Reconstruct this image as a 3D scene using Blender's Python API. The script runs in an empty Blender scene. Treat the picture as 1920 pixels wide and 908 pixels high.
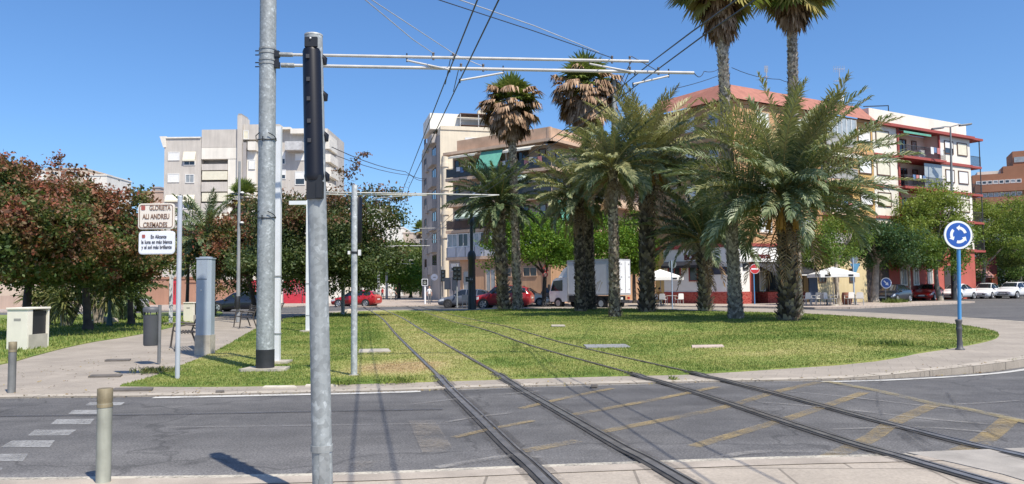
import bpy, bmesh, math, random
import numpy as np
from mathutils import Vector, Matrix
R = math.radians
scene = bpy.context.scene
COL = scene.collection
FPX, H, PITCH, ROLL = 1440.0, 1.53, R(3.42), R(-0.6)
CAMM = Matrix.Rotation(R(90) + PITCH, 3, 'X') @ Matrix.Rotation(ROLL, 3, 'Z')

def ray(x, y):
    return CAMM @ Vector(((x - 960) / FPX, -(y - 454) / FPX, -1.0))
def G(x, y, z=0.0):
    """ground point seen in the photo at a pixel"""
    d = ray(x, y); t = (z - H) / d.z
    return Vector((d.x * t, d.y * t, z))
def D(x, y, Y):
    """point at a distance Y ahead"""
    d = ray(x, y); t = Y / d.y
    return Vector((d.x * t, Y, H + d.z * t))

# ---------------------------------------------------------------- materials
MATS = {}
class NT:
    def __init__(s, m):
        s.t = m.node_tree; s.n = s.t.nodes; s.l = s.t.links
    def new(s, typ, **kw):
        n = s.n.new(typ)
        for k, v in kw.items():
            if k in n.inputs.keys(): n.inputs[k].default_value = v
            else: setattr(n, k, v)
        return n
    def link(s, a, b): s.l.new(a, b)
    def noise(s, coord, scale, detail=4, rough=.55):
        n = s.new('ShaderNodeTexNoise'); n.inputs['Scale'].default_value = scale
        n.inputs['Detail'].default_value = detail; n.inputs['Roughness'].default_value = rough
        s.link(coord, n.inputs['Vector']); return n.outputs['Fac']
    def ramp(s, fac, stops):
        n = s.new('ShaderNodeValToRGB'); e = n.color_ramp.elements
        while len(e) > 1: e.remove(e[-1])
        e[0].position = stops[0][0]; e[0].color = (*stops[0][1], 1)
        for p, c in stops[1:]:
            q = e.new(p); q.color = (*c, 1)
        s.link(fac, n.inputs['Fac']); return n.outputs['Color']
    def mix(s, fac, a, b, mode='MIX'):
        n = s.new('ShaderNodeMix', data_type='RGBA', blend_type=mode)
        for sock, v in ((n.inputs[0], fac), (n.inputs[6], a), (n.inputs[7], b)):
            if isinstance(v, (int, float)): sock.default_value = v
            elif isinstance(v, tuple): sock.default_value = (*v, 1)
            else: s.link(v, sock)
        return n.outputs[2]
    def math(s, op, a, b=0.0):
        n = s.new('ShaderNodeMath', operation=op)
        for i, v in enumerate((a, b)):
            if isinstance(v, (int, float)): n.inputs[i].default_value = v
            else: s.link(v, n.inputs[i])
        return n.outputs[0]

def newmat(name):
    m = bpy.data.materials.new(name); m.use_nodes = True
    nt = NT(m); b = nt.n['Principled BSDF']; MATS[name] = m
    return m, nt, b
def g3(v): return (v, v, v)

def mat(name, c, rough=.7, var=.12, scale=3.0, metal=0.0, bump=0.0, bscale=30.0, coat=0.0, fine=0.0, spec=.5, streak=0.0):
    """plain surface with broad wear and an optional fine grain"""
    if name in MATS: return MATS[name]
    m, nt, b = newmat(name)
    tc = nt.new('ShaderNodeTexCoord').outputs['Object']
    n1 = nt.noise(tc, scale, 5)
    lo = tuple(max(0, x * (1 - var * 1.6)) for x in c); hi = tuple(min(1, x * (1 + var)) for x in c)
    col = nt.ramp(n1, [(.3, lo), (.7, hi)])
    if fine:
        n2 = nt.noise(tc, 140, 2)
        col = nt.mix(1.0, col, nt.ramp(n2, [(.3, g3(1 - fine)), (.7, g3(1.0 + 0))]), 'MULTIPLY')
    if streak:
        mp = nt.new('ShaderNodeMapping'); mp.inputs['Scale'].default_value = (2.2, 2.2, .16)
        nt.link(tc, mp.inputs['Vector'])
        n3 = nt.noise(mp.outputs[0], 1.3, 6, .7)
        col = nt.mix(1.0, col, nt.ramp(n3, [(.38, g3(1 - streak)), (.62, g3(1.0))]), 'MULTIPLY')
    nt.link(col, b.inputs['Base Color'])
    b.inputs['Roughness'].default_value = rough; b.inputs['Metallic'].default_value = metal
    b.inputs['Specular IOR Level'].default_value = spec
    if coat:
        b.inputs['Coat Weight'].default_value = coat; b.inputs['Coat Roughness'].default_value = .05
    if bump:
        bp = nt.new('ShaderNodeBump'); bp.inputs['Strength'].default_value = bump; bp.inputs['Distance'].default_value = .02
        nt.link(nt.noise(tc, bscale, 4), bp.inputs['Height']); nt.link(bp.outputs[0], b.inputs['Normal'])
    return m

def leafmat(name, cols, red=None, redpos=(.45, .6), trans=.3, rough=.55, nscale=.6):
    """leaves: a colour for every leaf, with clumps of a second colour"""
    m, nt, b = newmat(name)
    geo = nt.new('ShaderNodeNewGeometry'); rnd = geo.outputs['Random Per Island']
    n = len(cols)
    col = nt.ramp(rnd, [(i / max(1, n - 1), c) for i, c in enumerate(cols)])
    tc = nt.new('ShaderNodeTexCoord').outputs['Object']
    if red:
        nz = nt.noise(tc, nscale, 3)
        sep = nt.new('ShaderNodeSeparateXYZ'); nt.link(tc, sep.inputs[0])
        f = nt.math('ADD', nz, nt.math('MULTIPLY', nt.math('SUBTRACT', rnd, .5), .12))
        f = nt.math('ADD', f, nt.math('MULTIPLY', nt.math('SUBTRACT', sep.outputs[2], 4.0), .055))
        fac = nt.ramp(f, [(redpos[0], g3(0)), (redpos[1], g3(1))])
        rc = nt.ramp(nt.math('FRACT', nt.math('MULTIPLY', rnd, 7.3)), [(i / max(1, len(red) - 1), c) for i, c in enumerate(red)])
        col = nt.mix(fac, col, rc)
    nt.link(col, b.inputs['Base Color']); b.inputs['Roughness'].default_value = rough
    b.inputs['Specular IOR Level'].default_value = .35
    tr = nt.new('ShaderNodeBsdfTranslucent'); nt.link(nt.mix(.5, col, (.22, .28, .03)), tr.inputs['Color'])
    mx = nt.new('ShaderNodeMixShader'); mx.inputs[0].default_value = trans
    nt.link(b.outputs[0], mx.inputs[1]); nt.link(tr.outputs[0], mx.inputs[2])
    nt.link(mx.outputs[0], nt.n['Material Output'].inputs['Surface'])
    return m

def paint(name, c, rough=.3, metal=0.0):
    return mat(name, c, rough=rough, var=.03, scale=1.5, coat=.8, metal=metal)

# ---------------------------------------------------------------- mesh builder
TW = {}
class Fr:
    """a wall's frame: origin, along, outward"""
    def __init__(s, o, u, n=None):
        s.o = Vector(o); s.u = Vector(u).normalized()
        s.n = Vector(n).normalized() if n is not None else Vector((s.u.y, -s.u.x, 0))
    def p(s, u, z, d=0.0):
        return s.o + s.u * u + s.n * d + Vector((0, 0, z))
    def atx(s, x, y=500):
        """distance along the wall at which the photo's column x meets it"""
        d = ray(x, y); d2 = Vector((d.x, d.y)); o = Vector((s.o.x, s.o.y)); u = Vector((s.u.x, s.u.y))
        den = u.x * d2.y - u.y * d2.x
        return (d2.x * o.y - d2.y * o.x) / den
    def atz(s, u, y):
        p = s.p(u, 0); x = 960 + p.x / p.y * FPX
        return D(x, y, p.y).z

class MB:
    def __init__(s): s.v = []; s.f = []; s.mi = []; s.sm = []; s.mats = []
    def add(s, vs, fs, m, smooth=False):
        if m not in s.mats: s.mats.append(m)
        k = s.mats.index(m); b = len(s.v)
        s.v.extend(Vector(v) for v in vs)
        for f in fs:
            s.f.append([b + i for i in f]); s.mi.append(k); s.sm.append(smooth)
        return s
    def hexa(s, p, m):
        return s.add(p, [(0, 3, 2, 1), (4, 5, 6, 7), (0, 1, 5, 4), (1, 2, 6, 5), (2, 3, 7, 6), (3, 0, 4, 7)], m)
    def box(s, x0, x1, y0, y1, z0, z1, m):
        return s.hexa([(x0, y0, z0), (x1, y0, z0), (x1, y1, z0), (x0, y1, z0), (x0, y0, z1), (x1, y0, z1), (x1, y1, z1), (x0, y1, z1)], m)
    def fbox(s, F, u0, u1, z0, z1, d0, d1, m):
        return s.hexa([F.p(u0, z0, d1), F.p(u1, z0, d1), F.p(u1, z0, d0), F.p(u0, z0, d0), F.p(u0, z1, d1), F.p(u1, z1, d1), F.p(u1, z1, d0), F.p(u0, z1, d0)], m)
    def obox(s, c, a, b, d, m):
        c, a, b, d = Vector(c), Vector(a), Vector(b), Vector(d)
        return s.hexa([c - a - b - d, c + a - b - d, c + a + b - d, c - a + b - d, c - a - b + d, c + a - b + d, c + a + b + d, c - a + b + d], m)
    def tube(s, pts, r, m, n=8, cap=True, smooth=True):
        pts = [Vector(p) for p in pts]
        if not isinstance(r, (list, tuple)): r = [r] * len(pts)
        vs, fs = [], []; ref = None
        for i, p in enumerate(pts):
            t = (pts[min(i + 1, len(pts) - 1)] - pts[max(i - 1, 0)]).normalized()
            if ref is None: ref = Vector((1, 0, 0)) if abs(t.x) < .8 else Vector((0, 1, 0))
            a = t.cross(ref).normalized(); b = t.cross(a); ref = a.cross(t)
            for k in range(n):
                th = 2 * math.pi * k / n
                vs.append(p + (a * math.cos(th) + b * math.sin(th)) * r[i])
        for i in range(len(pts) - 1):
            for k in range(n):
                k2 = (k + 1) % n
                fs.append((i * n + k, i * n + k2, (i + 1) * n + k2, (i + 1) * n + k))
        s.add(vs, fs, m, smooth)
        if cap:
            s.add(vs[:n], [tuple(range(n))[::-1]], m); s.add(vs[-n:], [tuple(range(n))], m)
        return s
    def lathe(s, c, prof, m, n=16, ax=(0, 0, 1), smooth=True):
        ax = Vector(ax).normalized(); c = Vector(c)
        return s.tube([c + ax * z for _, z in prof], [max(r, 1e-4) for r, _ in prof], m, n, True, smooth)
    def ball(s, c, r, m, n=10, sc=(1, 1, 1)):
        c = Vector(c); vs, fs = [], []; h = n // 2
        for i in range(h + 1):
            ph = math.pi * i / h
            for k in range(n):
                th = 2 * math.pi * k / n
                vs.append(c + Vector((math.sin(ph) * math.cos(th) * r * sc[0], math.sin(ph) * math.sin(th) * r * sc[1], math.cos(ph) * r * sc[2])))
        for i in range(h):
            for k in range(n):
                fs.append((i * n + k, (i + 1) * n + k, (i + 1) * n + (k + 1) % n, i * n + (k + 1) % n))
        return s.add(vs, fs, m, True)
    def prism(s, poly, O, ax, ay, dep, m, m2=None):
        """polygon in the plane (ax, ay) from O, thickened by the vector dep"""
        O, ax, ay, dep = Vector(O), Vector(ax), Vector(ay), Vector(dep)
        a = [O + ax * p[0] + ay * p[1] for p in poly]; b = [p + dep for p in a]; n = len(poly)
        s.add(b, [tuple(range(n))], m); s.add(a, [tuple(range(n))[::-1]], m2 or m)
        return s.add(a + b, [(i, (i + 1) % n, n + (i + 1) % n, n + i) for i in range(n)], m2 or m)
    def build(s, name, parent=None, loc=None, rotz=0.0, bevel=0.0):
        me = bpy.data.meshes.new(name)
        M = Matrix.Identity(4)
        if parent is not None: M = TW.get(parent.name, Matrix.Identity(4)).inverted()
        elif loc is not None: M = (Matrix.Translation(loc) @ Matrix.Rotation(rotz, 4, 'Z')).inverted()
        me.from_pydata([M @ v for v in s.v], [], s.f)
        for m in s.mats: me.materials.append(m)
        me.polygons.foreach_set('material_index', s.mi); me.polygons.foreach_set('use_smooth', s.sm)
        me.update()
        o = bpy.data.objects.new(name, me); COL.objects.link(o)
        if parent is not None:
            o.parent = parent; TW[o.name] = TW.get(parent.name, Matrix.Identity(4))
        elif loc is not None:
            o.location = loc; o.rotation_euler = (0, 0, rotz)
            TW[o.name] = Matrix.Translation(loc) @ Matrix.Rotation(rotz, 4, 'Z')
        if bevel:
            md = o.modifiers.new('edge', 'BEVEL'); md.width = bevel; md.segments = 2; md.limit_method = 'ANGLE'
        return o

def tag(o, label, cat, group=None, kind=None):
    if label: o['label'] = label
    if cat: o['category'] = cat
    if group: o['group'] = group
    if kind: o['kind'] = kind
    return o
def struct(o, label=None, cat=None, kind='structure'):
    o['kind'] = kind
    if label: o['label'] = label
    if cat: o['category'] = cat
    return o
def thing(name, label, cat, loc=(0, 0, 0), rotz=0.0, group=None):
    o = bpy.data.objects.new(name, None); COL.objects.link(o)
    o.empty_display_size = .2
    o.location = loc; o.rotation_euler = (0, 0, rotz)
    TW[o.name] = Matrix.Translation(Vector(loc)) @ Matrix.Rotation(rotz, 4, 'Z')
    return tag(o, label, cat, group)
def dup(root, loc, rotz=0.0, label=None, group=None, scale=None):
    r = root.copy(); COL.objects.link(r); r.location = loc; r.rotation_euler = (0, 0, rotz)
    if scale: r.scale = (scale,) * 3 if isinstance(scale, (int, float)) else scale
    if label: r['label'] = label
    if group: r['group'] = group
    for ch in list(root.children):
        c = ch.copy(); COL.objects.link(c); c.parent = r
        for gc in list(ch.children):
            d = gc.copy(); COL.objects.link(d); d.parent = c
    return r
def rawmesh(name, V, F, m, parent=None, smooth=False, color=None):
    """quads from numpy arrays"""
    me = bpy.data.meshes.new(name)
    V = np.asarray(V, dtype=np.float32).reshape(-1, 3); F = np.asarray(F, dtype=np.int32)
    if parent is not None and parent.name in TW:
        Mi = np.array(TW[parent.name].inverted()); V = (V @ Mi[:3, :3].T + Mi[:3, 3]).astype(np.float32)
    k = F.shape[1]
    me.vertices.add(len(V)); me.vertices.foreach_set('co', V.ravel())
    me.loops.add(F.size); me.loops.foreach_set('vertex_index', F.ravel())
    me.polygons.add(len(F)); me.polygons.foreach_set('loop_start', np.arange(0, F.size, k, dtype=np.int32))
    if smooth: me.polygons.foreach_set('use_smooth', np.ones(len(F), dtype=bool))
    me.materials.append(m); me.update(calc_edges=True); me.validate()
    o = bpy.data.objects.new(name, me); COL.objects.link(o)
    if parent is not None:
        o.parent = parent; TW[o.name] = TW.get(parent.name, Matrix.Identity(4))
    return o

def text(s, size, m, O, right, up, parent, name='lettering', bold=0.0, ext=.004, align='CENTER', wfit=None):
    cu = bpy.data.curves.new('t', 'FONT'); cu.body = s; cu.size = size; cu.align_x = align; cu.extrude = ext; cu.offset = bold
    cu.resolution_u = 3
    ob = bpy.data.objects.new('t', cu); COL.objects.link(ob)
    dg = bpy.context.evaluated_depsgraph_get(); dg.update()
    me = bpy.data.meshes.new_from_object(ob.evaluated_get(dg))
    bpy.data.objects.remove(ob); bpy.data.curves.remove(cu)
    me.name = name
    right, up = Vector(right).normalized(), Vector(up).normalized(); nn = right.cross(up)
    xs = [v.co.x for v in me.vertices]; k = 1.0
    if wfit and xs: k = wfit / (max(xs) - min(xs))
    Mi = TW.get(parent.name, Matrix.Identity(4)).inverted() if parent else Matrix.Identity(4)
    for v in me.vertices:
        v.co = Mi @ (Vector(O) + right * v.co.x * k + up * v.co.y + nn * v.co.z)
    me.materials.clear(); me.materials.append(m)
    for p in me.polygons: p.material_index = 0
    o = bpy.data.objects.new(name, me); COL.objects.link(o)
    if parent: o.parent = parent; TW[o.name] = TW.get(parent.name, Matrix.Identity(4))
    return o

# ---------------------------------------------------------------- ground pieces
def sheet(name, pts, zf, m, cell=None, skirt=None):
    bm = bmesh.new()
    vs = [bm.verts.new((p[0], p[1], 0)) for p in pts]
    f = bm.faces.new(vs); f.normal_update()
    if f.normal.z < 0: f.normal_flip()
    if cell:
        xs = [p[0] for p in pts]; ys = [p[1] for p in pts]
        for a, (lo, hi) in enumerate(((min(xs), max(xs)), (min(ys), max(ys)))):
            k = lo + cell
            while k < hi:
                co = [0, 0, 0]; no = [0, 0, 0]; co[a] = k; no[a] = 1
                bmesh.ops.bisect_plane(bm, geom=bm.verts[:] + bm.edges[:] + bm.faces[:], plane_co=co, plane_no=no)
                k += cell
    bmesh.ops.triangulate(bm, faces=bm.faces[:])
    for v in bm.verts: v.co.z = zf(v.co.x, v.co.y)
    if skirt is not None:
        be = [e for e in bm.edges if e.is_boundary]
        r = bmesh.ops.extrude_edge_only(bm, edges=be)
        for v in r['geom']:
            if isinstance(v, bmesh.types.BMVert): v.co.z = skirt
    bmesh.ops.recalc_face_normals(bm, faces=bm.faces[:])
    me = bpy.data.meshes.new(name); bm.to_mesh(me); bm.free(); me.materials.append(m)
    o = bpy.data.objects.new(name, me); COL.objects.link(o)
    return o

def smooth_line(pts, n=6):
    pts = [Vector((p[0], p[1])) for p in pts]; out = []
    P = [pts[0] * 2 - pts[1]] + pts + [pts[-1] * 2 - pts[-2]]
    for i in range(1, len(P) - 2):
        a, b, c, d = P[i - 1], P[i], P[i + 1], P[i + 2]
        for k in range(n):
            t = k / n
            out.append(.5 * ((2 * b) + (c - a) * t + (2 * a - 5 * b + 4 * c - d) * t * t + (3 * b - a - 3 * c + d) * t ** 3))
    out.append(pts[-1]); return out

def ribbon(mb, line, w0, w1, zf, m, dz=0.0, thick=0.0):
    """a band along a line, from w0 to w1 to its left"""
    vs, fs = [], []
    n = len(line)
    for i, p in enumerate(line):
        t = (line[min(i + 1, n - 1)] - line[max(i - 1, 0)]).normalized(); nn = Vector((-t.y, t.x))
        a, b = p + nn * w0, p + nn * w1
        za, zb = zf(a.x, a.y) + dz, zf(b.x, b.y) + dz
        if thick: vs += [(a.x, a.y, za - thick), (a.x, a.y, za), (b.x, b.y, zb), (b.x, b.y, zb - thick)]
        else: vs += [(a.x, a.y, za), (b.x, b.y, zb)]
    for i in range(n - 1):
        if thick:
            for k in range(3): fs.append((4 * i + k, 4 * i + 4 + k, 4 * i + 5 + k, 4 * i + 1 + k))
        else: fs.append((2 * i, 2 * i + 2, 2 * i + 3, 2 * i + 1))
    mb.add(vs, fs, m); return mb

def inside(px, py, poly):
    px = np.asarray(px); py = np.asarray(py); r = np.zeros(px.shape, bool); j = len(poly) - 1
    for i in range(len(poly)):
        xi, yi, xj, yj = poly[i][0], poly[i][1], poly[j][0], poly[j][1]
        if yi != yj: r ^= ((yi > py) != (yj > py)) & (px < (xj - xi) * (py - yi) / (yj - yi) + xi)
        j = i
    return r
def sstep(a, b, x):
    t = min(1, max(0, (x - a) / (b - a))); return t * t * (3 - 2 * t)
# ================================================================ ground, road, tracks
WHITE = mat('white_paint', (.72, .72, .70), .6, .08)
DARKM = mat('black_metal', (.018, .019, .022), .45, .15)
GALV = None
def make_galv(name, c, sc):
    m, nt, b = newmat(name)
    tc = nt.new('ShaderNodeTexCoord').outputs['Object']
    v = nt.new('ShaderNodeTexVoronoi'); v.inputs['Scale'].default_value = sc; nt.link(tc, v.inputs['Vector'])
    sp = nt.new('ShaderNodeSeparateColor'); nt.link(v.outputs['Color'], sp.inputs[0])
    n = nt.noise(tc, sc * .22, 6, .7)
    k = nt.math('ADD', nt.math('MULTIPLY', sp.outputs[0], .35), nt.math('MULTIPLY', n, .8))
    col = nt.ramp(k, [(.3, tuple(x * .75 for x in c)), (.55, c), (.70, tuple(min(1, x * 1.12) for x in c)), (.80, tuple(min(1, x * 1.6) for x in c))])
    sc_ = nt.noise(tc, 9, 8, .8)
    col = nt.mix(nt.ramp(sc_, [(.60, g3(0)), (.66, g3(.55))]), col, (.48, .49, .48))
    sc2 = nt.noise(tc, 5, 7, .75)
    col = nt.mix(nt.ramp(sc2, [(.62, g3(0)), (.70, g3(.6))]), col, (.12, .125, .12))
    mp = nt.new('ShaderNodeMapping'); mp.inputs['Scale'].default_value = (6, 6, .5); nt.link(tc, mp.inputs['Vector'])
    st = nt.noise(mp.outputs[0], 1.5, 6, .7)
    col = nt.mix(1.0, col, nt.ramp(st, [(.35, g3(.8)), (.6, g3(1))]), 'MULTIPLY')
    nt.link(col, b.inputs['Base Color']); b.inputs['Roughness'].default_value = .55; b.inputs['Metallic'].default_value = .15
    return m
GALV = make_galv('galvanised_steel', (.30, .325, .33), 30)
GALV2 = make_galv('dull_galvanised_steel', (.29, .305, .305), 26)

# asphalt with stone grain, tyre lanes and patches
m, nt, b = newmat('asphalt')
tc = nt.new('ShaderNodeTexCoord').outputs['Object']
n1 = nt.noise(tc, .35, 5); n2 = nt.noise(tc, 48, 4, .75); n3 = nt.noise(tc, 2.2, 5, .7)
col = nt.ramp(n1, [(.3, (.084, .082, .083)), (.7, (.120, .116, .112))])
col = nt.mix(1.0, col, nt.ramp(n2, [(.32, g3(.45)), (.5, g3(1.0)), (.66, g3(1.75))]), 'MULTIPLY')
col = nt.mix(1.0, col, nt.ramp(n3, [(.3, g3(.72)), (.7, g3(1.16))]), 'MULTIPLY')
sepy = nt.new('ShaderNodeSeparateXYZ'); nt.link(tc, sepy.inputs[0])   # bleached, stony strip along the near edge
edge = nt.ramp(nt.math('ADD', nt.math('MULTIPLY', nt.math('SUBTRACT', sepy.outputs[1], 6.5), .36), nt.math('MULTIPLY', n3, .5)), [(.25, g3(1.38)), (.95, g3(1.0))])
col = nt.mix(1.0, col, edge, 'MULTIPLY')
spots = nt.ramp(nt.noise(tc, .9, 3, .5), [(.66, g3(1.0)), (.74, g3(.68))])       # oil stains
col = nt.mix(1.0, col, spots, 'MULTIPLY')
vc = nt.new('ShaderNodeTexVoronoi', feature='DISTANCE_TO_EDGE'); vc.inputs['Scale'].default_value = .22
wn = nt.new('ShaderNodeTexNoise'); wn.inputs['Scale'].default_value = 1.4; nt.link(tc, wn.inputs['Vector'])
va = nt.new('ShaderNodeVectorMath', operation='ADD'); vm = nt.new('ShaderNodeVectorMath', operation='SCALE'); vm.inputs['Scale'].default_value = 1.1
nt.link(wn.outputs['Color'], vm.inputs[0]); nt.link(tc, va.inputs[0]); nt.link(vm.outputs[0], va.inputs[1]); nt.link(va.outputs[0], vc.inputs['Vector'])
crack = nt.ramp(vc.outputs['Distance'], [(.0, g3(.5)), (.0035, g3(.6)), (.006, g3(1.0))])
col = nt.mix(.7, col, nt.mix(1.0, col, crack, 'MULTIPLY'))
mp = nt.new('ShaderNodeMapping'); mp.inputs['Scale'].default_value = (.05, .9, 1); nt.link(tc, mp.inputs['Vector'])
n4 = nt.noise(mp.outputs[0], 1.6, 4)
col = nt.mix(1.0, col, nt.ramp(n4, [(.35, g3(.78)), (.6, g3(1.08))]), 'MULTIPLY')
nt.link(col, b.inputs['Base Color']); b.inputs['Roughness'].default_value = .85
bp = nt.new('ShaderNodeBump'); bp.inputs['Strength'].default_value = .5; bp.inputs['Distance'].default_value = .006
nt.link(n2, bp.inputs['Height']); nt.link(bp.outputs[0], b.inputs['Normal'])
ASPH = m

def paving(name, c, bw, bh, rot=0.0, mortar=.012):
    m, nt, b = newmat(name)
    tc = nt.new('ShaderNodeTexCoord').outputs['Object']
    mp = nt.new('ShaderNodeMapping'); mp.inputs['Rotation'].default_value = (0, 0, rot); nt.link(tc, mp.inputs['Vector'])
    br = nt.new('ShaderNodeTexBrick'); br.inputs['Scale'].default_value = 1.0
    br.inputs['Brick Width'].default_value = bw; br.inputs['Row Height'].default_value = bh; br.inputs['Mortar Size'].default_value = mortar
    br.inputs['Color1'].default_value = (*c, 1); br.inputs['Color2'].default_value = (*[x * .9 for x in c], 1)
    br.inputs['Mortar'].default_value = (*[x * .55 for x in c], 1)
    nt.link(mp.outputs[0], br.inputs['Vector'])
    n1 = nt.noise(tc, .8, 6, .65); n2 = nt.noise(tc, 45, 3, .6)
    col = nt.mix(1.0, br.outputs['Color'], nt.ramp(n1, [(.3, g3(.78)), (.7, g3(1.1))]), 'MULTIPLY')
    col = nt.mix(1.0, col, nt.ramp(n2, [(.3, g3(.82)), (.7, g3(1.1))]), 'MULTIPLY')
    nt.link(col, b.inputs['Base Color']); b.inputs['Roughness'].default_value = .85
    return m
PAVE = paving('pavement_slabs', (.42, .365, .30), 1.2, .6, .06)
PATH = paving('path_paving', (.36, .315, .262), .4, .4, .4, .004)
PINK = paving('pink_paving', (.46, .385, .325), .3, .3)
KERB = mat('kerb_stone', (.45, .40, .33), .85, .15, 2.0, fine=.2)
CONC = mat('concrete', (.45, .41, .34), .9, .18, 3.0, fine=.2, bump=.3)

def hs(X, Y):
    return .015 + .115 * max(sstep(4.5, 8.5, X), sstep(20, 30, Y) * sstep(-4, 0, X))
flat = lambda X, Y: 0.0

o = sheet('road', [(-900, -60), (900, -60), (900, 1400), (-900, 1400)], flat, ASPH); struct(o)

nf = smooth_line([(-60, 6.2), (-12, 6.28), (-4.2, 6.33), (-1.64, 6.37), (.16, 6.58), (2.16, 6.80), (3.46, 6.88), (4.65, 7.01), (8, 7.2), (20, 7.1), (60, 6)], 4)
o = sheet('near_pavement', [tuple(p) for p in nf] + [(60, -14), (-60, -14)], lambda x, y: .012, PAVE, None, -.05); struct(o)
mb = MB(); ribbon(mb, nf, -.22, 0, lambda x, y: .018, mat('worn_near_kerb', (.42, .365, .305), .9, .15, 2.0, fine=.25)); struct(mb.build('near_kerb'))

FRONT = smooth_line([(-60, 11.3), (-20, 11.3), (-7.5, 11.3), (-5.2, 11.32), (-2.9, 11.5), (-1.8, 11.62), (.6, 12.05), (3.5, 12.35), (5.1, 12.42), (6.2, 12.6), (7.9, 13.2), (9.3, 14.1), (12.4, 16.4), (15.2, 19.6), (17.3, 23.5), (18.4, 28), (18.3, 33), (17, 40.9), (15.2, 46.5), (12.2, 51.2), (8, 54.3), (2, 55.8), (-4, 56.6), (-10, 57)], 5)
island = [tuple(p) for p in FRONT] + [(-12.5, 55.5), (-14, 51), (-19, 50), (-60, 50)]
o = sheet('park_pavement', island, hs, PATH, 2.0, -.05); struct(o)
mb = MB(); ribbon(mb, FRONT, 0.0, .28, hs, KERB, .005); struct(mb.build('island_kerb'))
m_joint = mat('kerb_joint', (.16, .14, .12), .95)
mb = MB(); acc = 0.0
for p, q in zip(FRONT[:-1], FRONT[1:]):
    L_ = (q - p).length; t_ = (q - p) / L_; n_ = Vector((-t_.y, t_.x))
    while acc < L_:
        c_ = p + t_ * acc
        if -9 < c_.x and c_.y < 34:
            z_ = hs(c_.x, c_.y) + .0065; pts_ = []
            for s_, w_ in ((-.004, -.007), (-.004, .007), (.281, .007), (.281, -.007)): v_ = c_ + n_ * s_ + t_ * w_; pts_.append(v_)
            mb.hexa([(v.x, v.y, -.01) for v in pts_] + [(v.x, v.y, z_) for v in pts_], m_joint)
        acc += 1.0
    acc -= L_
struct(mb.build('island_kerb'))

# lawns
def gp(L, z=.03): return [tuple(G(x, y, z)[:2]) for x, y in L]
lawn = [tuple(p) for p in smooth_line(gp([(225, 723), (350, 724), (480, 723), (660, 719), (830, 714), (1010, 708), (1190, 703.5), (1290, 701), (1400, 695)]) +
    gp([(1640, 672), (1740, 659), (1800, 650), (1850, 640), (1872, 631), (1862, 621), (1800, 610), (1700, 601), (1500, 588.5), (1300, 583.5)], .14) +
    gp([(1150, 582), (1000, 582.5), (800, 582), (690, 583), (600, 589), (545, 596), (500, 607), (470, 622), (430, 645), (395, 663), (335, 687), (285, 707)]), 3)]
lawn2 = [tuple(p) for p in smooth_line(gp([(-420, 705), (-150, 697), (0, 683), (60, 668), (122, 652), (180, 640), (250, 629), (330, 612), (395, 597), (418, 588), (400, 583), (330, 586), (100, 590), (-120, 592), (-420, 600)]), 3)]
TLC = smooth_line([(1.7, 1.5), (1.2, 4.0), (.78, 6.14), (.46, 7.6), (.06, 9.5), (-.70, 13), (-1.55, 17), (-3.36, 25.6), (-6.05, 38.9), (-9.1, 52.5), (-12.2, 66), (-17.5, 90), (-24, 125), (-29, 160)], 8)
TRC = smooth_line([(5.2, 1.5), (4.6, 4.2), (3.95, 6.7), (3.6, 8.4), (3.3, 10.2), (3.02, 11.7), (2.55, 13.4), (2.1, 15.2), (1.28, 18.6), (-.1, 25.0), (-1.95, 33.2), (-5.35, 50.7), (-8.8, 67.8), (-13.2, 88.5), (-20, 125), (-25, 160)], 8)
def ldist(P, line):
    L = np.array([[p[0], p[1]] for p in line]); d = np.full(len(P), 1e9)
    for a, c in zip(L[:-1], L[1:]):
        ab = c - a; t = np.clip(((P - a) @ ab) / (ab @ ab), 0, 1); q = a + t[:, None] * ab
        d = np.minimum(d, np.hypot(*(P - q).T))
    return d
BPX = G(760, 688, .03)
def dryness(P):
    a = .5 * np.exp(-(ldist(P, TLC) / .8) ** 4) + .3 * np.exp(-(ldist(P, TRC) / .8) ** 4)
    e = np.exp(-(((P[:, 0] - BPX.x) / 1.1) ** 2 + ((P[:, 1] - BPX.y) / 1.6) ** 2)); a = np.maximum(a, 1.5 * e)
    for (x, y, rx, ry, k) in ((G(410, 672), 0, 1.6, 1.8, .6), (G(1480, 664), 0, 2.5, 2.0, .5), (G(1100, 620), 0, 5, 5, .25), (G(1690, 640), 0, 1.5, 2.5, .4), (G(820, 650), 0, 1.5, 5, .5)):
        a = np.maximum(a, k * np.exp(-(((P[:, 0] - x.x) / rx) ** 2 + ((P[:, 1] - x.y) / ry) ** 2)))
    fr = ldist(P, FRONT)
    a = a - .55 * np.exp(-((fr - .45) / .45) ** 2) * (P[:, 0] < 3.5)
    return np.clip(a, -.4, 1.6)
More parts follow.
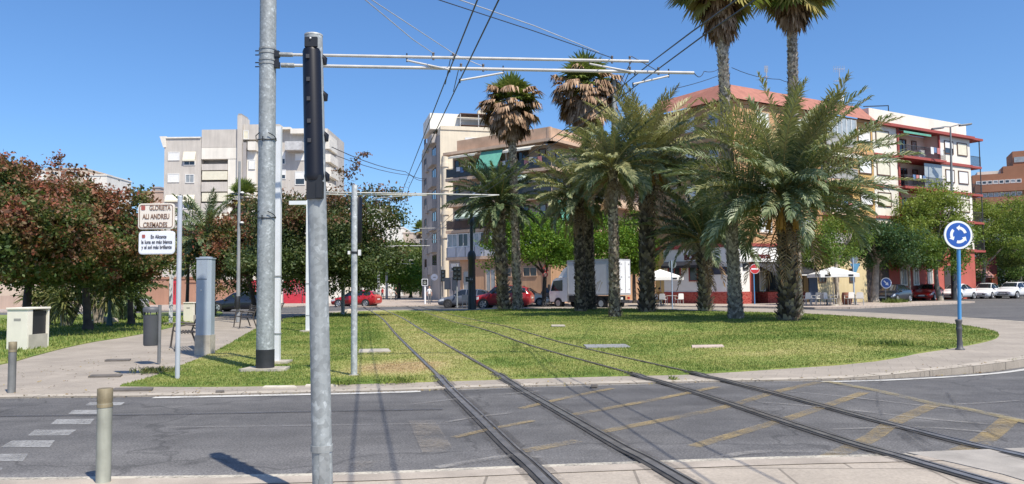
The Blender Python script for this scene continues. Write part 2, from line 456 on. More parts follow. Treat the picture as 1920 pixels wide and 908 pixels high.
def grassmat(name, blades):
    m, nt, b = newmat(name)
    geo = nt.new('ShaderNodeNewGeometry'); pos = geo.outputs['Position']
    at = nt.new('ShaderNodeAttribute', attribute_name='dry')
    n1 = nt.noise(pos, .55, 5, .65); n2 = nt.noise(pos, 5.5, 4, .7)
    k = nt.math('ADD', nt.math('MULTIPLY', at.outputs['Fac'], .42), nt.math('ADD', nt.math('MULTIPLY', n1, .72), nt.math('ADD', nt.math('MULTIPLY', n2, .36), -.06)))
    if blades: k = nt.math('ADD', k, nt.math('MULTIPLY', nt.math('SUBTRACT', geo.outputs['Random Per Island'], .5), .25))
    col = nt.ramp(k, [(.30, (.088, .160, .030)), (.45, (.165, .225, .048)), (.60, (.275, .292, .085)), (.80, (.39, .355, .145)), (1.0, (.40, .30, .155))])
    if not blades:
        n3 = nt.noise(pos, 26, 3, .7)
        col = nt.mix(1.0, col, nt.ramp(n3, [(.32, g3(.6)), (.6, g3(1.12))]), 'MULTIPLY')
    nt.link(col, b.inputs['Base Color']); b.inputs['Roughness'].default_value = .8; b.inputs['Specular IOR Level'].default_value = .25
    if blades:
        tr = nt.new('ShaderNodeBsdfTranslucent'); nt.link(col, tr.inputs['Color'])
        mx = nt.new('ShaderNodeMixShader'); mx.inputs[0].default_value = .3
        nt.link(b.outputs[0], mx.inputs[1]); nt.link(tr.outputs[0], mx.inputs[2]); nt.link(mx.outputs[0], nt.n['Material Output'].inputs['Surface'])
    return m
GRASSM, BLADEM = grassmat('lawn_turf', False), grassmat('grass_blades', True)
def setdry(o):
    me = o.data; n = len(me.vertices); P = np.empty(n * 3, np.float32); me.vertices.foreach_get('co', P); P = P.reshape(-1, 3)
    a = me.attributes.new('dry', 'FLOAT', 'POINT'); a.data.foreach_set('value', dryness(P[:, :2].astype(float)).astype(np.float32))
gz = lambda X, Y: hs(X, Y) + .02
o = sheet('island_lawn', lawn, gz, GRASSM, .8, 0.0); setdry(o); struct(o)
o = sheet('park_lawn', lawn2, gz, GRASSM, 2.0, 0.0); setdry(o); struct(o)

rng = np.random.default_rng(5)
def blades(name, poly, n, y0, y1, hb, wb, gapline=True):
    xs = [p[0] for p in poly]; u = rng.random(n)
    y = 1 / (1 / y0 + (1 / y1 - 1 / y0) * u)
    x = rng.uniform(min(xs), max(xs), n)
    keep = inside(x, y, poly); x, y = x[keep], y[keep]
    P = np.stack([x, y], 1)
    if gapline:
        for T in (TLC, TRC):
            d = ldist(P, T); k = np.abs(d - .515) > .045; P = P[k]
    n = len(P); dr = dryness(P)
    fr = ldist(P, FRONT)
    hh = hb * rng.uniform(.45, 1.1, n) * np.where(dr < .1, 1.15, .8) * np.sqrt(np.maximum(P[:, 1], 13) / 14)
    hh = hh * np.where((fr < 1.0) & (P[:, 0] < 4) & (P[:, 1] < 16), 1.5, 1)
    ww = wb * rng.uniform(.6, 1.3, n) * P[:, 1] / 14
    th = rng.uniform(0, 2 * np.pi, n); lean = rng.uniform(.1, .7, n); la = rng.uniform(0, 2 * np.pi, n)
    z = np.array([gz(a, c) for a, c in P])
    c, s = np.cos(th) * ww * .5, np.sin(th) * ww * .5
    V = np.empty((n, 3, 3)); V[:, 0] = np.stack([P[:, 0] - c, P[:, 1] - s, z - .005], 1); V[:, 1] = np.stack([P[:, 0] + c, P[:, 1] + s, z - .005], 1)
    V[:, 2] = np.stack([P[:, 0] + np.cos(la) * lean * hh, P[:, 1] + np.sin(la) * lean * hh, z + hh], 1)
    o = rawmesh(name, V, np.arange(n * 3).reshape(-1, 3), BLADEM)
    a = o.data.attributes.new('dry', 'FLOAT', 'POINT'); a.data.foreach_set('value', np.repeat(dr, 3).astype(np.float32))
    return o
o = blades('grass', lawn, 330000, 11.5, 50, .033, .02); tag(o, 'short patchy lawn grass of the roundabout island', 'grass', None, 'stuff')
o = blades('grass', lawn2, 60000, 15, 45, .06, .03, False); tag(o, 'darker lawn grass under the red and green trees', 'grass', None, 'stuff')

# painted markings
def wornpaint(name, c, lo, hi, sc=1.6, top=1.0):
    """paint worn through to the asphalt: gaps in it are really open"""
    m, nt, bs = newmat(name)
    tc = nt.new('ShaderNodeTexCoord').outputs['Object']
    f = nt.math('ADD', nt.math('MULTIPLY', nt.noise(tc, sc, 5, .7), .55), nt.math('MULTIPLY', nt.noise(tc, 30, 4, .75), .45))
    w = nt.ramp(f, [(lo, g3(0)), (hi, g3(top))])
    bs.inputs['Base Color'].default_value = (*c, 1); bs.inputs['Roughness'].default_value = .85
    tr = nt.new('ShaderNodeBsdfTransparent'); mx = nt.new('ShaderNodeMixShader'); nt.link(w, mx.inputs[0])
    nt.link(tr.outputs[0], mx.inputs[1]); nt.link(bs.outputs[0], mx.inputs[2]); nt.link(mx.outputs[0], nt.n['Material Output'].inputs['Surface'])
    return m
# rails
RAILM = mat('rail_steel', (.23, .215, .20), .32, .25, 4, metal=.45)
BEDM = mat('rail_filler', (.06, .056, .053), .8, .3, 3, fine=.3)
BEDG = mat('rail_side_soil', (.12, .10, .07), .9, .3, 3, fine=.3)
BEDW = wornpaint('tar_beside_rail', (.07, .066, .064), .40, .70, 3.0, .6)
def surf(X, Y):
    d = 12.25 + .03 * X
    if Y < 6.7 + .06 * X: return .012
    if Y < d: return .012 * (1 - sstep(6.8, 7.4, Y)) + .015 * sstep(d - .8, d, Y)
    return hs(X, Y) + (.02 if Y > d + .6 else .0)
def rail(line, lab):
    t = thing('tram_rail', lab, 'rail', (line[0][0], line[0][1], 0), 0, 'tram rails')
    near = [p for p in line if p[1] < 13.6]; far = [p for p in line if p[1] >= 13.2]
    mb = MB(); ribbon(mb, near, -.085, .095, lambda x, y: surf(x, y) + .010, BEDM)
    ribbon(mb, near, -.15, .16, lambda x, y: surf(x, y) + .0075, BEDW)
    mb.build('filler_strip', t)
    mb = MB(); ribbon(mb, far, -.05, .045, lambda x, y: surf(x, y) + .012, BEDG); mb.build('soil_strip', t)
    mb = MB(); ribbon(mb, near, -.012, .055, lambda x, y: surf(x, y) + .02, RAILM, 0, .012); ribbon(mb, far, -.012, .03, lambda x, y: surf(x, y) + .02, RAILM, 0, .012)
    ribbon(mb, near, -.07, -.045, lambda x, y: surf(x, y) + .018, RAILM, 0, .008)
    mb.build('rail_head', t)
def off(line, d):
    out = []; n = len(line)
    for i, p in enumerate(line):
        t = (line[min(i + 1, n - 1)] - line[max(i - 1, 0)]).normalized(); out.append(p + Vector((-t.y, t.x)) * d)
    return out
rail(off(TLC, .515), 'steel tram rail crossing the road nearest the galvanised signal post')
rail(off(TLC, -.515), 'steel tram rail second from the galvanised signal post, crossing the road')
rail(off(TRC, .515), 'steel tram rail third from the signal post, left rail of the far track')
rail(off(TRC, -.515), 'steel tram rail farthest from the signal post, nearest the raised kerb')

PW = wornpaint('worn_white_paint', (.52, .51, .48), .30, .5)
PF = wornpaint('faded_white_paint', (.36, .34, .31), .42, .68, 1.6, .8)
PY = wornpaint('worn_yellow_paint', (.38, .285, .135), .41, .66, 1.6, .82)
PC = wornpaint('cream_edge_paint', (.50, .46, .38), .34, .54)
mb = MB(); ribbon(mb, nf, .015, .125, flat, PC, .008); struct(mb.build('edge_line'))
le = [p for p in FRONT if -5.3 < p[0] < 40 and p[1] < 40]
mb = MB(); ribbon(mb, [p for p in le if p[0] < -1.2], -.22, -.06, flat, PW, .008); ribbon(mb, [p for p in le if p[0] >= -1.3 and p[0] < 4.9], -.2, -.06, flat, PF, .008)
ribbon(mb, [p for p in le if p[0] >= 4.8], -.28, -.16, flat, PW, .008); struct(mb.build('edge_line'))
CPAINT = wornpaint('crossing_paint', (.36, .36, .355), .32, .60, 1.6, .85)
mb = MB()
def zq(p): return [(x / 2.909, 640 + y / 2.909) for x, y in p]
for q in ([(465, 350), (660, 350), (680, 333), (490, 333)], [(372, 397), (565, 397), (590, 375), (400, 375)], [(275, 453), (490, 453), (515, 423), (310, 425)],
          [(150, 515), (375, 513), (418, 482), (190, 483)], [(0, 578), (270, 578), (300, 540), (65, 542)], [(-90, 655), (125, 655), (155, 613), (-40, 615)], [(-250, 730), (-20, 730), (20, 690), (-200, 690)]):
    mb.add([tuple(G(x, y, .006)) for x, y in zq(q)], [(0, 1, 2, 3)], CPAINT)
struct(mb.build('crossing_markings'))
def stroke(px, w, m, name='box_marking', dz=.006):
    L = [Vector(G(x, y)[:2]) for x, y in px]
    L = smooth_line(L, 6) if len(L) > 2 else [L[0].lerp(L[1], i / 8) for i in range(9)]
    mb = MB(); ribbon(mb, L, -w / 2, w / 2, flat, m, dz); return struct(mb.build(name))
for i, (px, w) in enumerate((([(1537, 717), (1453, 736), (1377, 759), (1290, 779), (1120, 812)], .15), ([(1622, 736), (1545, 763), (1476, 786), (1361, 820), (1300, 838)], .15),
        ([(1752, 759), (1675, 794), (1630, 824), (1553, 859)], .18), ([(1894, 786), (1867, 809), (1829, 836), (1760, 862)], .2),
        ([(976, 767), (1060, 747), (1148, 729)], .12), ([(1068, 780), (1229, 750), (1345, 726)], .13), ([(980, 848), (1083, 828)], .15), ([(1000, 790), (920, 806), (850, 822)], .1))):
    stroke(px, w, PY, dz=.006 + .0006 * i)
stroke([(1548, 716), (1640, 733), (1740, 756), (1800, 766), (1920, 792), (2050, 822)], .16, wornpaint('yellow_border_paint', (.38, .31, .15), .38, .64, 1.6, .8), dz=.0125)
stroke([(1476, 735), (1600, 747), (1780, 768), (1890, 780)], .05, PF, 'lane_mark', .0130)
stroke([(1420, 755), (1560, 767), (1750, 788), (1890, 800)], .05, PF, 'lane_mark', .0134)
stroke([(1560, 807), (1720, 803), (1850, 812)], .05, PF, 'lane_mark', .0138)
stroke([(1790, 760), (1850, 757), (1910, 753)], .05, PF, 'lane_mark', .0142)
stroke([(770, 760), (900, 745), (1010, 735)], .06, PF, 'lane_mark', .0146)
stroke([(830, 795), (900, 783), (960, 776)], .06, PF, 'lane_mark', .0150)
stroke([(320, 803.5), (600, 799.5), (840, 796)], .03, PF, 'lane_mark', .0154)
stroke([(790, 790), (805, 818), (822, 850)], .30, wornpaint('patch_fill', (.30, .26, .21), .46, .74, 1.6, .7), 'lane_mark', .0158)
stroke([(664, 888), (672, 878), (684, 868)], .24, MATS['patch_fill'], 'lane_mark', .0162)
stroke([(1330, 866), (1400, 852), (1500, 849), (1690, 856)], .10, PF, 'lane_mark', .0166)
stroke([(820, 880), (900, 866), (960, 858), (1010, 862)], .10, PF, 'lane_mark', .0170)
TYRE = wornpaint('tyre_rubber_mark', (.05, .05, .053), .44, .72, 1.6, .75)
stroke([(1645, 735), (1646, 755), (1652, 775), (1662, 792)], .035, TYRE, 'tyre_mark', .0174)
stroke([(1776, 737), (1800, 773), (1850, 810), (1910, 836)], .045, TYRE, 'tyre_mark', .0178)
stroke([(1690, 812), (1720, 835), (1760, 855)], .10, TYRE, 'tyre_mark', .0182)
stroke([(1700, 806), (1740, 832), (1790, 855)], .06, TYRE, 'tyre_mark', .0186)
stroke([(0, 781), (300, 778), (600, 772), (830, 768)], .10, wornpaint('road_seam', (.085, .085, .092), .35, .6), 'road_seam', .0062)
# worn tar beside the rails on the crossing
o = sheet('concrete_strip', [tuple(G(x, y)[:2]) for x, y in ((1700, 852), (1800, 848), (1960, 842), (2080, 862), (1985, 925), (1880, 893), (1790, 872))], lambda x, y: .019, mat('pale_road_concrete', (.38, .35, .31), .85, .15, 3, fine=.25), None, .0); struct(o)
# covers set in the ground
def cover(name, px, lab, m, z, up=.03):
    """a flat cover, its top just proud of what it lies in"""
    mb = MB(); p = [G(x, y, z) for x, y in px]; zz = max(gz(v.x, v.y) if z > .025 else hs(v.x, v.y) for v in p) + up
    p = [G(x, y, zz) for x, y in px]; mb.hexa([v - Vector((0, 0, .03)) for v in p] + p, m); o = mb.build(name); return tag(o, lab, 'ground cover')
STEELC = mat('cover_steel', (.36, .36, .36), .55, .15, 6, metal=.3)
cover('manhole_cover', [(1100, 651), (1182, 650), (1172, 645), (1094, 646)], 'pale rectangular metal cover set in the lawn before the palms', STEELC, .06)
cover('manhole_cover', [(1298, 650.5), (1358, 649.5), (1354, 646), (1297, 647)], 'pinkish concrete cover in the lawn beyond the right track', mat('pink_concrete', (.52, .42, .36), .85), .14)
cover('manhole_cover', [(672, 660), (733, 658.5), (728, 653.5), (674, 654.5)], 'grey concrete cover in the lawn beside the slim signal post', CONC, .04)
cover('manhole_cover', [(1034, 611), (1060, 611), (1058, 608.8), (1034, 608.8)], 'narrow pale cover far off in the lawn before the truck', CONC, .14)
DRK = mat('drain_iron', (.13, .115, .10), .7, .2, 5)
cover('drain_cover', [(210, 731), (285, 730), (288, 726), (216, 727)], 'rusty flat drain cover in the pavement where path meets road', DRK, .02)
cover('drain_cover', [(165, 705.5), (225, 704.5), (230, 701.5), (172, 702.5)], 'dark flat drain cover on the path before the bin', DRK, .02)
cover('drain_cover', [(196, 676), (243, 675), (246, 672.5), (200, 673.5)], 'dark flat drain cover on the path, farther along beside the bin', DRK, .02)
cover('drain_cover', [(404, 734), (421, 733.5), (420, 731.5), (405, 732)], 'small dark drain in the kerb before the catenary mast', DRK, .024)
cover('drain_cover', [(1108, 723), (1121, 722.5), (1119, 720.3), (1108, 720.8)], 'small dark drain in the kerb between the two tracks', DRK, .024)

cover('kerb_slab', [(492, 726), (556, 725.5), (552, 722.5), (497, 723)], 'pale stone slab in the lawn edge below the thick mast', mat('pale_slab', (.58, .53, .44), .85), .02, .02)
cover('kerb_slab', [(572, 723), (633, 722.5), (630, 719.5), (575, 720)], 'pale stone slab in the lawn edge behind the near signal post', mat('pale_slab', (.58, .53, .44), .85), .02, .02)
# pavements beyond the roundabout
o = sheet('corner_pavement', [(6.5, 59.5), (11.3, 56), (14.5, 53.5), (17.6, 50.6), (18.9, 48.3), (21, 48), (23.3, 49.5), (27, 52.5), (33, 57), (36, 60), (34.5, 62.6), (28, 60), (25.5, 65), (45, 80), (60, 90), (60, 110), (20, 110), (6, 72)], lambda x, y: .12, PINK, None, -.05); struct(o)
o = sheet('plaza_pavement', [(-22, 72), (-14, 66.5), (-8.5, 67.5), (-7, 69), (2, 66.5), (5.5, 70), (8, 80), (8, 170), (-40, 170)], lambda x, y: .08, PINK, None, -.05); struct(o)
o = sheet('far_pavement', [(-90, 60), (-26, 60.5), (-17.5, 74), (-22, 82), (-30, 110), (-90, 110)], lambda x, y: .1, PINK, None, -.05); struct(o)
# ================================================================ poles, wires, street furniture
def base(x, y, z=0.0): return G(x, y, z)
def pole_top(b, y):            # height at which a vertical pole from b reaches row y
    x = 960 + b.x / b.y * FPX
    return D(x, y, b.y).z
BLACKP = mat('black_band_paint', (.022, .024, .028), .6, .25, 4)
CABLE = mat('cable', (.03, .032, .04), .5, .1)
CABLEL = mat('steel_cable', (.42, .43, .45), .45, .1)
TUBEM = mat('arm_tube', (.50, .49, .46), .5, .12, 4)
INSUL = mat('insulator', (.10, .09, .09), .5)
Z = Vector((0, 0, 1))

def clamp(mb, c, u, r, m=DARKM): mb.tube([c - u * .04, c + u * .04], r, m, 8)

# --- catenary mast in the foreground, with two long arms
b = base(497, 693, .05)
t = thing('catenary_mast', 'thick speckled galvanised mast with black base band on concrete block, rising out of the picture', 'mast', b, 0, 'tram catenary masts')
r0 = .165
mb = MB(); mb.tube([b, b + Z * 8.6], [r0, .150], GALV, 24)
for zz in (pole_top(b, 98), pole_top(b, 106), pole_top(b, 119), pole_top(b, 126)): mb.tube([b + Z * (zz - .015), b + Z * (zz + .015)], .166, GALV2, 24)
mb.build('pole', t)
mb = MB(); mb.tube([b + Z * .0, b + Z * (pole_top(b, 655) - b.z)], .170, BLACKP, 24); mb.build('black_band', t)
mb = MB(); pr = [(-.42, -.22), (-.36, -.27), (.30, -.26), (.44, -.2), (.40, .24), (-.36, .26)]
mb.prism(pr, b + Vector((0, 0, -.05)), (1, 0, 0), (0, 1, 0), (0, 0, .085), CONC); mb.build('base_block', t)
zu, zl = pole_top(b, 103), pole_top(b, 123)
mb = MB()
for zz in (zu, zl):
    mb.obox(b + Vector((.19, -.03, zz - b.z)), (.045, 0, 0), (0, .05, 0), (0, 0, .06), DARKM)
mb.obox(b + Vector((.19, -.03, (zu + zl) / 2 - b.z)), (.03, 0, 0), (0, .03, 0), (0, 0, (zu - zl) / 2 + .02), DARKM)
o = mb.build('bracket', t)
for zz in (zu + .06, zu - .02, zl + .04, zl - .04): mb = MB(); mb.tube([b + Vector((-.22, -.06, zz - b.z)), b + Vector((-.15, -.06, zz - b.z))], .012, DARKM, 6); mb.build('bolt', t)
for y in (262, 408):
    zz = pole_top(b, y); mb = MB()
    L = [b + Vector((math.cos(a) * .172, math.sin(a) * .172, zz - b.z - (.02 if abs(math.sin(a)) > .5 else 0))) for a in [i * math.pi / 8 for i in range(17)]]
    mb.tube(L, .009, DARKM, 5)
    for sx in (-1, 1):
        q = b + Vector((sx * .172, -.03, zz - b.z))
        mb.tube([q + Vector((sx * .02, -.02, .0)), q + Vector((sx * .0, -.1, .05)), q + Vector((-sx * .09, -.16, .10))], .009, DARKM, 5)
    mb.tube([b + Vector((-.02, -.19, zz - b.z + .03)), b + Vector((-.02, -.19, zz - b.z - .06))], .012, DARKM, 5)
    mb.build('wire_tie', t)
Ya = b.y
def arm(x0, y0, x1, y1, z0, z1, r, parent, name='arm'):
    a, c = D(x0, y0, z0), D(x1, y1, z1); mb = MB(); mb.tube([a, c], r, TUBEM, 10)
    u = (c - a).normalized()
    mb.tube([a - u * .03, a + u * .22], r * 1.5, GALV2, 8)
    return mb.build(name, parent), a, c
_, ua, uc = arm(527, 102.5, 1216, 115.5, Ya, Ya + .5, .030, t)
_, la, lc = arm(530, 122.5, 1301, 137, Ya, Ya + .5, .032, t)
def onarm(a, c, x, y):
    k = (x - (960 + a.x / a.y * FPX)) / ((c.x / c.y - a.x / a.y) * FPX); return a.lerp(c, k)
def steady(parent, top, tip, r=.02):
    mb = MB(); mb.tube([top + Z * .07, top - Z * .10], .014, DARKM, 6); mb.tube([top - Z * .07, tip], r, TUBEM, 8); mb.tube([tip - Z * .05, tip + Z * .03], .018, DARKM, 6)
    return mb.build('steady_arm', parent)
WA, WB = D(843, 131, Ya + .1), D(862, 151, Ya + .1)
WC, WD = D(1190, 136, Ya + .35), D(1187, 158, Ya + .35)
steady(t, onarm(ua, uc, 758, 107), WA); steady(t, onarm(la, lc, 940, 130), WB)
steady(t, onarm(ua, uc, 1108, 113), WC); steady(t, onarm(la, lc, 1260, 136), WD)
for (a, c, xs) in ((ua, uc, (808, 846, 1152, 1187)), (la, lc, (860, 902, 1184, 1240))):
    for x in xs:
        p = onarm(a, c, x, 110); mb = MB()
        mb.tube([p - Z * .05, p + Z * .06], .022, INSUL, 8); mb.ball(p + Z * .08, .028, INSUL, 8); mb.build('insulator', t)

# --- farther masts of the line
def far_mast(px, Y, ytop, arms, lab, r=.14):
    q = D(px, 500, Y); b = Vector((q.x, Y, .06))
    t = thing('catenary_mast', lab, 'mast', b, 0, 'tram catenary masts')
    mb = MB(); mb.tube([b, Vector((b.x, b.y, D(px, ytop, Y).z))], [r, r * .85], GALV2, 12); mb.build('pole', t)
    for (x0, y0, x1, y1) in arms:
        arm(x0, y0, x1, y1, Y - r, Y + .2, .028 if Y < 50 else .035, t)
    return t
t2 = far_mast(603, 32.5, 352, [(607, 360.5, 936, 366), (607, 364.5, 800, 366.5)], 'galvanised mast behind the black signal housing with a long arm over the track', .15)
mb = MB(); a = D(870, 365, 32.5); mb.tube([D(935, 366, 32.6), D(880, 371, 32.8)], .018, TUBEM, 6); mb.build('steady_arm', t2); mb = MB(); mb.tube([D(782, 366, 32.6), D(700, 372, 33)], .015, TUBEM, 6); mb.build('steady_arm', t2)
far_mast(665, 66, 440, [(664, 461.5, 806, 461.0), (664, 465, 740, 463)], 'distant mast hidden behind the slim signal post with an arm across to the tower', .13)
far_mast(710, 92, 487, [(640, 481, 765, 481.5), (640, 484, 735, 484), (710, 487.5, 775, 488)], 'distant pale mast beyond the red hatchback, left of two', .17)
far_mast(725, 112, 494, [(680, 491, 770, 490), (725, 494.5, 775, 494.5)], 'distant pale mast beyond the red hatchback, right of two', .19)
t3 = far_mast(826, 84, 420, [(838, 427.5, 786, 428.5), (838, 449, 780, 449)], 'thin pale mast against the tower corner with arms reaching left over the line', .06)

# --- wires
def wire(name, pts, r, lab, m=CABLE, grp='overhead wires', sag=0.0):
    L = []
    for i in range(len(pts) - 1):
        a, c = Vector(pts[i]), Vector(pts[i + 1]); n = 6
        for k in range(n):
            q = a.lerp(c, k / n); q.z -= sag * 4 * (k / n) * (1 - k / n); L.append(q)
    L.append(Vector(pts[-1])); mb = MB(); mb.tube(L, r, m, 5); o = mb.build(name); return tag(o, lab, 'overhead wire', grp)
def ext(a, c, k): return c + (c - a) * k
def behind(tip, x, y, z=5.55):
    d = ray(x, y); t = (z - H) / d.z; q = Vector((0, 0, H)) + d * t; return [ext(tip, q, 3.2), q]
F1A, F1B = D(757, 352, 33), D(767, 351, 33)
wire('contact_wire', behind(WA, 895, 0) + [WA, F1A, D(734, 455, 68), D(722, 482, 94), D(715, 497, 140)], .0125, 'dark overhead wire of the near track, left one of the pair over the signal arms')
wire('contact_wire', behind(WB, 935, 0) + [WB, F1B, D(738, 458, 68), D(725, 484, 94), D(717, 498, 140)], .0125, 'dark overhead wire of the near track, right one of the pair over the signal arms')
q1, q2 = D(1380, -8, 9.4), D(1412, -20, 9.2)
wire('contact_wire', [ext(WC, D(1297, 60, 11.3), 3.2), D(1297, 60, 11.3), D(1224, 115, Ya + .2), D(1136, 187, 19.5), D(892, 362, 34), D(790, 455, 68), D(755, 480, 94), D(742, 497, 140)], .0125, 'dark overhead wire of the far track, upper one rising across the left tall palm')
wire('contact_wire', [ext(WD, D(1319, 67, 11.3), 3.2), D(1319, 67, 11.3), D(1231, 132, Ya + .2), D(1158, 187, 19.5), D(902, 366, 34), D(794, 458, 68), D(758, 482, 94), D(744, 498, 140)], .0125, 'dark overhead wire of the far track, lower one rising across the left tall palm')
HL = ('short dropper wire from the upper arm to the near track wire', 'short dropper wire from the lower arm to the near track wire', 'short dropper wire from the upper arm to the far track wire', 'short dropper wire from the lower arm to the far track wire')
for lab, p0, p1 in zip(HL, (D(846, 103, Ya + .2), D(861, 125, Ya + .2), D(1184, 115, Ya + .4), D(1182, 130, Ya + .4)), (D(835, 158, Ya + 2.0), D(850, 172, Ya + 2.0), D(1156, 168, Ya + 3.4), D(1158, 186, Ya + 3.6))):
    wire('dropper_wire', [p0, p1], .009, lab)
SP = [([D(560, -110, 9.5), D(685, 0, 11.2), D(775, 75, 13.2), onarm(ua, uc, 808, 103) + Z * .08], 'pale span wire with a dark end, from above to the middle of the upper arm', CABLEL),
      ([D(590, -90, 9.5), D(697, 0, 11.2), onarm(ua, uc, 850, 104) + Z * .06, onarm(la, lc, 902, 128) + Z * .05], 'pale span wire crossing to both arms above the near track', CABLEL),
      ([D(680, -60, 10), D(823, 0, 11.5), D(1000, 58, 13), onarm(ua, uc, 1152, 113) + Z * .06], 'dark span wire slanting down to the far end of the upper arm', CABLE),
      ([D(720, -60, 9.2), D(862, 0, 10.8), D(1000, 48, 12.6), D(1123, 98, 14.0)], 'pale span wire slanting beside the dark one towards the upper arm end', CABLEL),
      ([onarm(ua, uc, 1190, 108) + Z * .1, onarm(la, lc, 1240, 128) + Z * .02], 'short dark stay wire between the ends of the two arms', CABLE)]
for pts, lab, mm in SP: wire('span_wire', pts, .008, lab, mm)
W3x = D(1356, 122, 32.2)
wire('span_wire', [lc, D(1320, 134, 22), W3x], .010, 'dark stay wire from the lower arm end to the left tall palm trunk', CABLE, sag=.12)
wire('span_wire', [D(1262, 167, 26), D(1357, 138, 32.2)], .012, 'dark wire rising from the leafy palm to the left tall palm trunk', CABLE, sag=.05)
wire('span_wire', [D(1372, 127, 32.2), D(1462, 149, 34), D(1512, 154, 36)], .013, 'dark wire sagging from the left tall palm to the right tall palm', CABLE, sag=.12)
wire('span_wire', [D(622, 276, 60), D(760, 322, 90), D(800, 335, 98)], .035, 'faint upper cable between the grey flats and the tower', CABLE, sag=.3)
wire('span_wire', [D(620, 288, 60), D(770, 329, 90), D(800, 338, 98)], .03, 'faint lower cable between the grey flats and the tower', CABLE, sag=.3)

# --- tram signal posts
def ringpart(parent, c, r, h, m, name):
    mb = MB(); mb.lathe(c - Z * h / 2, [(r, 0), (r, h)], m, 16); return mb.build(name, parent)
b = Vector((D(606, 905, 5.5).x, 5.5, .012)); top = D(588, 68, 5.5)
t = thing('tram_signal_post', 'scratched galvanised post with long black signal housing, closest to the camera', 'signal post', b, 0, 'tram signal posts')
mb = MB(); mb.tube([b, top], [.071, .064], GALV, 24); mb.build('pole', t)
def onp(y):
    k = (918 - y) / (918 - 68); return b.lerp(top, (D(600, y, 5.5).z - b.z) / (top.z - b.z))
c0, c1 = onp(100), onp(332)
mb = MB(); d = Vector((-.008, -.030, 0)); up = (top - b).normalized()
HOUS = mat('signal_housing', (.007, .0075, .012), .42, .1, coat=.12, spec=.3)
mb.tube([c1 + d - up * .03, c1 + d, c1 + d + up * .02, c0 + d, c0 + d + up * .02], [.066, .072, .068, .065, .058], HOUS, 20); mb.build('signal_housing', t)
mb = MB(); mb.obox(onp(85) + Vector((0, -.075, 0)), (.045, 0, 0), (0, .012, 0), (0, 0, .035), DARKM); mb.ball(onp(79) + Vector((0, -.092, 0)), .008, WHITE, 6); mb.build('mounting_plate', t)
mb = MB(); q = onp(353); mb.obox(q + Vector((.0, -.066, .0)), (.052, 0, 0), (0, .02, 0), (0, 0, .085), DARKM)
mb.obox(q + Vector((.04, -.05, -.02)), (.02, 0, 0), (0, .045, 0), (0, 0, .06), DARKM); mb.build('mounting_bracket', t)
for y in (112, 180, 256, 331):
    q = onp(y); mb = MB()
    mb.tube([q + Vector((.046, .01, .022)), q + Vector((.070, .013, .004)), q + Vector((.074, .014, -.035))], [.026, .026, .015], HOUS, 10); mb.build('lamp_hood', t)
mb = MB()
for y in (113, 155, 191, 232, 268): mb.obox(onp(y) + Vector((-.02, -.098, 0)), (.012, 0, 0), (0, .006, 0), (0, 0, .014), mat('housing_clip', (.05, .05, .055), .5))
mb.build('housing_clips', t)
ringpart(t, onp(840), .078, .045, GALV2, 'collar')
mb = MB(); mb.obox(onp(880) + Vector((.03, -.066, -.02)), (.034, 0, 0), (0, .008, 0), (0, 0, .15), GALV2); mb.build('access_cover', t)
mb = MB(); mb.lathe(top - Z * .002, [(.066, 0), (.066, .012), (.05, .018)], GALV2, 20); mb.build('cap', t)

b = base(664, 704, .035)
t = thing('tram_signal_post', 'slim whitish galvanised post with black signal board on its far side, on the lawn', 'signal post', b, 0, 'tram signal posts')
mb = MB(); zt = pole_top(b, 347); mb.tube([b, Vector((b.x, b.y, zt))], [.056, .05], make_galv('pale_galvanised_steel', (.42, .44, .44), 26), 18); mb.build('pole', t)
mb = MB(); z0, z1 = pole_top(b, 457), pole_top(b, 368)
mb.tube([Vector((b.x + .01, b.y + .13, z0)), Vector((b.x + .01, b.y + .13, z0 + .03)), Vector((b.x + .01, b.y + .13, z1 - .03)), Vector((b.x + .01, b.y + .13, z1))], [.08, .105, .105, .085], HOUS, 16); mb.build('signal_housing', t)
mb = MB(); zz = pole_top(b, 474); mb.box(b.x - .11, b.x - .07, b.y - .03, b.y + .02, zz - .03, zz + .03, WHITE); mb.box(b.x + .07, b.x + .115, b.y - .03, b.y + .02, zz - .05, zz + .05, WHITE)
mb.tube([Vector((b.x, b.y, zz - .02)), Vector((b.x, b.y, zz + .02))], .06, DARKM, 14); mb.build('side_boxes', t)
mb = MB(); mb.box(b.x - .075, b.x + .075, b.y - .07, b.y + .07, .02, .05, CONC); mb.build('foot_plate', t)

# --- street name sign
b = base(332.5, 713, .012)
t = thing('street_name_sign', 'grey pole with cream street plaque above a white verse plaque, at the lawn corner', 'street sign', b)
SIGNP = mat('sign_pole_paint', (.42, .45, .50), .4, .06, coat=.2)
mb = MB(); zt = pole_top(b, 370); mb.tube([b, Vector((b.x, b.y, zt))], .040, SIGNP, 18); mb.lathe(Vector((b.x, b.y, zt)), [(.042, 0), (.042, .015), (.02, .03)], SIGNP, 16); mb.build('pole', t)
def rrect(w, h, r, n=5):
    out = []
    for cx, cy, a0 in ((w - r, h - r, 0), (-w + r, h - r, 90), (-w + r, -h + r, 180), (w - r, -h + r, 270)):
        for i in range(n + 1):
            a = R(a0 + 90 * i / n); out.append((cx + r * math.cos(a), cy + r * math.sin(a)))
    return out
BRN = mat('brown_letter_paint', (.21, .125, .085), .5, .03); CREAM = mat('cream_plaque', (.74, .68, .59), .45, .05, coat=.2)
WPLQ = mat('white_plaque', (.74, .76, .80), .4, .03, coat=.2); GREYL = mat('dark_letter_paint', (.07, .07, .09), .5, .03); RED = mat('red_emblem', (.34, .09, .07), .5, .05)
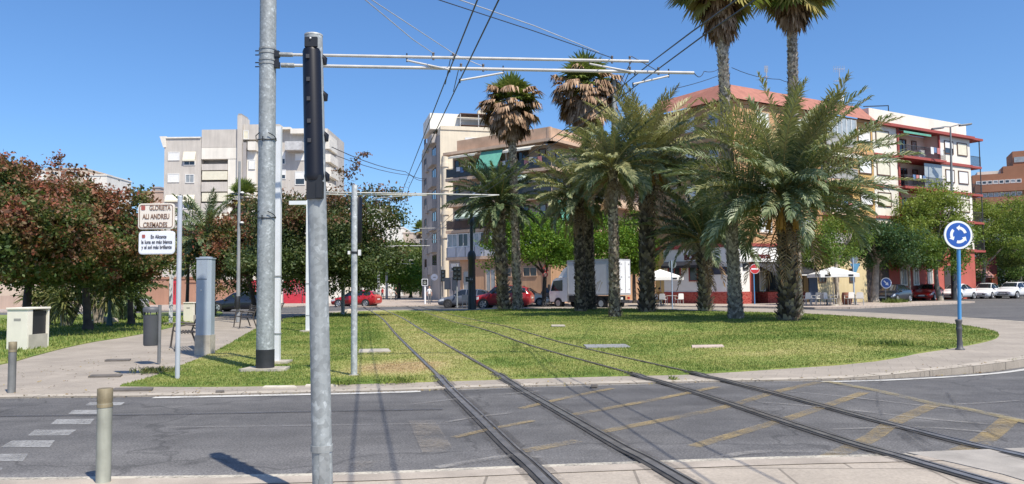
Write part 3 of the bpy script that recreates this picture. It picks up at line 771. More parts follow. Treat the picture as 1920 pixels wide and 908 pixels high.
def plaque(name, x0, x1, y0, y1, mface):
    a, c = D(x0, y0, b.y - .03), D(x1, y1, b.y - .03)
    w, h = (c.x - a.x) / 2, (a.z - c.z) / 2; ce = Vector(((a.x + c.x) / 2, b.y - .03, (a.z + c.z) / 2))
    mb = MB(); mb.prism(rrect(w, h, .06), ce, (1, 0, 0), (0, 0, 1), (0, .03, 0), SIGNP, mface); mb.prism(rrect(w - .012, h - .012, .05), ce + Vector((0, -.004, 0)), (1, 0, 0), (0, 0, 1), (0, .01, 0), mface)
    o = mb.build(name, t); return o, ce, w, h
o, ce, w, h = plaque('street_plaque', 259.5, 326.5, 382, 429.5, CREAM)
def outline(ce, w, h, r, th, m, y):
    mb = MB(); a = rrect(w, h, r); c = rrect(w - th, h - th, r - th * .6); n = len(a)
    vs = [ce + Vector((p[0], y, p[1])) for p in a] + [ce + Vector((p[0], y, p[1])) for p in c]
    mb.add(vs, [(i, n + i, n + (i + 1) % n, (i + 1) % n) for i in range(n)], m); return mb
outline(ce, w - .022, h - .022, .045, .011, BRN, -.008).build('border', o)
F = Vector((0, -.008, 0))
text('GLORIETA', .125, BRN, ce + F + Vector((.065, 0, .105)), (1, 0, 0), (0, 0, 1), o, bold=.0015, wfit=.365)
text('ALI ANDREU', .125, BRN, ce + F + Vector((.0, 0, -.045)), (1, 0, 0), (0, 0, 1), o, bold=.0015, wfit=.465)
text('CREMADES', .125, BRN, ce + F + Vector((-.012, 0, -.19)), (1, 0, 0), (0, 0, 1), o, bold=.0015, wfit=.415)
def emblem(ce, s, m, par):
    mb = MB(); mb.prism([(-.5, .5), (-.2, .6), (0, .52), (.2, .6), (.5, .5), (.5, -.4), (.3, -.55), (-.3, -.55), (-.5, -.4)], ce, Vector((s, 0, 0)), Vector((0, 0, s)), (0, .002, 0), m); mb.build('emblem', par)
emblem(ce + Vector((-.225, -.009, .145)), .07, RED, o)
o, ce, w, h = plaque('verse_plaque', 260.5, 327, 434, 476.5, WPLQ)
text('En Alicante', .09, GREYL, ce + F + Vector((.035, 0, .075)), (1, 0, 0), (0, 0, 1), o, bold=.0005, wfit=.27)
text('la luna es más blanca', .09, GREYL, ce + F + Vector((.005, 0, -.015)), (1, 0, 0), (0, 0, 1), o, bold=.0005, wfit=.53)
text('y el sol más brillante', .09, GREYL, ce + F + Vector((.005, 0, -.105)), (1, 0, 0), (0, 0, 1), o, bold=.0005, wfit=.52)
emblem(ce + Vector((-.225, -.009, .11)), .055, RED, o)
# --- bollards
def bollard(x, y, ytop, r, lab, m1, m2, band=True):
    b = Vector(base(x, y, .012)); zt = pole_top(b, ytop); h = zt - b.z
    t = thing('bollard', lab, 'bollard', b, 0, 'pavement bollards')
    mb = MB(); mb.tube([b, b + Z * h * .84], r, m1, 18); mb.build('post', t)
    mb = MB(); mb.lathe(b + Z * h * .80, [(r * 1.06, 0), (r * 1.06, h * .03), (r * .98, h * .04), (r * 1.04, h * .06), (r * 1.04, h * .197), (r * .9, h * .2)], m2, 18); mb.build('head', t)
    return t
BOL = mat('bollard_paint', (.36, .37, .31), .6, .2, 3, streak=.35); BOLH = mat('rusty_bollard_head', (.24, .20, .12), .65, .3, 6, streak=.4)
BOLD = mat('grey_bollard_paint', (.20, .205, .20), .6, .2, 3, streak=.5)
bollard(193.5, 905, 728, .056, 'pale green bollard with a rusty head, closest to the camera on the near pavement', BOL, BOLH)
bollard(21.5, 737, 641, .055, 'grey bollard with brown stained foot beside the path entrance', BOLD, BOLH)
# --- litter bin
b = base(298, 682, .03); t = thing('litter_bin', 'dark grey round litter bin hung from a slim post on the path', 'litter bin', b)
BING = mat('bin_grey', (.085, .09, .10), .55, .1, 3); mb = MB(); zt = pole_top(b, 572)
mb.tube([b, Vector((b.x, b.y, zt))], .034, mat('bin_post_grey', (.15, .155, .16), .5), 12); mb.build('post', t)
c = Vector((b.x - .175, b.y, pole_top(b, 648))); hh = pole_top(b, 578) - c.z
mb = MB(); mb.lathe(c, [(.135, 0), (.15, .03), (.155, hh * .8), (.16, hh * .82)], BING, 20); mb.build('bin_body', t)
mb = MB(); mb.lathe(c + Z * hh * .9, [(.165, 0), (.168, hh * .05), (.16, hh * .12), (.08, hh * .14)], BING, 20)
for a in range(5): mb.tube([c + Vector((.145 * math.cos(a * 1.257), .145 * math.sin(a * 1.257), hh * .8)), c + Vector((.145 * math.cos(a * 1.257), .145 * math.sin(a * 1.257), hh * .93))], .012, BING, 5)
mb.build('bin_lid', t)
mb = MB(); mb.box(c.x + .13, b.x, b.y - .015, b.y + .015, c.z + hh * .6, c.z + hh * .66, BING); mb.build('bracket', t)
# --- utility pillar
b = base(384, 664, .03); t = thing('utility_pillar', 'tall blue grey metal pillar on a concrete foot beside the bench', 'utility pillar', b)
UP = mat('pillar_paint', (.30, .35, .41), .5, .06, 2, streak=.12); zt = pole_top(b, 486)
mb = MB(); mb.prism([(-.17, -.15), (.10, -.15), (.17, -.08), (.17, .15), (-.17, .15)], Vector((b.x, b.y, pole_top(b, 628))), (1, 0, 0), (0, 1, 0), (0, 0, zt - pole_top(b, 628)), UP); mb.build('casing', t, bevel=.008)
mb = MB(); mb.prism([(-.185, -.165), (.11, -.165), (.185, -.09), (.185, .165), (-.185, .165)], Vector((b.x, b.y, zt)), (1, 0, 0), (0, 1, 0), (0, 0, .03), UP)
mb.prism([(-.12, -.11), (.06, -.11), (.12, -.05), (.12, .11), (-.12, .11)], Vector((b.x, b.y, zt + .03)), (1, 0, 0), (0, 1, 0), (0, 0, .025), UP); mb.build('cap', t, bevel=.01)
mb = MB(); mb.prism([(-.185, -.17), (.185, -.17), (.185, .17), (-.185, .17)], Vector((b.x, b.y, -.0)), (1, 0, 0), (0, 1, 0), (0, 0, pole_top(b, 628)), CONC); mb.build('concrete_foot', t, bevel=.01)
mb = MB(); mb.box(b.x - .145, b.x + .085, b.y - .156, b.y - .149, pole_top(b, 524), pole_top(b, 523.2), DARKM); mb.ball(Vector((b.x - .05, b.y - .153, pole_top(b, 544))), .016, WHITE, 6); mb.build('door_seam', t)
# --- white meter cabinets
CAB = mat('cabinet_cream', (.76, .72, .62), .7, .05, 2, streak=.06)
def cabinet(x0, x1, y0, y1, dep, lab, side=True):
    b = base((x0 + x1) / 2, y1, .03); F = b.y / FPX; w = (x1 - x0) * F; zt = pole_top(b, y0); h = zt - b.z
    t = thing('meter_cabinet', lab, 'cabinet', b, -.12, 'cream meter cabinets')
    B = lambda px, py, pz: TW[t.name] @ Vector((px, py, pz))
    def bx(mb, a0, a1, c0, c1, e0, e1, m): mb.hexa([B(a0, c0, e0), B(a1, c0, e0), B(a1, c1, e0), B(a0, c1, e0), B(a0, c0, e1), B(a1, c0, e1), B(a1, c1, e1), B(a0, c1, e1)], m)
    mb = MB(); bx(mb, -w / 2, w / 2, 0, .05, 0, h * .95, CAB); bx(mb, -w / 2, -w / 2 + .05, .05, dep, 0, h * .95, CAB); bx(mb, -w / 2 + .05, w / 2, dep - .05, dep, 0, h * .95, CAB)
    bx(mb, w / 2 - .05, w / 2, .05, dep - .05, 0, h * .35, mat('cabinet_base', (.40, .37, .32), .8)); bx(mb, w / 2 - .05, w / 2, .05, .18, h * .35, h * .95, CAB)
    bx(mb, -w / 2 + .05, w / 2 - .06, .05, dep - .05, .02, h * .9, DARKM); mb.build('casing', t)
    mb = MB(); bx(mb, -w / 2 - .02, w / 2 + .03, -.03, dep + .02, h * .952, h, CAB); mb.build('lid', t, bevel=.01)
    mb = MB(); bx(mb, -w * .17, w * .17, -.004, .0, h * .68, h * .74, mat('vent_grey', (.28, .27, .25), .7)); mb.build('vent', t)
cabinet(10, 52, 577, 656, .8, 'cream concrete meter cabinet standing on grass before the dark tree trunk')
cabinet(343, 362, 567, 604, .6, 'small cream meter cabinet behind the benches, left of the utility pillar')
# --- benches
BENM = mat('bench_metal', (.055, .045, .04), .5, .1)
def bench(b, rz, lab, w=1.5):
    t = thing('park_bench', lab, 'bench', b, rz, 'metal park benches')
    W = lambda p: TW[t.name] @ Vector(p)
    mb = MB()
    for i in range(7):
        y = -.22 + i * .072; mb.tube([W((-w / 2, y, .44 - .0 * i)), W((w / 2, y, .44))], .018, BENM, 6)
    mb.build('seat', t)
    mb = MB()
    for i in range(6):
        mb.tube([W((-w / 2, .24 + i * .03, .52 + i * .068)), W((w / 2, .24 + i * .03, .52 + i * .068))], .02, BENM, 6)
    mb.build('backrest', t)
    for sx in (-w / 2, w / 2):
        mb = MB(); mb.tube([W((sx, -.30, 0)), W((sx, -.25, .44)), W((sx, -.22, .62)), W((sx, -.05, .66)), W((sx, .28, .62))], .024, BENM, 6); mb.build('armrest', t)
        mb = MB(); mb.tube([W((sx, .36, 0)), W((sx, .22, .40)), W((sx, .28, .62)), W((sx, .42, .92))], .024, BENM, 6); mb.build('leg', t)
b1 = base(334, 655, .03); bench(Vector((b1.x + .1, b1.y + .2, .03)), R(-62), 'dark metal bench beside the blue grey utility pillar')
b1 = base(458, 614, .04); bench(Vector((b1.x, b1.y, .04)), R(-62), 'dark metal bench farther along the path, left of the thick mast')
b1 = base(478, 606, .04); bench(Vector((b1.x + .4, b1.y + 1.2, .04)), R(-62), 'dark metal bench half hidden behind the thick mast')
# --- park lamps (square white posts)
WP = mat('lamp_post_white', (.66, .68, .70), .4, .05, coat=.2)
def park_lamp(x, y, ytop, wpx, lab, headside, hw=.34):
    b = base(x, y, .04); w = wpx / FPX * b.y / 2; zt = pole_top(b, ytop)
    t = thing('park_lamp', lab, 'lamp post', b, 0, 'white square park lamps')
    mb = MB(); mb.box(b.x - w, b.x + w, b.y - w, b.y + w, b.z, zt, WP); mb.build('post', t)
    mb = MB(); mb.box(*sorted((b.x + headside * w * .9, b.x + headside * (w + hw))), b.y - .1, b.y + .1, zt - .16, zt - .02, WP); mb.build('lamp_head', t)
    mb = MB(); mb.box(b.x - .25, b.x + .25, b.y - .22, b.y + .22, .03, .09, CONC); mb.build('base_block', t)
    mb = MB()
    for f in (.12, .36): mb.box(b.x - w - .01, b.x + w + .01, b.y - w - .01, b.y + w + .01, b.z + (zt - b.z) * f, b.z + (zt - b.z) * f + .03, GALV2)
    mb.build('straps', t)
park_lamp(520, 681, 238, 9.5, 'white square lamp post standing right behind the thick mast', -1)
park_lamp(578, 622, 376, 8, 'white square lamp post with a flat head, between the mast and the signal post', -1, .62)
park_lamp(320, 607, 515, 5, 'short white square post on the grass strip beyond the bench', 1, .02)
# --- camera mast and green lamp post
b = base(446, 604, .04); t = thing('camera_mast', 'tall thin grey pole with two small camera globes, before the grey flats', 'camera pole', b); zt = pole_top(b, 303)
mb = MB(); mb.tube([b, Vector((b.x, b.y, zt))], [.10, .055], mat('mast_grey', (.26, .27, .28), .5), 12); mb.build('pole', t)
for y in (364, 420):
    zz = pole_top(b, y); mb = MB(); mb.tube([Vector((b.x, b.y, zz)), Vector((b.x + .12, b.y - .05, zz))], .03, DARKM, 6); mb.ball((b.x + .16, b.y - .06, zz - .03), .09, DARKM, 10); mb.ball((b.x + .16, b.y - .06, zz + .05), .10, WHITE, 10, (1, 1, .6)); mb.build('camera', t)
mb = MB(); zz = pole_top(b, 560); mb.lathe((b.x + .02, b.y - .16, zz - .5), [(.11, 0), (.13, .05), (.13, .6), (.12, .62)], DARKM, 12); mb.build('hanging_bin', t)
b = base(205, 612, .03); t = thing('green_post', 'slender dark green post standing among the trunks under the red tree', 'post', b); zt = pole_top(b, 440)
GRN = mat('dark_green_paint', (.02, .06, .055), .5); mb = MB(); mb.tube([b, Vector((b.x, b.y, zt))], .07, GRN, 10); mb.build('shaft', t)
mb = MB(); mb.lathe(b, [(.14, 0), (.12, .25), (.09, .5), (.07, .55)], GRN, 10); mb.build('foot', t)
# --- small round sign post beside the red hatchback
b = base(643, 590, .04); t = thing('crossing_signal', 'short grey post with a pale disc and white box, before the red hatchback', 'signal post', b)
mb = MB(); mb.tube([b, Vector((b.x, b.y, pole_top(b, 530)))], .11, GALV2, 10); mb.build('post', t)
mb = MB(); zz = pole_top(b, 519.5); mb.tube([(b.x, b.y - .03, zz), (b.x, b.y + .03, zz)], .19, CREAM, 18); mb.build('disc', t)
mb = MB(); zz = pole_top(b, 527.5); mb.box(b.x - .2, b.x + .2, b.y - .1, b.y + .1, zz - .13, zz + .1, WHITE); mb.build('white_box', t)
tagst = base(655, 588, .03)
mb = MB(); mb.ball((tagst.x, tagst.y, .05), .6, mat('pale_rock', (.45, .40, .33), .9, .2, 2, bump=.6), 10, (1, .6, .45)); tag(mb.build('boulder'), 'pale rounded boulder at the foot of the crossing signal post', 'boulder')

# --- traffic signs
BLUE = mat('sign_blue', (.012, .085, .38), .4, .03, coat=.3); SWHITE = mat('sign_white', (.78, .80, .84), .4, .02, coat=.3); SRED = mat('sign_red', (.52, .03, .04), .4, .03, coat=.3)
POLEB = mat('blue_pole_paint', (.07, .27, .55), .4, .05, coat=.3); BACKG = mat('sign_back_grey', (.16, .19, .21), .5, .08)
def circ(r, n=40, c=(0, 0)): return [(c[0] + r * math.cos(2 * math.pi * i / n), c[1] + r * math.sin(2 * math.pi * i / n)) for i in range(n)]
def face(mb, poly, ce, y, m, tilt=None):
    mb.add([ce + Vector((p[0], y, p[1])) for p in poly], [tuple(range(len(poly)))], m)
def round_sign(t, ce, r, kind, name='sign_disc'):
    mb = MB(); mb.prism(circ(r), ce, (1, 0, 0), (0, 0, 1), (0, .025, 0), BACKG, SWHITE if kind != 'back' else BACKG); o = mb.build(name, t)
    mb = MB()
    if kind in ('roundabout', 'arrow'):
        face(mb, circ(r * .86), ce, -.003, BLUE); mb.build('blue_field', o); mb = MB()
        if kind == 'roundabout':
            for a0 in (200, 80, -40):
                vs, n = [], 10
                for i in range(n + 1):
                    a = R(a0 - 66 * i / n); w = .10
                    vs += [ce + Vector((r * (.50 - w) * math.cos(a), -.006, r * (.50 - w) * math.sin(a))), ce + Vector((r * (.50 + w) * math.cos(a), -.006, r * (.50 + w) * math.sin(a)))]
                mb.add(vs, [(2 * i, 2 * i + 1, 2 * i + 3, 2 * i + 2) for i in range(n)], SWHITE)
                a1, a2 = R(a0), R(a0 + 26); pt = []
                for rr, aa in ((.30, a1), (.72, a1), (.52, a2)): pt.append(ce + Vector((r * rr * math.cos(aa), -.006, r * rr * math.sin(aa))))
                mb.add(pt, [(0, 1, 2)], SWHITE)
            mb.build('arrows', o)
        else:
            A = R(-45); ca, sa = math.cos(A), math.sin(A)
            P = [(-.62, .11), (.08, .11), (.08, .36), (.62, 0), (.08, -.36), (.08, -.11), (-.62, -.11)]
            face(mb, [((x * ca - y * sa) * r, (x * sa + y * ca) * r) for x, y in P], ce, -.006, SWHITE); mb.build('arrow', o)
    elif kind == 'noentry':
        face(mb, circ(r * .93), ce, -.003, SRED); mb.build('red_field', o); mb = MB()
        face(mb, [(-r * .72, -r * .15), (r * .72, -r * .15), (r * .72, r * .15), (-r * .72, r * .15)], ce, -.006, SWHITE); mb.build('white_bar', o)
    return o
b = base(1800, 656, .13); zt = pole_top(b, 441); b = Vector((b.x, b.y, .13)); x1 = D(1797, 441, b.y).x; tp = Vector((x1, b.y, zt))
t = thing('roundabout_sign', 'round blue roundabout sign with white arrows on a bright blue pole, at the lawn corner', 'traffic sign', b, 0, 'traffic signs')
k = (pole_top(b, 605) - .13) / (zt - .13); mid = b.lerp(tp, k)
mb = MB(); mb.tube([mid, tp], .038, POLEB, 14); mb.build('pole', t)
mb = MB(); mb.lathe(b, [(.095, 0), (.095, .02), (.062, .04), (.058, .12), (.05, .22), (.055, .40), (.066, .44), (.06, .46), (.052, .48), (.055, .55), (.068, .60), (.07, .63), (.05, .64)], mat('cast_iron', (.085, .085, .09), .55, .15), 16); mb.build('cast_foot', t)
round_sign(t, Vector((D(1797, 441, b.y - .05).x, b.y - .05, zt)), 26.5 / FPX * b.y, 'roundabout')
def sign_post(x, y, z, ysign, rpx, kind, lab, xs=None, m=GALV2, grp='traffic signs', r=.03, name='traffic_sign'):
    b = base(x, y, z); zt = pole_top(b, ysign)
    t = thing(name, lab, 'traffic sign', b, 0, grp)
    front = kind != 'back'
    mb = MB(); mb.tube([b, Vector((b.x, b.y, zt + (0 if front else rpx / FPX * b.y)))], r, m, 10); mb.build('pole', t)
    round_sign(t, Vector((D(xs or x, ysign, b.y).x, b.y - .05 if front else b.y + .035, zt)), rpx / FPX * b.y, kind)
    return t, b
sign_post(1661, 566, .12, 531, 10.2, 'arrow', 'small round blue sign with a white slanting arrow beside the dark hatchback', r=.045)
sign_post(1415, 570.6, .12, 504.5, 9.2, 'noentry', 'red no entry sign with a white bar on a pale blue pole before the bodega', m=POLEB, r=.04)
sign_post(1261, 580, .10, 496, 7.6, 'back', 'back of a round traffic sign on a pale pole before the bodega windows', m=mat('pale_blue_pole', (.32, .42, .55), .4), r=.035)
t, b = sign_post(1602, 569, .12, 487, 7.5, 'back', 'back of a round sign above an upside down triangle, by the right terrace umbrella', r=.05, m=mat('pale_blue_pole', (.32, .42, .55), .4))
ce = Vector((D(1604, 502, b.y).x, b.y + .04, pole_top(b, 502))); s = 13 / FPX * b.y
mb = MB(); mb.prism([(-s * .75, s * .6), (s * .75, s * .6), (.1 * s, -s * .75), (-.1 * s, -s * .75)], ce, (1, 0, 0), (0, 0, 1), (0, .02, 0), mat('blue_sign_back', (.09, .26, .42), .5)); mb.build('triangle_panel', t)
b = base(1023, 574, .05); t = thing('warning_sign', 'red brown triangle and disc sign on a thin post before the tree trunk', 'traffic sign', b, 0, 'traffic signs')
mb = MB(); mb.tube([b, Vector((b.x, b.y, pole_top(b, 497)))], .035, mat('rust_post', (.10, .055, .045), .6), 8); mb.build('pole', t)
ce = Vector((b.x, b.y - .05, pole_top(b, 503))); s = .30
mb = MB(); mb.prism([(-s, -s * .8), (s, -s * .8), (0, s)], ce, (1, 0, 0), (0, 0, 1), (0, .02, 0), SRED); o = mb.build('triangle', t)
mb = MB(); face(mb, [(-s * .62, -s * .58), (s * .62, -s * .58), (0, s * .5)], ce, -.004, mat('dull_pink_panel', (.42, .26, .24), .5)); mb.build('field', o)
ce = Vector((b.x, b.y - .05, pole_top(b, 515))); mb = MB(); mb.prism(circ(.22, 24), ce, (1, 0, 0), (0, 0, 1), (0, .02, 0), SRED); o = mb.build('disc', t)
mb = MB(); face(mb, circ(.15, 20), ce, -.004, mat('dull_pink_panel', (.42, .26, .24), .5)); mb.build('field', o)

# --- tall double street lamp, dark lamp column, hidden lamp masts
b = base(1789, 562, .05); t = thing('street_lamp', 'very tall grey lamp post with two arms and dark base, behind the roundabout sign', 'street lamp', b)
LG = mat('lamp_grey', (.20, .21, .22), .5); LD = mat('dark_column', (.03, .033, .036), .5)
zt = pole_top(b, 238); xt = D(1782, 238, b.y).x; zm = pole_top(b, 402); pm = b.lerp(Vector((xt, b.y, zt)), (zm - b.z) / (zt - b.z))
mb = MB(); mb.tube([b, b + Z * .1, pm], [.27, .24, .2], LD, 12); mb.build('base_column', t)
tp = Vector((xt, b.y, zt)); mb = MB(); mb.tube([pm, tp], [.14, .07], LG, 10); mb.build('pole', t)
for (x1, y1, x2, y2) in ((1756, 241, 1748, 242), (1812, 234, 1817, 235)):
    a, c = D(x1, y1, b.y), D(x2, y2, b.y); mb = MB(); mb.tube([tp, (tp + a) / 2 + Z * .1, a], .05, LG, 8); mb.build('arm', t)
    u = (a - tp).normalized(); mb = MB(); mb.obox(a - u * .1, u * .55, u.cross(Vector((0, 0, 1))).normalized() * .18, Z * .08, LG); mb.build('lamp_head', t, bevel=.04)
b = base(885, 580.5, .05); t = thing('lamp_column', 'dark green column with a thick lower shaft and small black panel, behind the lawn', 'lamp post', b)
DG = mat('column_dark_green', (.018, .028, .03), .45, .1)
z1, z2 = pole_top(b, 478), pole_top(b, 390)
mb = MB(); mb.lathe(b, [(.30, 0), (.30, .9), (.27, 1.0), (.255, z1 - .4), (.30, z1 - .35), (.30, z1 - .05), (.24, z1 + .12), (.13, z1 + .25)], DG, 16); mb.build('lower_shaft', t)
mb = MB(); mb.tube([b + Z * z1, b + Z * (z2 + 1.2)], [.12, .10], DG, 12); mb.lathe(b + Z * (pole_top(b, 420)), [(.12, -.2), (.2, 0), (.2, .2), (.12, .35)], DG, 12); mb.build('upper_shaft', t)
mb = MB(); zz = pole_top(b, 524); mb.box(b.x - .42, b.x + .2, b.y - .36, b.y - .31, zz - .17, zz + .17, DARKM); o = mb.build('black_panel', t)
mb = MB(); zz = pole_top(b, 524)
for i in range(4): mb.box(b.x - .33 + i * .12, b.x - .28 + i * .12, b.y - .365, b.y - .36, zz - .05, zz + (.04 if i % 2 else .08), mat('panel_marks', (.35, .36, .38), .5))
mb.build('panel_marks', o)
b = Vector((D(1151, 500, 46).x, 46, .1)); t = thing('lamp_mast', 'pale grey mast rising behind the leafy palms beneath the arm end', 'lamp post', b)
mb = MB(); mb.tube([b, Vector((D(1151, 141, 46).x, 46, D(1151, 141, 46).z))], [.17, .135], GALV2, 12); mb.build('pole', t)

# --- traffic lights, square and round signs at the corner crossing
LITE = mat('lens_dim', (.30, .33, .30), .3); YB = mat('signal_black', (.02, .022, .02), .5)
def traffic_light(x, y, ytop, lab, heads):
    b = base(x, y, .08); zt = pole_top(b, ytop)
    t = thing('traffic_light', lab, 'traffic light', b, 0, 'traffic lights at the corner')
    mb = MB(); mb.tube([b, Vector((b.x, b.y, zt))], .07, GALV2, 10); mb.build('pole', t)
    for (hx, y0, y1, w) in heads:
        a, c = D(hx, y0, b.y - .15), D(hx, y1, b.y - .15); mb = MB(); mb.box(a.x - w, a.x + w, b.y - .28, b.y + .05, c.z, a.z, YB); o = mb.build('signal_head', t, bevel=.02)
        n = 3; hh = (a.z - c.z) / n
        for i in range(n):
            q = Vector((a.x, b.y - .29, c.z + hh * (i + .5))); mb = MB(); mb.prism(circ(w * .62, 14), q, (1, 0, 0), (0, 0, 1), (0, .01, 0), LITE); mb.build('lens', o)
        for i in range(n):
            mb = MB()
            q = Vector((a.x, b.y - .28, c.z + hh * (i + .5)))
            L = [q + Vector((math.cos(R(k)) * w * .75, 0, math.sin(R(k)) * w * .75)) for k in range(0, 181, 30)]
            mb.add([p for p in L] + [p + Vector((0, -.16, 0)) for p in L], [(i2, i2 + 1, 8 + i2, 7 + i2) for i2 in range(6)], YB); mb.build('hood', o)
traffic_light(829, 571, 500, 'traffic light leaning into the tower corner, left of two', [(831, 506, 528, .20)])
traffic_light(857, 577, 495, 'traffic light with two black heads before the orange ground floor wall', [(853.5, 500, 525, .17), (861, 500, 526, .17)])
b = base(797, 570, .08); t = thing('tram_sign', 'square dark sign with a pale border and tram symbol on a white post', 'traffic sign', b, 0, 'traffic signs')
mb = MB(); mb.tube([b, Vector((b.x, b.y, pole_top(b, 530)))], .09, SWHITE, 10); mb.build('pole', t)
ce = Vector((b.x, b.y - .12, pole_top(b, 529.5))); mb = MB(); mb.prism(rrect(.30, .33, .06), ce, (1, 0, 0), (0, 0, 1), (0, .04, 0), BACKG, SWHITE); o = mb.build('sign_panel', t)
mb = MB(); face(mb, rrect(.25, .28, .04), ce, -.004, YB); mb.build('dark_field', o)
mb = MB(); face(mb, [(-.11, -.17), (.11, -.17), (.12, .04), (.06, .09), (-.06, .09), (-.12, .04)], ce, -.008, LITE); face(mb, [(-.07, -.04), (.07, -.04), (.07, .03), (-.07, .03)], ce, -.011, YB); face(mb, [(-.02, .1), (.02, .1), (.02, .17), (-.02, .17)], ce, -.008, LITE); mb.build('tram_symbol', o)
t, b = sign_post(809.5, 567, .08, 520, 6.3, 'plain', 'round white sign with a dark bar on a tall thin pole at the corner', xs=814.5, r=.05)
mb = MB(); ce = Vector((D(814.5, 520, b.y).x, b.y - .05, pole_top(b, 520))); face(mb, [(-.17, -.04), (.0, -.06), (.17, -.04), (.15, .03), (-.15, .03)], ce, -.004, mat('sign_mark_grey', (.2, .21, .22), .5)); mb.build('dark_bar', t)
BXB = mat('slate_box', (.035, .045, .065), .5)
for i, (x, y, x0, x1, y0, y1, lab) in enumerate(((840, 571, 833, 845, 521, 543, 'dark blue cabinet sign on a post, behind the traffic lights on the left'), (851, 571, 847, 856, 520, 545, 'dark blue cabinet sign on a post, between the two traffic lights'))):
    b = base(x, y, .08); t = thing('information_panel', lab, 'information panel', b, 0, 'dark panels at the corner')
    mb = MB(); mb.tube([b, Vector((b.x, b.y, pole_top(b, y0)))], .06, BXB, 8); mb.build('post', t)
    a, c = D(x0, y0, b.y - .1), D(x1, y1, b.y - .1); mb = MB(); mb.box(a.x, c.x, b.y - .14, b.y - .04, c.z, a.z, BXB); mb.build('panel', t, bevel=.015)
for i, (x, lab) in enumerate(((862.5, 'white marker post at the kerb, beside the traffic light with two heads'), (889, 'white marker post at the kerb, beside the dark green column'))):
    b = base(x, 577.5, .0); b.y += .3; t = thing('marker_post', lab, 'marker post', b, 0, 'kerb marker posts')
    mb = MB(); mb.lathe(b, [(.10, 0), (.09, .6), (.07, 1.1), (.05, 1.15)], SWHITE, 10); mb.build('post', t)
    mb = MB(); mb.lathe(b + Z * .85, [(.093, 0), (.09, .12)], DARKM, 10); mb.build('band', t)
# guard rail panel
b = base(874, 577, .05); t = thing('guard_rail', 'dark blue grey railing panel standing before the slate hatchback', 'railing', b)
mb = MB(); a, c = D(866, 553, b.y), D(884, 575, b.y); mb.box(a.x, c.x, b.y - .02, b.y + .02, c.z + .5, a.z, mat('rail_blue', (.06, .08, .11), .5)); mb.build('panel', t)
for xx in (a.x + .05, (a.x + c.x) / 2, c.x - .05):
    mb = MB(); mb.box(xx - .03, xx + .03, b.y - .03, b.y + .03, .03, a.z + .03, mat('rail_blue', (.06, .08, .11), .5)); mb.build('leg', t)
# ================================================================ vegetation
def unit(v): return v / np.maximum(np.linalg.norm(v, axis=-1, keepdims=True), 1e-9)
def leaf_quads(P, size, rng, up=.35, asp=.55):
    """a small pointed leaf at every point"""
    n = len(P); nn = unit(rng.normal(size=(n, 3)) + np.array([0, 0, up]))
    a = unit(np.cross(nn, rng.normal(size=(n, 3)))); c = np.cross(nn, a)
    s = size * rng.uniform(.6, 1.3, n)[:, None]
    V = np.empty((n, 4, 3)); V[:, 0] = P - a * s * .5; V[:, 1] = P + c * s * asp * .5 + nn * s * .08; V[:, 2] = P + a * s * .5; V[:, 3] = P - c * s * asp * .5 + nn * s * .08
    return V.reshape(-1, 3), np.arange(n * 4).reshape(-1, 4)

def limb(mb, a, c, r0, r1, m, rnd, n=4, bow=.12):
    a, c = Vector(a), Vector(c); L = (c - a).length; o = Vector((rnd.uniform(-1, 1), rnd.uniform(-1, 1), rnd.uniform(-.2, .6))) * L * bow
    pts = [a.lerp(c, i / n) + o * math.sin(math.pi * i / n) for i in range(n + 1)]
    mb.tube(pts, [r0 + (r1 - r0) * i / n for i in range(n + 1)], m, 7); return pts

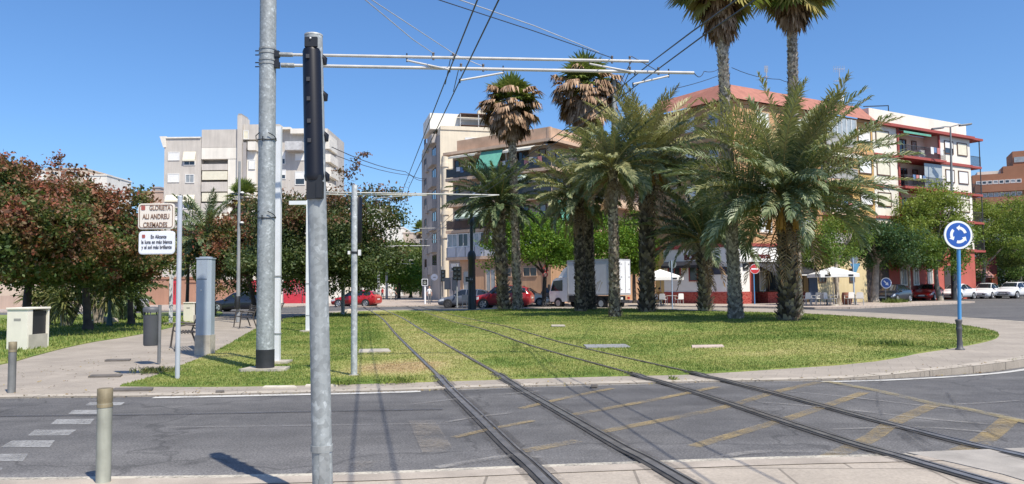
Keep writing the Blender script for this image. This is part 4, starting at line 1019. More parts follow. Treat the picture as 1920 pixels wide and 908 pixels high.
def tree(name, lab, cat, b, crown_c, rad, trunk_r, leafm, barkm, seed, nclump=70, per=110, leaf=.15, csig=.34, fork=None, group=None, flat=.0, extra=None, bias=.55, upb=.3):
    """crown_c: crown centre (world), rad: its three half-sizes"""
    rnd = random.Random(seed); rng = np.random.default_rng(seed); leaf *= 1.2; per = int(per * 1.6)
    b = Vector(b); cc = Vector(crown_c); t = thing(name, lab, cat, b, 0, group)
    mb = MB(); fk = Vector(fork) if fork else Vector((b.x + (cc.x - b.x) * .5, b.y + (cc.y - b.y) * .5, cc.z - rad[2] * .75))
    if fk.z < b.z + .8: fk.z = b.z + .8
    pts = limb(mb, b - Z * .1, fk, trunk_r, trunk_r * .72, barkm, rnd, 6, .04)
    mb.tube([b - Z * .1, b + Z * .05, b + Z * .35], [trunk_r * 1.5, trunk_r * 1.3, trunk_r * .98], barkm, 10)
    ends = []; nl = rnd.randint(5, 7)
    for i in range(nl):
        a = 2 * math.pi * (i + rnd.random() * .6) / nl; e = rnd.uniform(-.1, .8)
        tip = cc + Vector((math.cos(a) * math.cos(e) * rad[0] * .55, math.sin(a) * math.cos(e) * rad[1] * .55, math.sin(e) * rad[2] * .6))
        lp = limb(mb, pts[-1], tip, trunk_r * .5, trunk_r * .2, barkm, rnd, 4, .12)
        for j in range(rnd.randint(3, 5)):
            a2 = a + rnd.uniform(-.8, .8); e2 = rnd.uniform(-.5, 1.2)
            t2 = cc + Vector((math.cos(a2) * math.cos(e2) * rad[0] * .9, math.sin(a2) * math.cos(e2) * rad[1] * .9, math.sin(e2) * rad[2] * .9))
            limb(mb, lp[rnd.randint(2, 4)], t2, trunk_r * .17, trunk_r * .05, barkm, rnd, 3, .15); ends.append(t2)
    mb.build('trunk', t)
    C = []
    for e in ends: C.append((np.array(e), rnd.uniform(.7, 1.25)))
    while len(C) < nclump:
        d = unit(rng.normal(size=3)); q = d * rng.uniform(bias, 1.0) ** .8
        if q[2] < -.75 + flat: continue
        w = 1 + .26 * math.sin(3 * math.atan2(q[1], q[0]) + seed) + .2 * math.sin(5 * q[2] * 2 + seed * 2)
        C.append((np.array(cc) + q * np.array(rad) * w, rnd.uniform(.6, 1.3)))
    P = []
    for c, k in C:
        n = max(12, int(per * k * k * rng.uniform(.55, 1.2))); q = rng.normal(size=(n, 3)) * csig * k * np.array([1, 1, .62])
        P.append(c + q)
    for (c, r, n) in (extra or []): P.append(np.array(c) + rng.normal(size=(n, 3)) * np.array(r))
    P = np.concatenate(P); P = P[P[:, 2] > b.z + .5]
    V, F = leaf_quads(P, leaf, rng, upb)
    rawmesh('crown', V, F, leafm, t); return t

BARK = mat('dark_bark', (.075, .06, .05), .9, .3, 4, bump=.6, bscale=14)
BARKP = mat('pale_bark', (.30, .26, .21), .9, .3, 3, bump=.5, bscale=10)
L_RED = leafmat('plum_tree_leaves', [(.035, .075, .02), (.075, .12, .03), (.14, .17, .05)], [(.17, .045, .03), (.27, .08, .045), (.25, .13, .075), (.14, .075, .06)], (.41, .58), .25, nscale=.9)
L_DARK = leafmat('dark_tree_leaves', [(.03, .055, .018), (.06, .095, .03), (.12, .145, .055)], [(.15, .055, .035), (.2, .1, .055)], (.56, .72), .22, nscale=.8)
L_LIME = leafmat('lime_tree_leaves', [(.055, .14, .012), (.10, .22, .02), (.19, .29, .03)], None, trans=.4)
L_MID = leafmat('green_tree_leaves', [(.05, .115, .018), (.095, .18, .03), (.17, .25, .05)], [(.18, .25, .04), (.25, .30, .055)], (.5, .7), .38)
L_OLIVE = leafmat('olive_tree_leaves', [(.06, .10, .02), (.11, .16, .035), (.19, .22, .055)], None, trans=.34)
L_DEEP = leafmat('deep_green_leaves', [(.02, .06, .02), (.035, .09, .03), (.06, .12, .045)], None, trans=.3)

def px_tree(name, lab, x, ybase, Y, cx, cy, rx, ry, **kw):
    """trunk foot and crown given by where they stand in the photo, at the distance Y"""
    k = Y / FPX; b = Vector((D(x, ybase, Y).x, Y, kw.pop('z', .05))); c = D(cx, cy, Y + kw.pop('yc', 0))
    return tree(name, lab, 'tree', b, c, (rx * k, rx * k * kw.pop('dep', .95), ry * k), kw.pop('tr', .16), **kw)
gl = 'reddish trees in the park'
px_tree('park_tree', 'reddish green tree leaning out of the picture, trunk behind the cream cabinet', 50, 606, 28, 5, 442, 128, 100, yc=-2.5, dep=1.2, leafm=L_RED, barkm=BARK, seed=3, tr=.17, nclump=200, per=190, leaf=.125, csig=.27, group=gl, fork=D(55, 520, 29))
px_tree('park_tree', 'reddish green tree with its trunk between two yuccas, left of the street sign', 165, 622, 30.5, 124, 438, 106, 96, yc=-2.5, dep=1.3, leafm=L_RED, barkm=BARK, seed=8, tr=.17, nclump=185, per=190, leaf=.125, csig=.27, group=gl, fork=D(160, 520, 30.5),
        extra=[(D(98, 312, 30.5), (.22, .2, .22), 120), (D(110, 298, 30.5), (.10, .1, .12), 60)])
px_tree('park_tree', 'smaller reddish tree right behind the litter bin and street sign', 246, 610, 35, 222, 476, 64, 72, yc=-2, dep=1.4, leafm=L_RED, barkm=BARK, seed=14, tr=.14, nclump=140, per=150, leaf=.13, csig=.32, group=gl, fork=D(246, 535, 35))
px_tree('park_tree', 'dark leafy tree with a rusty crown behind the two galvanised posts', 596, 596, 43, 596, 458, 125, 100, leafm=L_DARK, barkm=BARK, seed=21, tr=.24, nclump=260, per=190, leaf=.15, csig=.42, group=gl, fork=D(590, 555, 43),
        extra=[(D(655, 330, 43), (.28, .3, .3), 130), (D(668, 308, 43), (.16, .2, .22), 90), (D(682, 290, 43), (.18, .1, .08), 60), (D(640, 322, 43), (.22, .2, .1), 60), (D(700, 360, 43), (.7, .5, .25), 420), (D(735, 365, 43), (.5, .4, .18), 260), (D(715, 385, 43), (.5, .4, .15), 180), (D(748, 372, 43), (.25, .2, .12), 90), (D(705, 450, 43), (.4, .4, .6), 300)])
px_tree('park_tree', 'rusty leaved tree between the utility pillar and the thick mast', 480, 590, 46, 458, 478, 68, 72, leafm=L_RED, barkm=BARK, seed=33, tr=.16, nclump=140, per=160, leaf=.15, csig=.36, group=gl)
px_tree('park_tree', 'low reddish tree just right of the street sign pole', 350, 590, 50, 356, 462, 34, 34, leafm=L_RED, barkm=BARK, seed=37, tr=.12, nclump=45, per=110, leaf=.15, csig=.36, group=gl)
gm = 'green street trees before the buildings'
px_tree('street_tree', 'bright lime green round tree with the warning sign before its trunk', 1020, 574, 62, 1003, 462, 84, 55, leafm=L_LIME, barkm=BARK, seed=41, tr=.2, nclump=130, per=150, leaf=.17, csig=.42, group=gm, fork=D(1022, 515, 62), flat=.25)
px_tree('street_tree', 'bright green tree behind the white box truck', 1120, 572, 64, 1112, 455, 60, 55, leafm=L_LIME, barkm=BARK, seed=45, tr=.18, nclump=90, per=140, leaf=.17, csig=.42, group=gm)
px_tree('street_tree', 'bright green tree at the rear end of the white truck, left of the bodega', 1190, 572, 66, 1188, 465, 48, 55, leafm=L_LIME, barkm=BARK, seed=47, tr=.18, nclump=80, per=140, leaf=.17, csig=.42, group=gm)
px_tree('street_tree', 'thin crowned green tree beside the terrace umbrella with a mottled trunk', 1572, 570, 53.5, 1565, 458, 64, 46, leafm=L_MID, barkm=BARKP, seed=51, tr=.17, nclump=60, per=95, leaf=.15, csig=.36, group=gm, z=.12)
px_tree('street_tree', 'deep green dense tree behind the upside down triangle sign', 1640, 570, 60, 1648, 462, 58, 44, leafm=L_DEEP, barkm=BARKP, seed=53, tr=.3, nclump=90, per=130, leaf=.16, csig=.4, group=gm, z=.12)
px_tree('street_tree', 'tall yellow green tree before the white balconied wall, above the red car', 1763, 566, 68, 1748, 438, 74, 80, leafm=L_MID, barkm=BARKP, seed=57, tr=.22, nclump=140, per=140, leaf=.18, csig=.46, group=gm, z=.05)
px_tree('street_tree', 'green tree right of the roundabout sign above the white cars', 1842, 561, 80, 1850, 445, 76, 74, leafm=L_MID, barkm=BARKP, seed=61, tr=.22, nclump=130, per=140, leaf=.18, csig=.46, group=gm, z=.05)
px_tree('street_tree', 'dark green tree at the picture edge above the last white car', 1912, 560, 86, 1915, 450, 66, 76, leafm=L_OLIVE, barkm=BARKP, seed=63, tr=.22, nclump=120, per=140, leaf=.19, csig=.5, group=gm, z=.05)
px_tree('street_tree', 'small yellow green tree between the thick palm and the terrace umbrella', 1530, 570, 62, 1518, 482, 34, 22, leafm=L_MID, barkm=BARKP, seed=67, tr=.1, nclump=35, per=100, leaf=.15, csig=.34, group=gm, z=.12)
px_tree('street_tree', 'lime green tree low before the red house', 1703, 566, 66.5, 1706, 474, 58, 40, leafm=L_MID, barkm=BARKP, seed=69, tr=.14, nclump=60, per=120, leaf=.17, csig=.4, group=gm, z=.05)
gf = 'trees along the distant tram line'
px_tree('distant_tree', 'lime green round tree in the distance left of the tram symbol sign', 748, 560, 118, 752, 512, 44, 32, leafm=L_LIME, barkm=BARK, seed=71, tr=.25, nclump=80, per=110, leaf=.28, csig=.55, group=gf)
px_tree('distant_tree', 'smaller lime green tree in the distance just right of the red hatchback', 705, 560, 125, 698, 520, 26, 22, leafm=L_LIME, barkm=BARK, seed=73, tr=.2, nclump=50, per=100, leaf=.28, csig=.55, group=gf)
px_tree('distant_tree', 'broad olive green tree in the distance behind the lime trees', 745, 560, 150, 742, 486, 60, 34, leafm=L_OLIVE, barkm=BARK, seed=75, tr=.4, nclump=110, per=120, leaf=.36, csig=.8, group=gf)
px_tree('distant_tree', 'dark olive tree in the distance behind the slim signal post', 672, 560, 140, 668, 500, 42, 36, leafm=L_OLIVE, barkm=BARK, seed=77, tr=.4, nclump=80, per=110, leaf=.36, csig=.8, group=gf)
px_tree('distant_tree', 'dark olive tree in the distance against the foot of the tower', 790, 560, 135, 790, 500, 20, 36, leafm=L_OLIVE, barkm=BARK, seed=79, tr=.3, nclump=50, per=100, leaf=.34, csig=.7, group=gf)
px_tree('distant_tree', 'dark tree low in the distance, nearest to the tram symbol sign', 770, 562, 128, 772, 532, 26, 16, leafm=L_DEEP, barkm=BARK, seed=81, tr=.3, nclump=45, per=100, leaf=.3, csig=.55, group=gf)

# ---------------------------------------------------------------- feather palms
def leaflet_quads(A, dirn, nrm, ln, w, droop):
    """two-piece leaflets; arrays of roots, directions, face normals"""
    side = unit(np.cross(dirn, nrm)); w = w[:, None]; ln = ln[:, None]
    mid = A + dirn * ln * .55; d2 = unit(dirn + np.array([0, 0, -1.0]) * droop[:, None]); tip = mid + d2 * ln * .45
    n = len(A); V = np.empty((n, 6, 3))
    V[:, 0] = A - side * w * .3; V[:, 1] = A + side * w * .3; V[:, 2] = mid + side * w * .5; V[:, 3] = mid - side * w * .5; V[:, 4] = tip + side * w * .12; V[:, 5] = tip - side * w * .12
    b = np.arange(n)[:, None] * 6
    F = np.concatenate([b + np.array([0, 1, 2, 3]), b + np.array([3, 2, 4, 5])])
    return V.reshape(-1, 3), F
def frond(az, el, L, bend, n, ll, rng, roll=0.0, r0=.12, w=.045):
    s = np.linspace(0, 1, 15); e = el - bend * s ** 1.35; ds = L / 14
    h = np.concatenate([[0], np.cumsum(np.cos(e[:-1]) * ds)]) + r0 * math.cos(el); z = np.concatenate([[0], np.cumsum(np.sin(e[:-1]) * ds)]) + r0 * math.sin(el)
    sway = rng.normal() * .2 * L * s ** 2
    ca, sa = math.cos(az), math.sin(az)
    Rx_ = np.stack([ca * h - sa * sway, sa * h + ca * sway, z], 1)
    u = np.concatenate([np.linspace(.16, 1, n), np.linspace(.16, 1, n)]); sd = np.concatenate([np.ones(n), -np.ones(n)])
    u = np.clip(u + rng.normal(size=2 * n) * .006, .14, 1)
    def at(u): return np.stack([np.interp(u, s, Rx_[:, k]) for k in range(3)], 1)
    A = at(u); T = unit(at(np.minimum(u + .02, 1.0)) - at(np.maximum(u - .02, 0)))
    lat = np.array([-sa, ca, 0]); up = unit(np.cross(T, np.broadcast_to(lat, T.shape))); up = np.where(up[:, 2:3] < 0, -up, up) if el > 0 and bend < 2 else up
    S = unit(np.cross(up, T)) * sd[:, None]
    cr, sr = math.cos(roll), math.sin(roll); S = S * cr + up * sr * sd[:, None]
    ang = np.interp(u, [.14, .3, .8, 1], [.75, .85, .55, .2])[:, None]
    dirn = unit(S * np.sin(ang * 1.25) + T * np.cos(ang * 1.25) + up * (.30 + rng.normal(size=(2 * n, 1)) * .16))
    ln = ll * np.interp(u, [.14, .25, .5, .85, 1], [.35, .8, 1, .8, .45]) * rng.uniform(.85, 1.1, 2 * n)
    V, F = leaflet_quads(A, dirn, unit(np.cross(dirn, T)), ln, np.full(2 * n, w) * rng.uniform(.8, 1.2, 2 * n), rng.uniform(.3, 1.1, 2 * n))
    # rachis as a thin three-sided stem
    q = at(np.linspace(0, 1, 9)); ww = np.linspace(.045, .008, 9)[:, None]; la = np.broadcast_to(lat, q.shape)
    RV = np.stack([q - la * ww, q + la * ww, q + np.array([0, 0, -1]) * ww], 1).reshape(-1, 3)
    RF = np.array([[3 * i + a, 3 * i + 3 + a, 3 * i + 3 + (a + 1) % 3, 3 * i + (a + 1) % 3] for i in range(8) for a in range(3)])
    return V, F, RV, RF
def join(parts):
    V, F, k = [], [], 0
    for v, f in parts: V.append(v); F.append(f + k); k += len(v)
    return np.concatenate(V), np.concatenate(F)
PALM = leafmat('date_palm_leaflets', [(.07, .105, .055), (.155, .20, .10), (.345, .385, .24)], [(.38, .35, .16), (.28, .28, .13)], (.60, .78), .22, .45, .5)
PALMG = leafmat('green_palm_leaflets', [(.05, .085, .04), (.105, .15, .07), (.22, .265, .14)], None, trans=.22, rough=.45)
PALMY = leafmat('yellow_green_leaflets', [(.10, .13, .04), (.16, .19, .06), (.24, .25, .09)], None, trans=.28, rough=.45)
RACH = mat('palm_leaf_stem', (.34, .28, .10), .6, .15); DEADF = leafmat('dry_palm_leaves', [(.16, .085, .04), (.26, .16, .08), (.36, .25, .14)], None, trans=.15, rough=.8)
PTR = mat('palm_trunk_core', (.10, .075, .055), .95, .3, 6, bump=.6, bscale=12)
PSC = leafmat('palm_leaf_bases', [(.09, .07, .055), (.28, .23, .175), (.55, .47, .36)], None, trans=.0, rough=.9)
PSC3 = leafmat('pale_fan_palm_bark', [(.14, .115, .09), (.38, .33, .275), (.66, .58, .48)], None, trans=.0, rough=.9)
PTR3 = mat('pale_palm_core', (.24, .20, .165), .95, .25, 6, bump=.6, bscale=12)
PSC2 = leafmat('dark_palm_leaf_bases', [(.05, .038, .03), (.14, .112, .085), (.38, .31, .23)], None, trans=.0, rough=.9)

def palm_trunk(t, b, top, r0, r1, seed, size=.16, dark=False, flare=1.25, shag=.5, pale=False):
    size *= 1.35; shag *= 1.3
    rng = np.random.default_rng(seed); b, top = Vector(b), Vector(top); h = (top - b).length
    mb = MB(); n = 10; pts = [b.lerp(top, i / n) for i in range(n + 1)]
    rr = [(r0 + (r1 - r0) * i / n) * (flare if i == 0 else 1.06 if i == 1 else 1.0) for i in range(n + 1)]
    mb.tube([p for p in pts], [r * .9 for r in rr], PTR3 if pale else PTR, 14); o = mb.build('trunk', t)
    m = int(h / (size * .38)) ; P = []; V = []; F = []; ax = np.array((top - b).normalized()); B = np.array(b)
    k = 0; per = max(8, int(2 * math.pi * r0 / (size * .62)))
    for i in range(m):
        zz = h * (i + .3) / m; r = np.interp(zz / h, np.linspace(0, 1, n + 1), rr) * .9
        for j in range(per):
            a = 2 * math.pi * (j + .5 * (i % 2) + rng.normal() * .12) / per
            rd = np.array([math.cos(a), math.sin(a), 0]); tg = np.array([-math.sin(a), math.cos(a), 0])
            s = size * rng.uniform(.75, 1.25); o0 = B + ax * (zz + rng.normal() * .02) + rd * r
            out = rng.uniform(.2, 1.0) * shag
            tip = o0 + ax * s * .75 + rd * s * out
            V += [o0 - tg * s * .42 - rd * .02, o0 + tg * s * .42 - rd * .02, tip + tg * s * .16, tip - tg * s * .16, o0 + ax * s * .8 - rd * .03]
            F += [(k, k + 1, k + 2, k + 3)]; F += [(k + 3, k + 2, k + 4, k + 4)] if 0 else []
            k += 5
    sc = rawmesh('leaf_bases', np.array(V), np.array(F), PSC2 if dark else PSC3 if pale else PSC, o)
    return o

NFK, WK = 1.6, 1.05
def feather_palm(lab, b, top, r0, r1, L, nf, seed, leafm=PALM, elev=(-.1, 1.48), n=46, ll=.42, w=.045, dark=False, size=.17, shag=.5, dead=8, fruits=0, group='feather palms on the roundabout lawn', bend=(.9, 1.7), name='date_palm', arr=None):
    rng = np.random.default_rng(seed); b, top = Vector(b), Vector(top)
    t = thing(name, lab, 'palm', b, 0, group); palm_trunk(t, b, top, r0, r1, seed, size, dark, shag=shag)
    LV, RV, DV = [], [], []
    O = np.array(top)
    nf = int(nf * NFK); w *= WK; n = int(n * 1.0)
    for i in range(nf):
        k = (i + .5) / nf; el = elev[1] + (elev[0] - elev[1]) * k ** .85 + rng.normal() * .08; az = i * 2.39996 + rng.normal() * .25
        l = L * (.72 + .28 * math.sin(math.pi * min(1, k * 1.15 + .15))) * rng.uniform(.85, 1.1)
        v, f, rv, rf = frond(az, el, l, rng.uniform(*bend) * (.45 + .62 * k), n, ll * rng.uniform(.9, 1.1), rng, rng.normal() * .35, w=w)
        LV.append((v + O, f)); RV.append((rv + O, rf))
    for i in range(dead):
        v, f, rv, rf = frond(rng.uniform(0, 6.28), -.9 + rng.normal() * .2, L * .6, .6, 20, ll * .8, rng, w=w * .8); DV.append((v + O - np.array([0, 0, .25]), f)); DV.append((rv + O - np.array([0, 0, .25]), rf))
    rawmesh('crown', *join(LV), leafm, t); rawmesh('leaf_stems', *join(RV), RACH, t)
    if DV: rawmesh('dead_fronds', *join(DV), DEADF, t)
    if fruits:
        mb = MB(); rnd = random.Random(seed)
        for i in range(fruits):
            a = rnd.uniform(3.4, 6.0); p = top + Vector((math.cos(a) * .25, math.sin(a) * .25, -.1)); q = p + Vector((math.cos(a) * .5, math.sin(a) * .5, -.15)); e = q + Vector((math.cos(a) * .15, math.sin(a) * .15, -.75))
            mb.tube([p, q, e], [.03, .05, .09], mat('fruit_stalks', (.45, .24, .05), .6), 6)
            for j in range(14): mb.tube([q, e + Vector((rnd.uniform(-.2, .2), rnd.uniform(-.2, .2), rnd.uniform(-.2, .2)))], .012, mat('fruit_stalks', (.45, .24, .05), .6), 4)
        mb.build('fruit_stalks', t)
    return t
def pc(x, yb, Y, xt, yt, z=.15):
    return Vector((D(x, yb, Y).x, Y, z)), D(xt, yt, Y)
b, c = pc(1480, 600, 30, 1474, 384); feather_palm('thick trunked low palm with a wide shaggy crown, nearest palm beside the no entry sign', b, c, .37, .36, 5.1, 74, 101, size=.19, dark=True, shag=.6, n=62, ll=.66, w=.046, bend=(.85, 1.5), fruits=5, elev=(.0, 1.5))
b, c = pc(1322, 583, 42, 1318, 455); feather_palm('short palm with a pale stubby trunk before the bodega windows', b, c, .33, .34, 4.2, 60, 103, size=.2, n=50, ll=.56, w=.05, shag=.7, bend=(.75, 1.4), elev=(.05, 1.45))
b, c = pc(1213, 584, 42, 1212, 318); feather_palm('tall full palm with upright grey green fronds, left of the white umbrella', b, c, .40, .36, 4.7, 66, 105, size=.22, n=60, ll=.62, w=.052, dark=True, shag=.6, elev=(-.15, 1.5), bend=(.7, 1.3), fruits=3)
b, c = pc(1153, 594, 35.3, 1148, 318); feather_palm('slender palm with a ringed pale trunk before the white truck', b, c, .25, .21, 2.8, 40, 107, size=.14, n=46, ll=.42, w=.046, shag=.35, elev=(-.2, 1.45), bend=(.9, 1.5))
b, c = pc(1089, 583, 44, 1084, 372); feather_palm('dark trunked palm before the truck cab with a drooping crown', b, c, .30, .27, 3.5, 52, 109, size=.17, n=46, ll=.46, w=.052, dark=True, elev=(-.25, 1.35), bend=(.9, 1.5))
b, c = pc(945, 580.5, 49.5, 934, 388); feather_palm('dark feathery palm before the orange balconies with a thick rough trunk', b, c, .36, .34, 3.7, 60, 111, leafm=PALMG, size=.2, n=46, ll=.48, w=.055, shag=.7, elev=(-.2, 1.45), bend=(.9, 1.5))
# park palms on the left
gp2 = 'palms in the park'
b, c = pc(396, 592, 47, 390, 452, .04); feather_palm('low green palm behind the utility pillar with orange fruit stalks', b, c, .25, .27, 3.6, 52, 113, leafm=PALMG, n=40, ll=.45, w=.06, size=.2, elev=(-1.0, 1.4), bend=(.9, 1.7), fruits=6, group=gp2)
b, c = pc(232, 604, 42, 226, 556, .04); feather_palm('low spreading palm in the shade behind the litter bin', b, c, .2, .2, 2.2, 34, 115, leafm=PALMG, n=36, ll=.4, w=.055, size=.16, elev=(-.5, 1.4), group=gp2, dead=3)

# ---------------------------------------------------------------- fan palms
FANG = leafmat('fan_palm_leaves', [(.06, .10, .025), (.13, .185, .04), (.24, .28, .08)], None, trans=.3, rough=.45)
FANY = leafmat('yellowing_fan_leaves', [(.22, .21, .05), (.34, .30, .08), (.42, .33, .12)], None, trans=.35, rough=.5)
SKIRT = leafmat('dead_fan_leaves', [(.14, .08, .045), (.30, .19, .12), (.48, .34, .23)], None, trans=.12, rough=.85)
def fan(az, el, pl, rad, rng, nseg=20, spread=1.9, droop=.5, fold=.0):
    ca, sa, ce, se = math.cos(az), math.sin(az), math.cos(el), math.sin(el)
    ax = np.array([ca * ce, sa * ce, se]); lat = np.array([-sa, ca, 0.0]); up = np.cross(ax, lat); up = up if up[2] > 0 else -up
    hub = ax * pl; V, F = [], []
    th = np.linspace(-spread, spread, nseg); k = 0
    for q in th:
        q += rng.normal() * .03; d = ax * math.cos(q) + lat * math.sin(q) * (1 - fold) + up * .12; d = d / np.linalg.norm(d)
        l = rad * rng.uniform(.8, 1.1) * (1 - .18 * abs(q) / spread); wv = np.cross(d, up); wv /= np.linalg.norm(wv) + 1e-9; w = rad * .075
        mid = hub + d * l * .6; d2 = d + np.array([0, 0, -1.0]) * droop * rng.uniform(.5, 1.4); d2 /= np.linalg.norm(d2); tip = mid + d2 * l * .45
        V += [hub - wv * .012, hub + wv * .012, mid + wv * w, mid - wv * w, tip + wv * .008, tip - wv * .008]
        F += [(k, k + 1, k + 2, k + 3), (k + 3, k + 2, k + 4, k + 5)]; k += 6
    V += [-lat * .03, lat * .03, hub + lat * .015, hub - lat * .015]; F.append((k, k + 1, k + 2, k + 3))
    return np.array(V), np.array(F)
def fan_palm(lab, b, top, r0, r1, seed, live=34, dead=60, pl=1.1, rad=.95, skirt=2.0, dpl=.7, del0=-.35, group='tall fan palms on the roundabout lawn', dark=False, size=.13, shag=.3, bare=.0, el=(-.5, 1.45)):
    rng = np.random.default_rng(seed); b, top = Vector(b), Vector(top); O = np.array(top)
    t = thing('fan_palm', lab, 'palm', b, 0, group); palm_trunk(t, b, top, r0, r1, seed, size, dark, 1.35, shag, not dark)
    L, Y, S = [], [], []
    for i in range(live):
        k = (i + .5) / live; e = el[1] + (el[0] - el[1]) * k + rng.normal() * .1
        v, f = fan(i * 2.39996 + rng.normal() * .3, e, pl * rng.uniform(.8, 1.15), rad * rng.uniform(.85, 1.1), rng, droop=.25 + .5 * k)
        (Y if k > .8 and rng.random() < .6 else L).append((v + O, f))
    for i in range(dead):
        k = i / dead; e = del0 - (1.42 + del0) * min(1, k * 1.3) + rng.normal() * .28
        v, f = fan(rng.uniform(0, 6.283), e, pl * dpl * rng.uniform(.75, 1.25) * (1 - .25 * k), rad * rng.uniform(.7, 1.1), rng, nseg=13, spread=1.15, droop=rng.uniform(1.2, 3.0), fold=.5)
        S.append((v + O + np.array([0, 0, -skirt * k * .5]), f))
    rawmesh('crown', *join(L), FANG, t)
    if Y: rawmesh('yellow_leaves', *join(Y), FANY, t)
    rawmesh('dead_leaf_skirt', *join(S), SKIRT, t)
    return t
b, c = pc(1380, 597, 32.2, 1348, -42); fan_palm('very tall fan palm with a thick brown skirt, its trunk before the bodega corner', b, c, .27, .20, 201, live=62, skirt=3.4, dead=110, dpl=.36, del0=-.9, pl=1.35, rad=1.15, el=(-1.0, 1.45), size=.13, shag=.35)
b, c = pc(1492, 588, 34.5, 1484, -46); fan_palm('very tall fan palm behind the thick low palm, greener crown cut by the picture top', b, c, .27, .21, 203, live=66, skirt=3.0, dead=80, dpl=.34, del0=-.9, pl=1.4, rad=1.2, el=(-1.0, 1.45), size=.13, shag=.3)
b, c = pc(971, 581, 48.5, 958, 192); fan_palm('fan palm with a slim pale trunk and shaggy brown skirt, before the red car', b, c, .27, .2, 205, live=36, skirt=1.1, dead=210, dpl=1.45, del0=.1, pl=.9, rad=1.1, size=.14, shag=.5, el=(-.3, 1.5))
b, c = pc(1107, 578, 47, 1098, 160); fan_palm('fan palm with the fullest brown skirt, rising behind the arm ends', b, c, .3, .26, 207, live=38, skirt=2.0, dead=260, dpl=1.45, del0=.05, pl=.95, rad=1.15, size=.15, dark=True, shag=.5, el=(-.3, 1.5))
b, c = pc(458, 580, 66, 455, 372, .05); fan_palm('distant fan palm with a tan skirt before the grey flats', b, c, .24, .22, 209, live=26, skirt=4.0, dead=90, pl=1.0, rad=.9, group=gp2, size=.2)
b, c = pc(792, 560, 150, 790, 432, .05); fan_palm('far dark palm peeping out beside the tower edge', b, c, .25, .2, 211, live=24, skirt=1.0, dead=10, pl=1.2, rad=1.2, group=gp2, size=.4)
# ---------------------------------------------------------------- yuccas under the trees
YUC = leafmat('yucca_leaves', [(.05, .075, .025), (.11, .13, .04), (.20, .19, .07)], [(.24, .17, .07), (.2, .15, .07)], (.55, .7), .2, .5)
def yucca(lab, b, heads, seed, trunk=.14, L=.9):
    rng = np.random.default_rng(seed); rnd = random.Random(seed); b = Vector(b); t = thing('yucca', lab, 'plant', b, 0, 'yuccas under the trees')
    mb = MB(); Vs = []
    for (dx, dy, h) in heads:
        tp = b + Vector((dx, dy, h)); limb(mb, b + Vector((dx * .2, dy * .2, -.05)), tp, trunk, trunk * .7, BARKP, rnd, 5, .08)
        n = 150; az = rng.uniform(0, 6.283, n); el = rng.uniform(-1.3, 1.4, n); d = np.stack([np.cos(az) * np.cos(el), np.sin(az) * np.cos(el), np.sin(el)], 1)
        A = np.array(tp) + rng.normal(size=(n, 3)) * .08 - np.array([0, 0, 1]) * np.maximum(0, -el)[:, None] * h * .28
        Vs.append(leaflet_quads(A, d, unit(np.cross(d, rng.normal(size=(n, 3)))), np.full(n, L) * rng.uniform(.7, 1.1, n), np.full(n, .075), rng.uniform(.3, 1.2, n)))
    mb.build('trunk', t); rawmesh('leaves', *join(Vs), YUC, t)
q = D(85, 600, 36); yucca('broad shaggy yucca behind the cream cabinet', (q.x, 36, .04), [(-.5, 0, 1.2), (0, .2, 1.7), (.45, -.1, 1.3)], 301)
q = D(122, 606, 34.5); yucca('shaggy yucca with two pale crossing trunks, beside the middle tree trunk', (q.x, 34.5, .04), [(-.2, .1, 2.0), (.5, 0, 2.1), (.1, -.3, 1.2)], 303)
q = D(184, 606, 37); yucca('shaggy yucca with a reddish trunk between the middle trunk and the green post', (q.x, 37, .04), [(-.2, 0, 1.9), (.4, .2, 1.6)], 305)
# stones and low plants
mb = MB()
for i, (dx, r) in enumerate(((0, .30), (.45, .22), (-.4, .2))): mb.ball((D(196, 605, 38).x + dx, 38, .1), r, MATS['pale_rock'], 9, (1.2, .9, .8))
tag(mb.build('rock_pile'), 'little heap of pale rocks under the trees beside the green post', 'rock')
rng = np.random.default_rng(77)
for x, y, r, lab in ((1672, 566, .55, 'low dry grey green bush at the foot of the small blue arrow sign'), (1690, 565, .4, 'smaller dry bush at the kerb, right of the blue arrow sign')):
    q = G(x, y + 2, .12); n = 320; az = rng.uniform(0, 6.283, n); el = rng.uniform(.1, 1.5, n); d = np.stack([np.cos(az) * np.cos(el), np.sin(az) * np.cos(el), np.sin(el)], 1)
    A = np.array(q) + rng.normal(size=(n, 3)) * np.array([r * .5, r * .4, .02]); V = leaflet_quads(A, d, unit(np.cross(d, rng.normal(size=(n, 3)))), np.full(n, r * .8) * rng.uniform(.5, 1.1, n), np.full(n, .03), rng.uniform(.0, .5, n))
    o = rawmesh('dry_bush', V[0], V[1], L_OLIVE); tag(o, lab, 'bush', 'low bushes at the kerb')

px_tree('street_tree', 'dark tree filling the gap under the crowns at the right edge', 1880, 560, 96, 1885, 505, 60, 34, leafm=L_DEEP, barkm=BARK, seed=91, tr=.2, nclump=110, per=130, leaf=.2, csig=.5, group=gm, z=.0)
px_tree('street_tree', 'dark tree cut by the right edge behind the last white car', 1960, 560, 92, 1955, 495, 60, 50, leafm=L_DEEP, barkm=BARK, seed=93, tr=.2, nclump=110, per=130, leaf=.2, csig=.5, group=gm, z=.0)

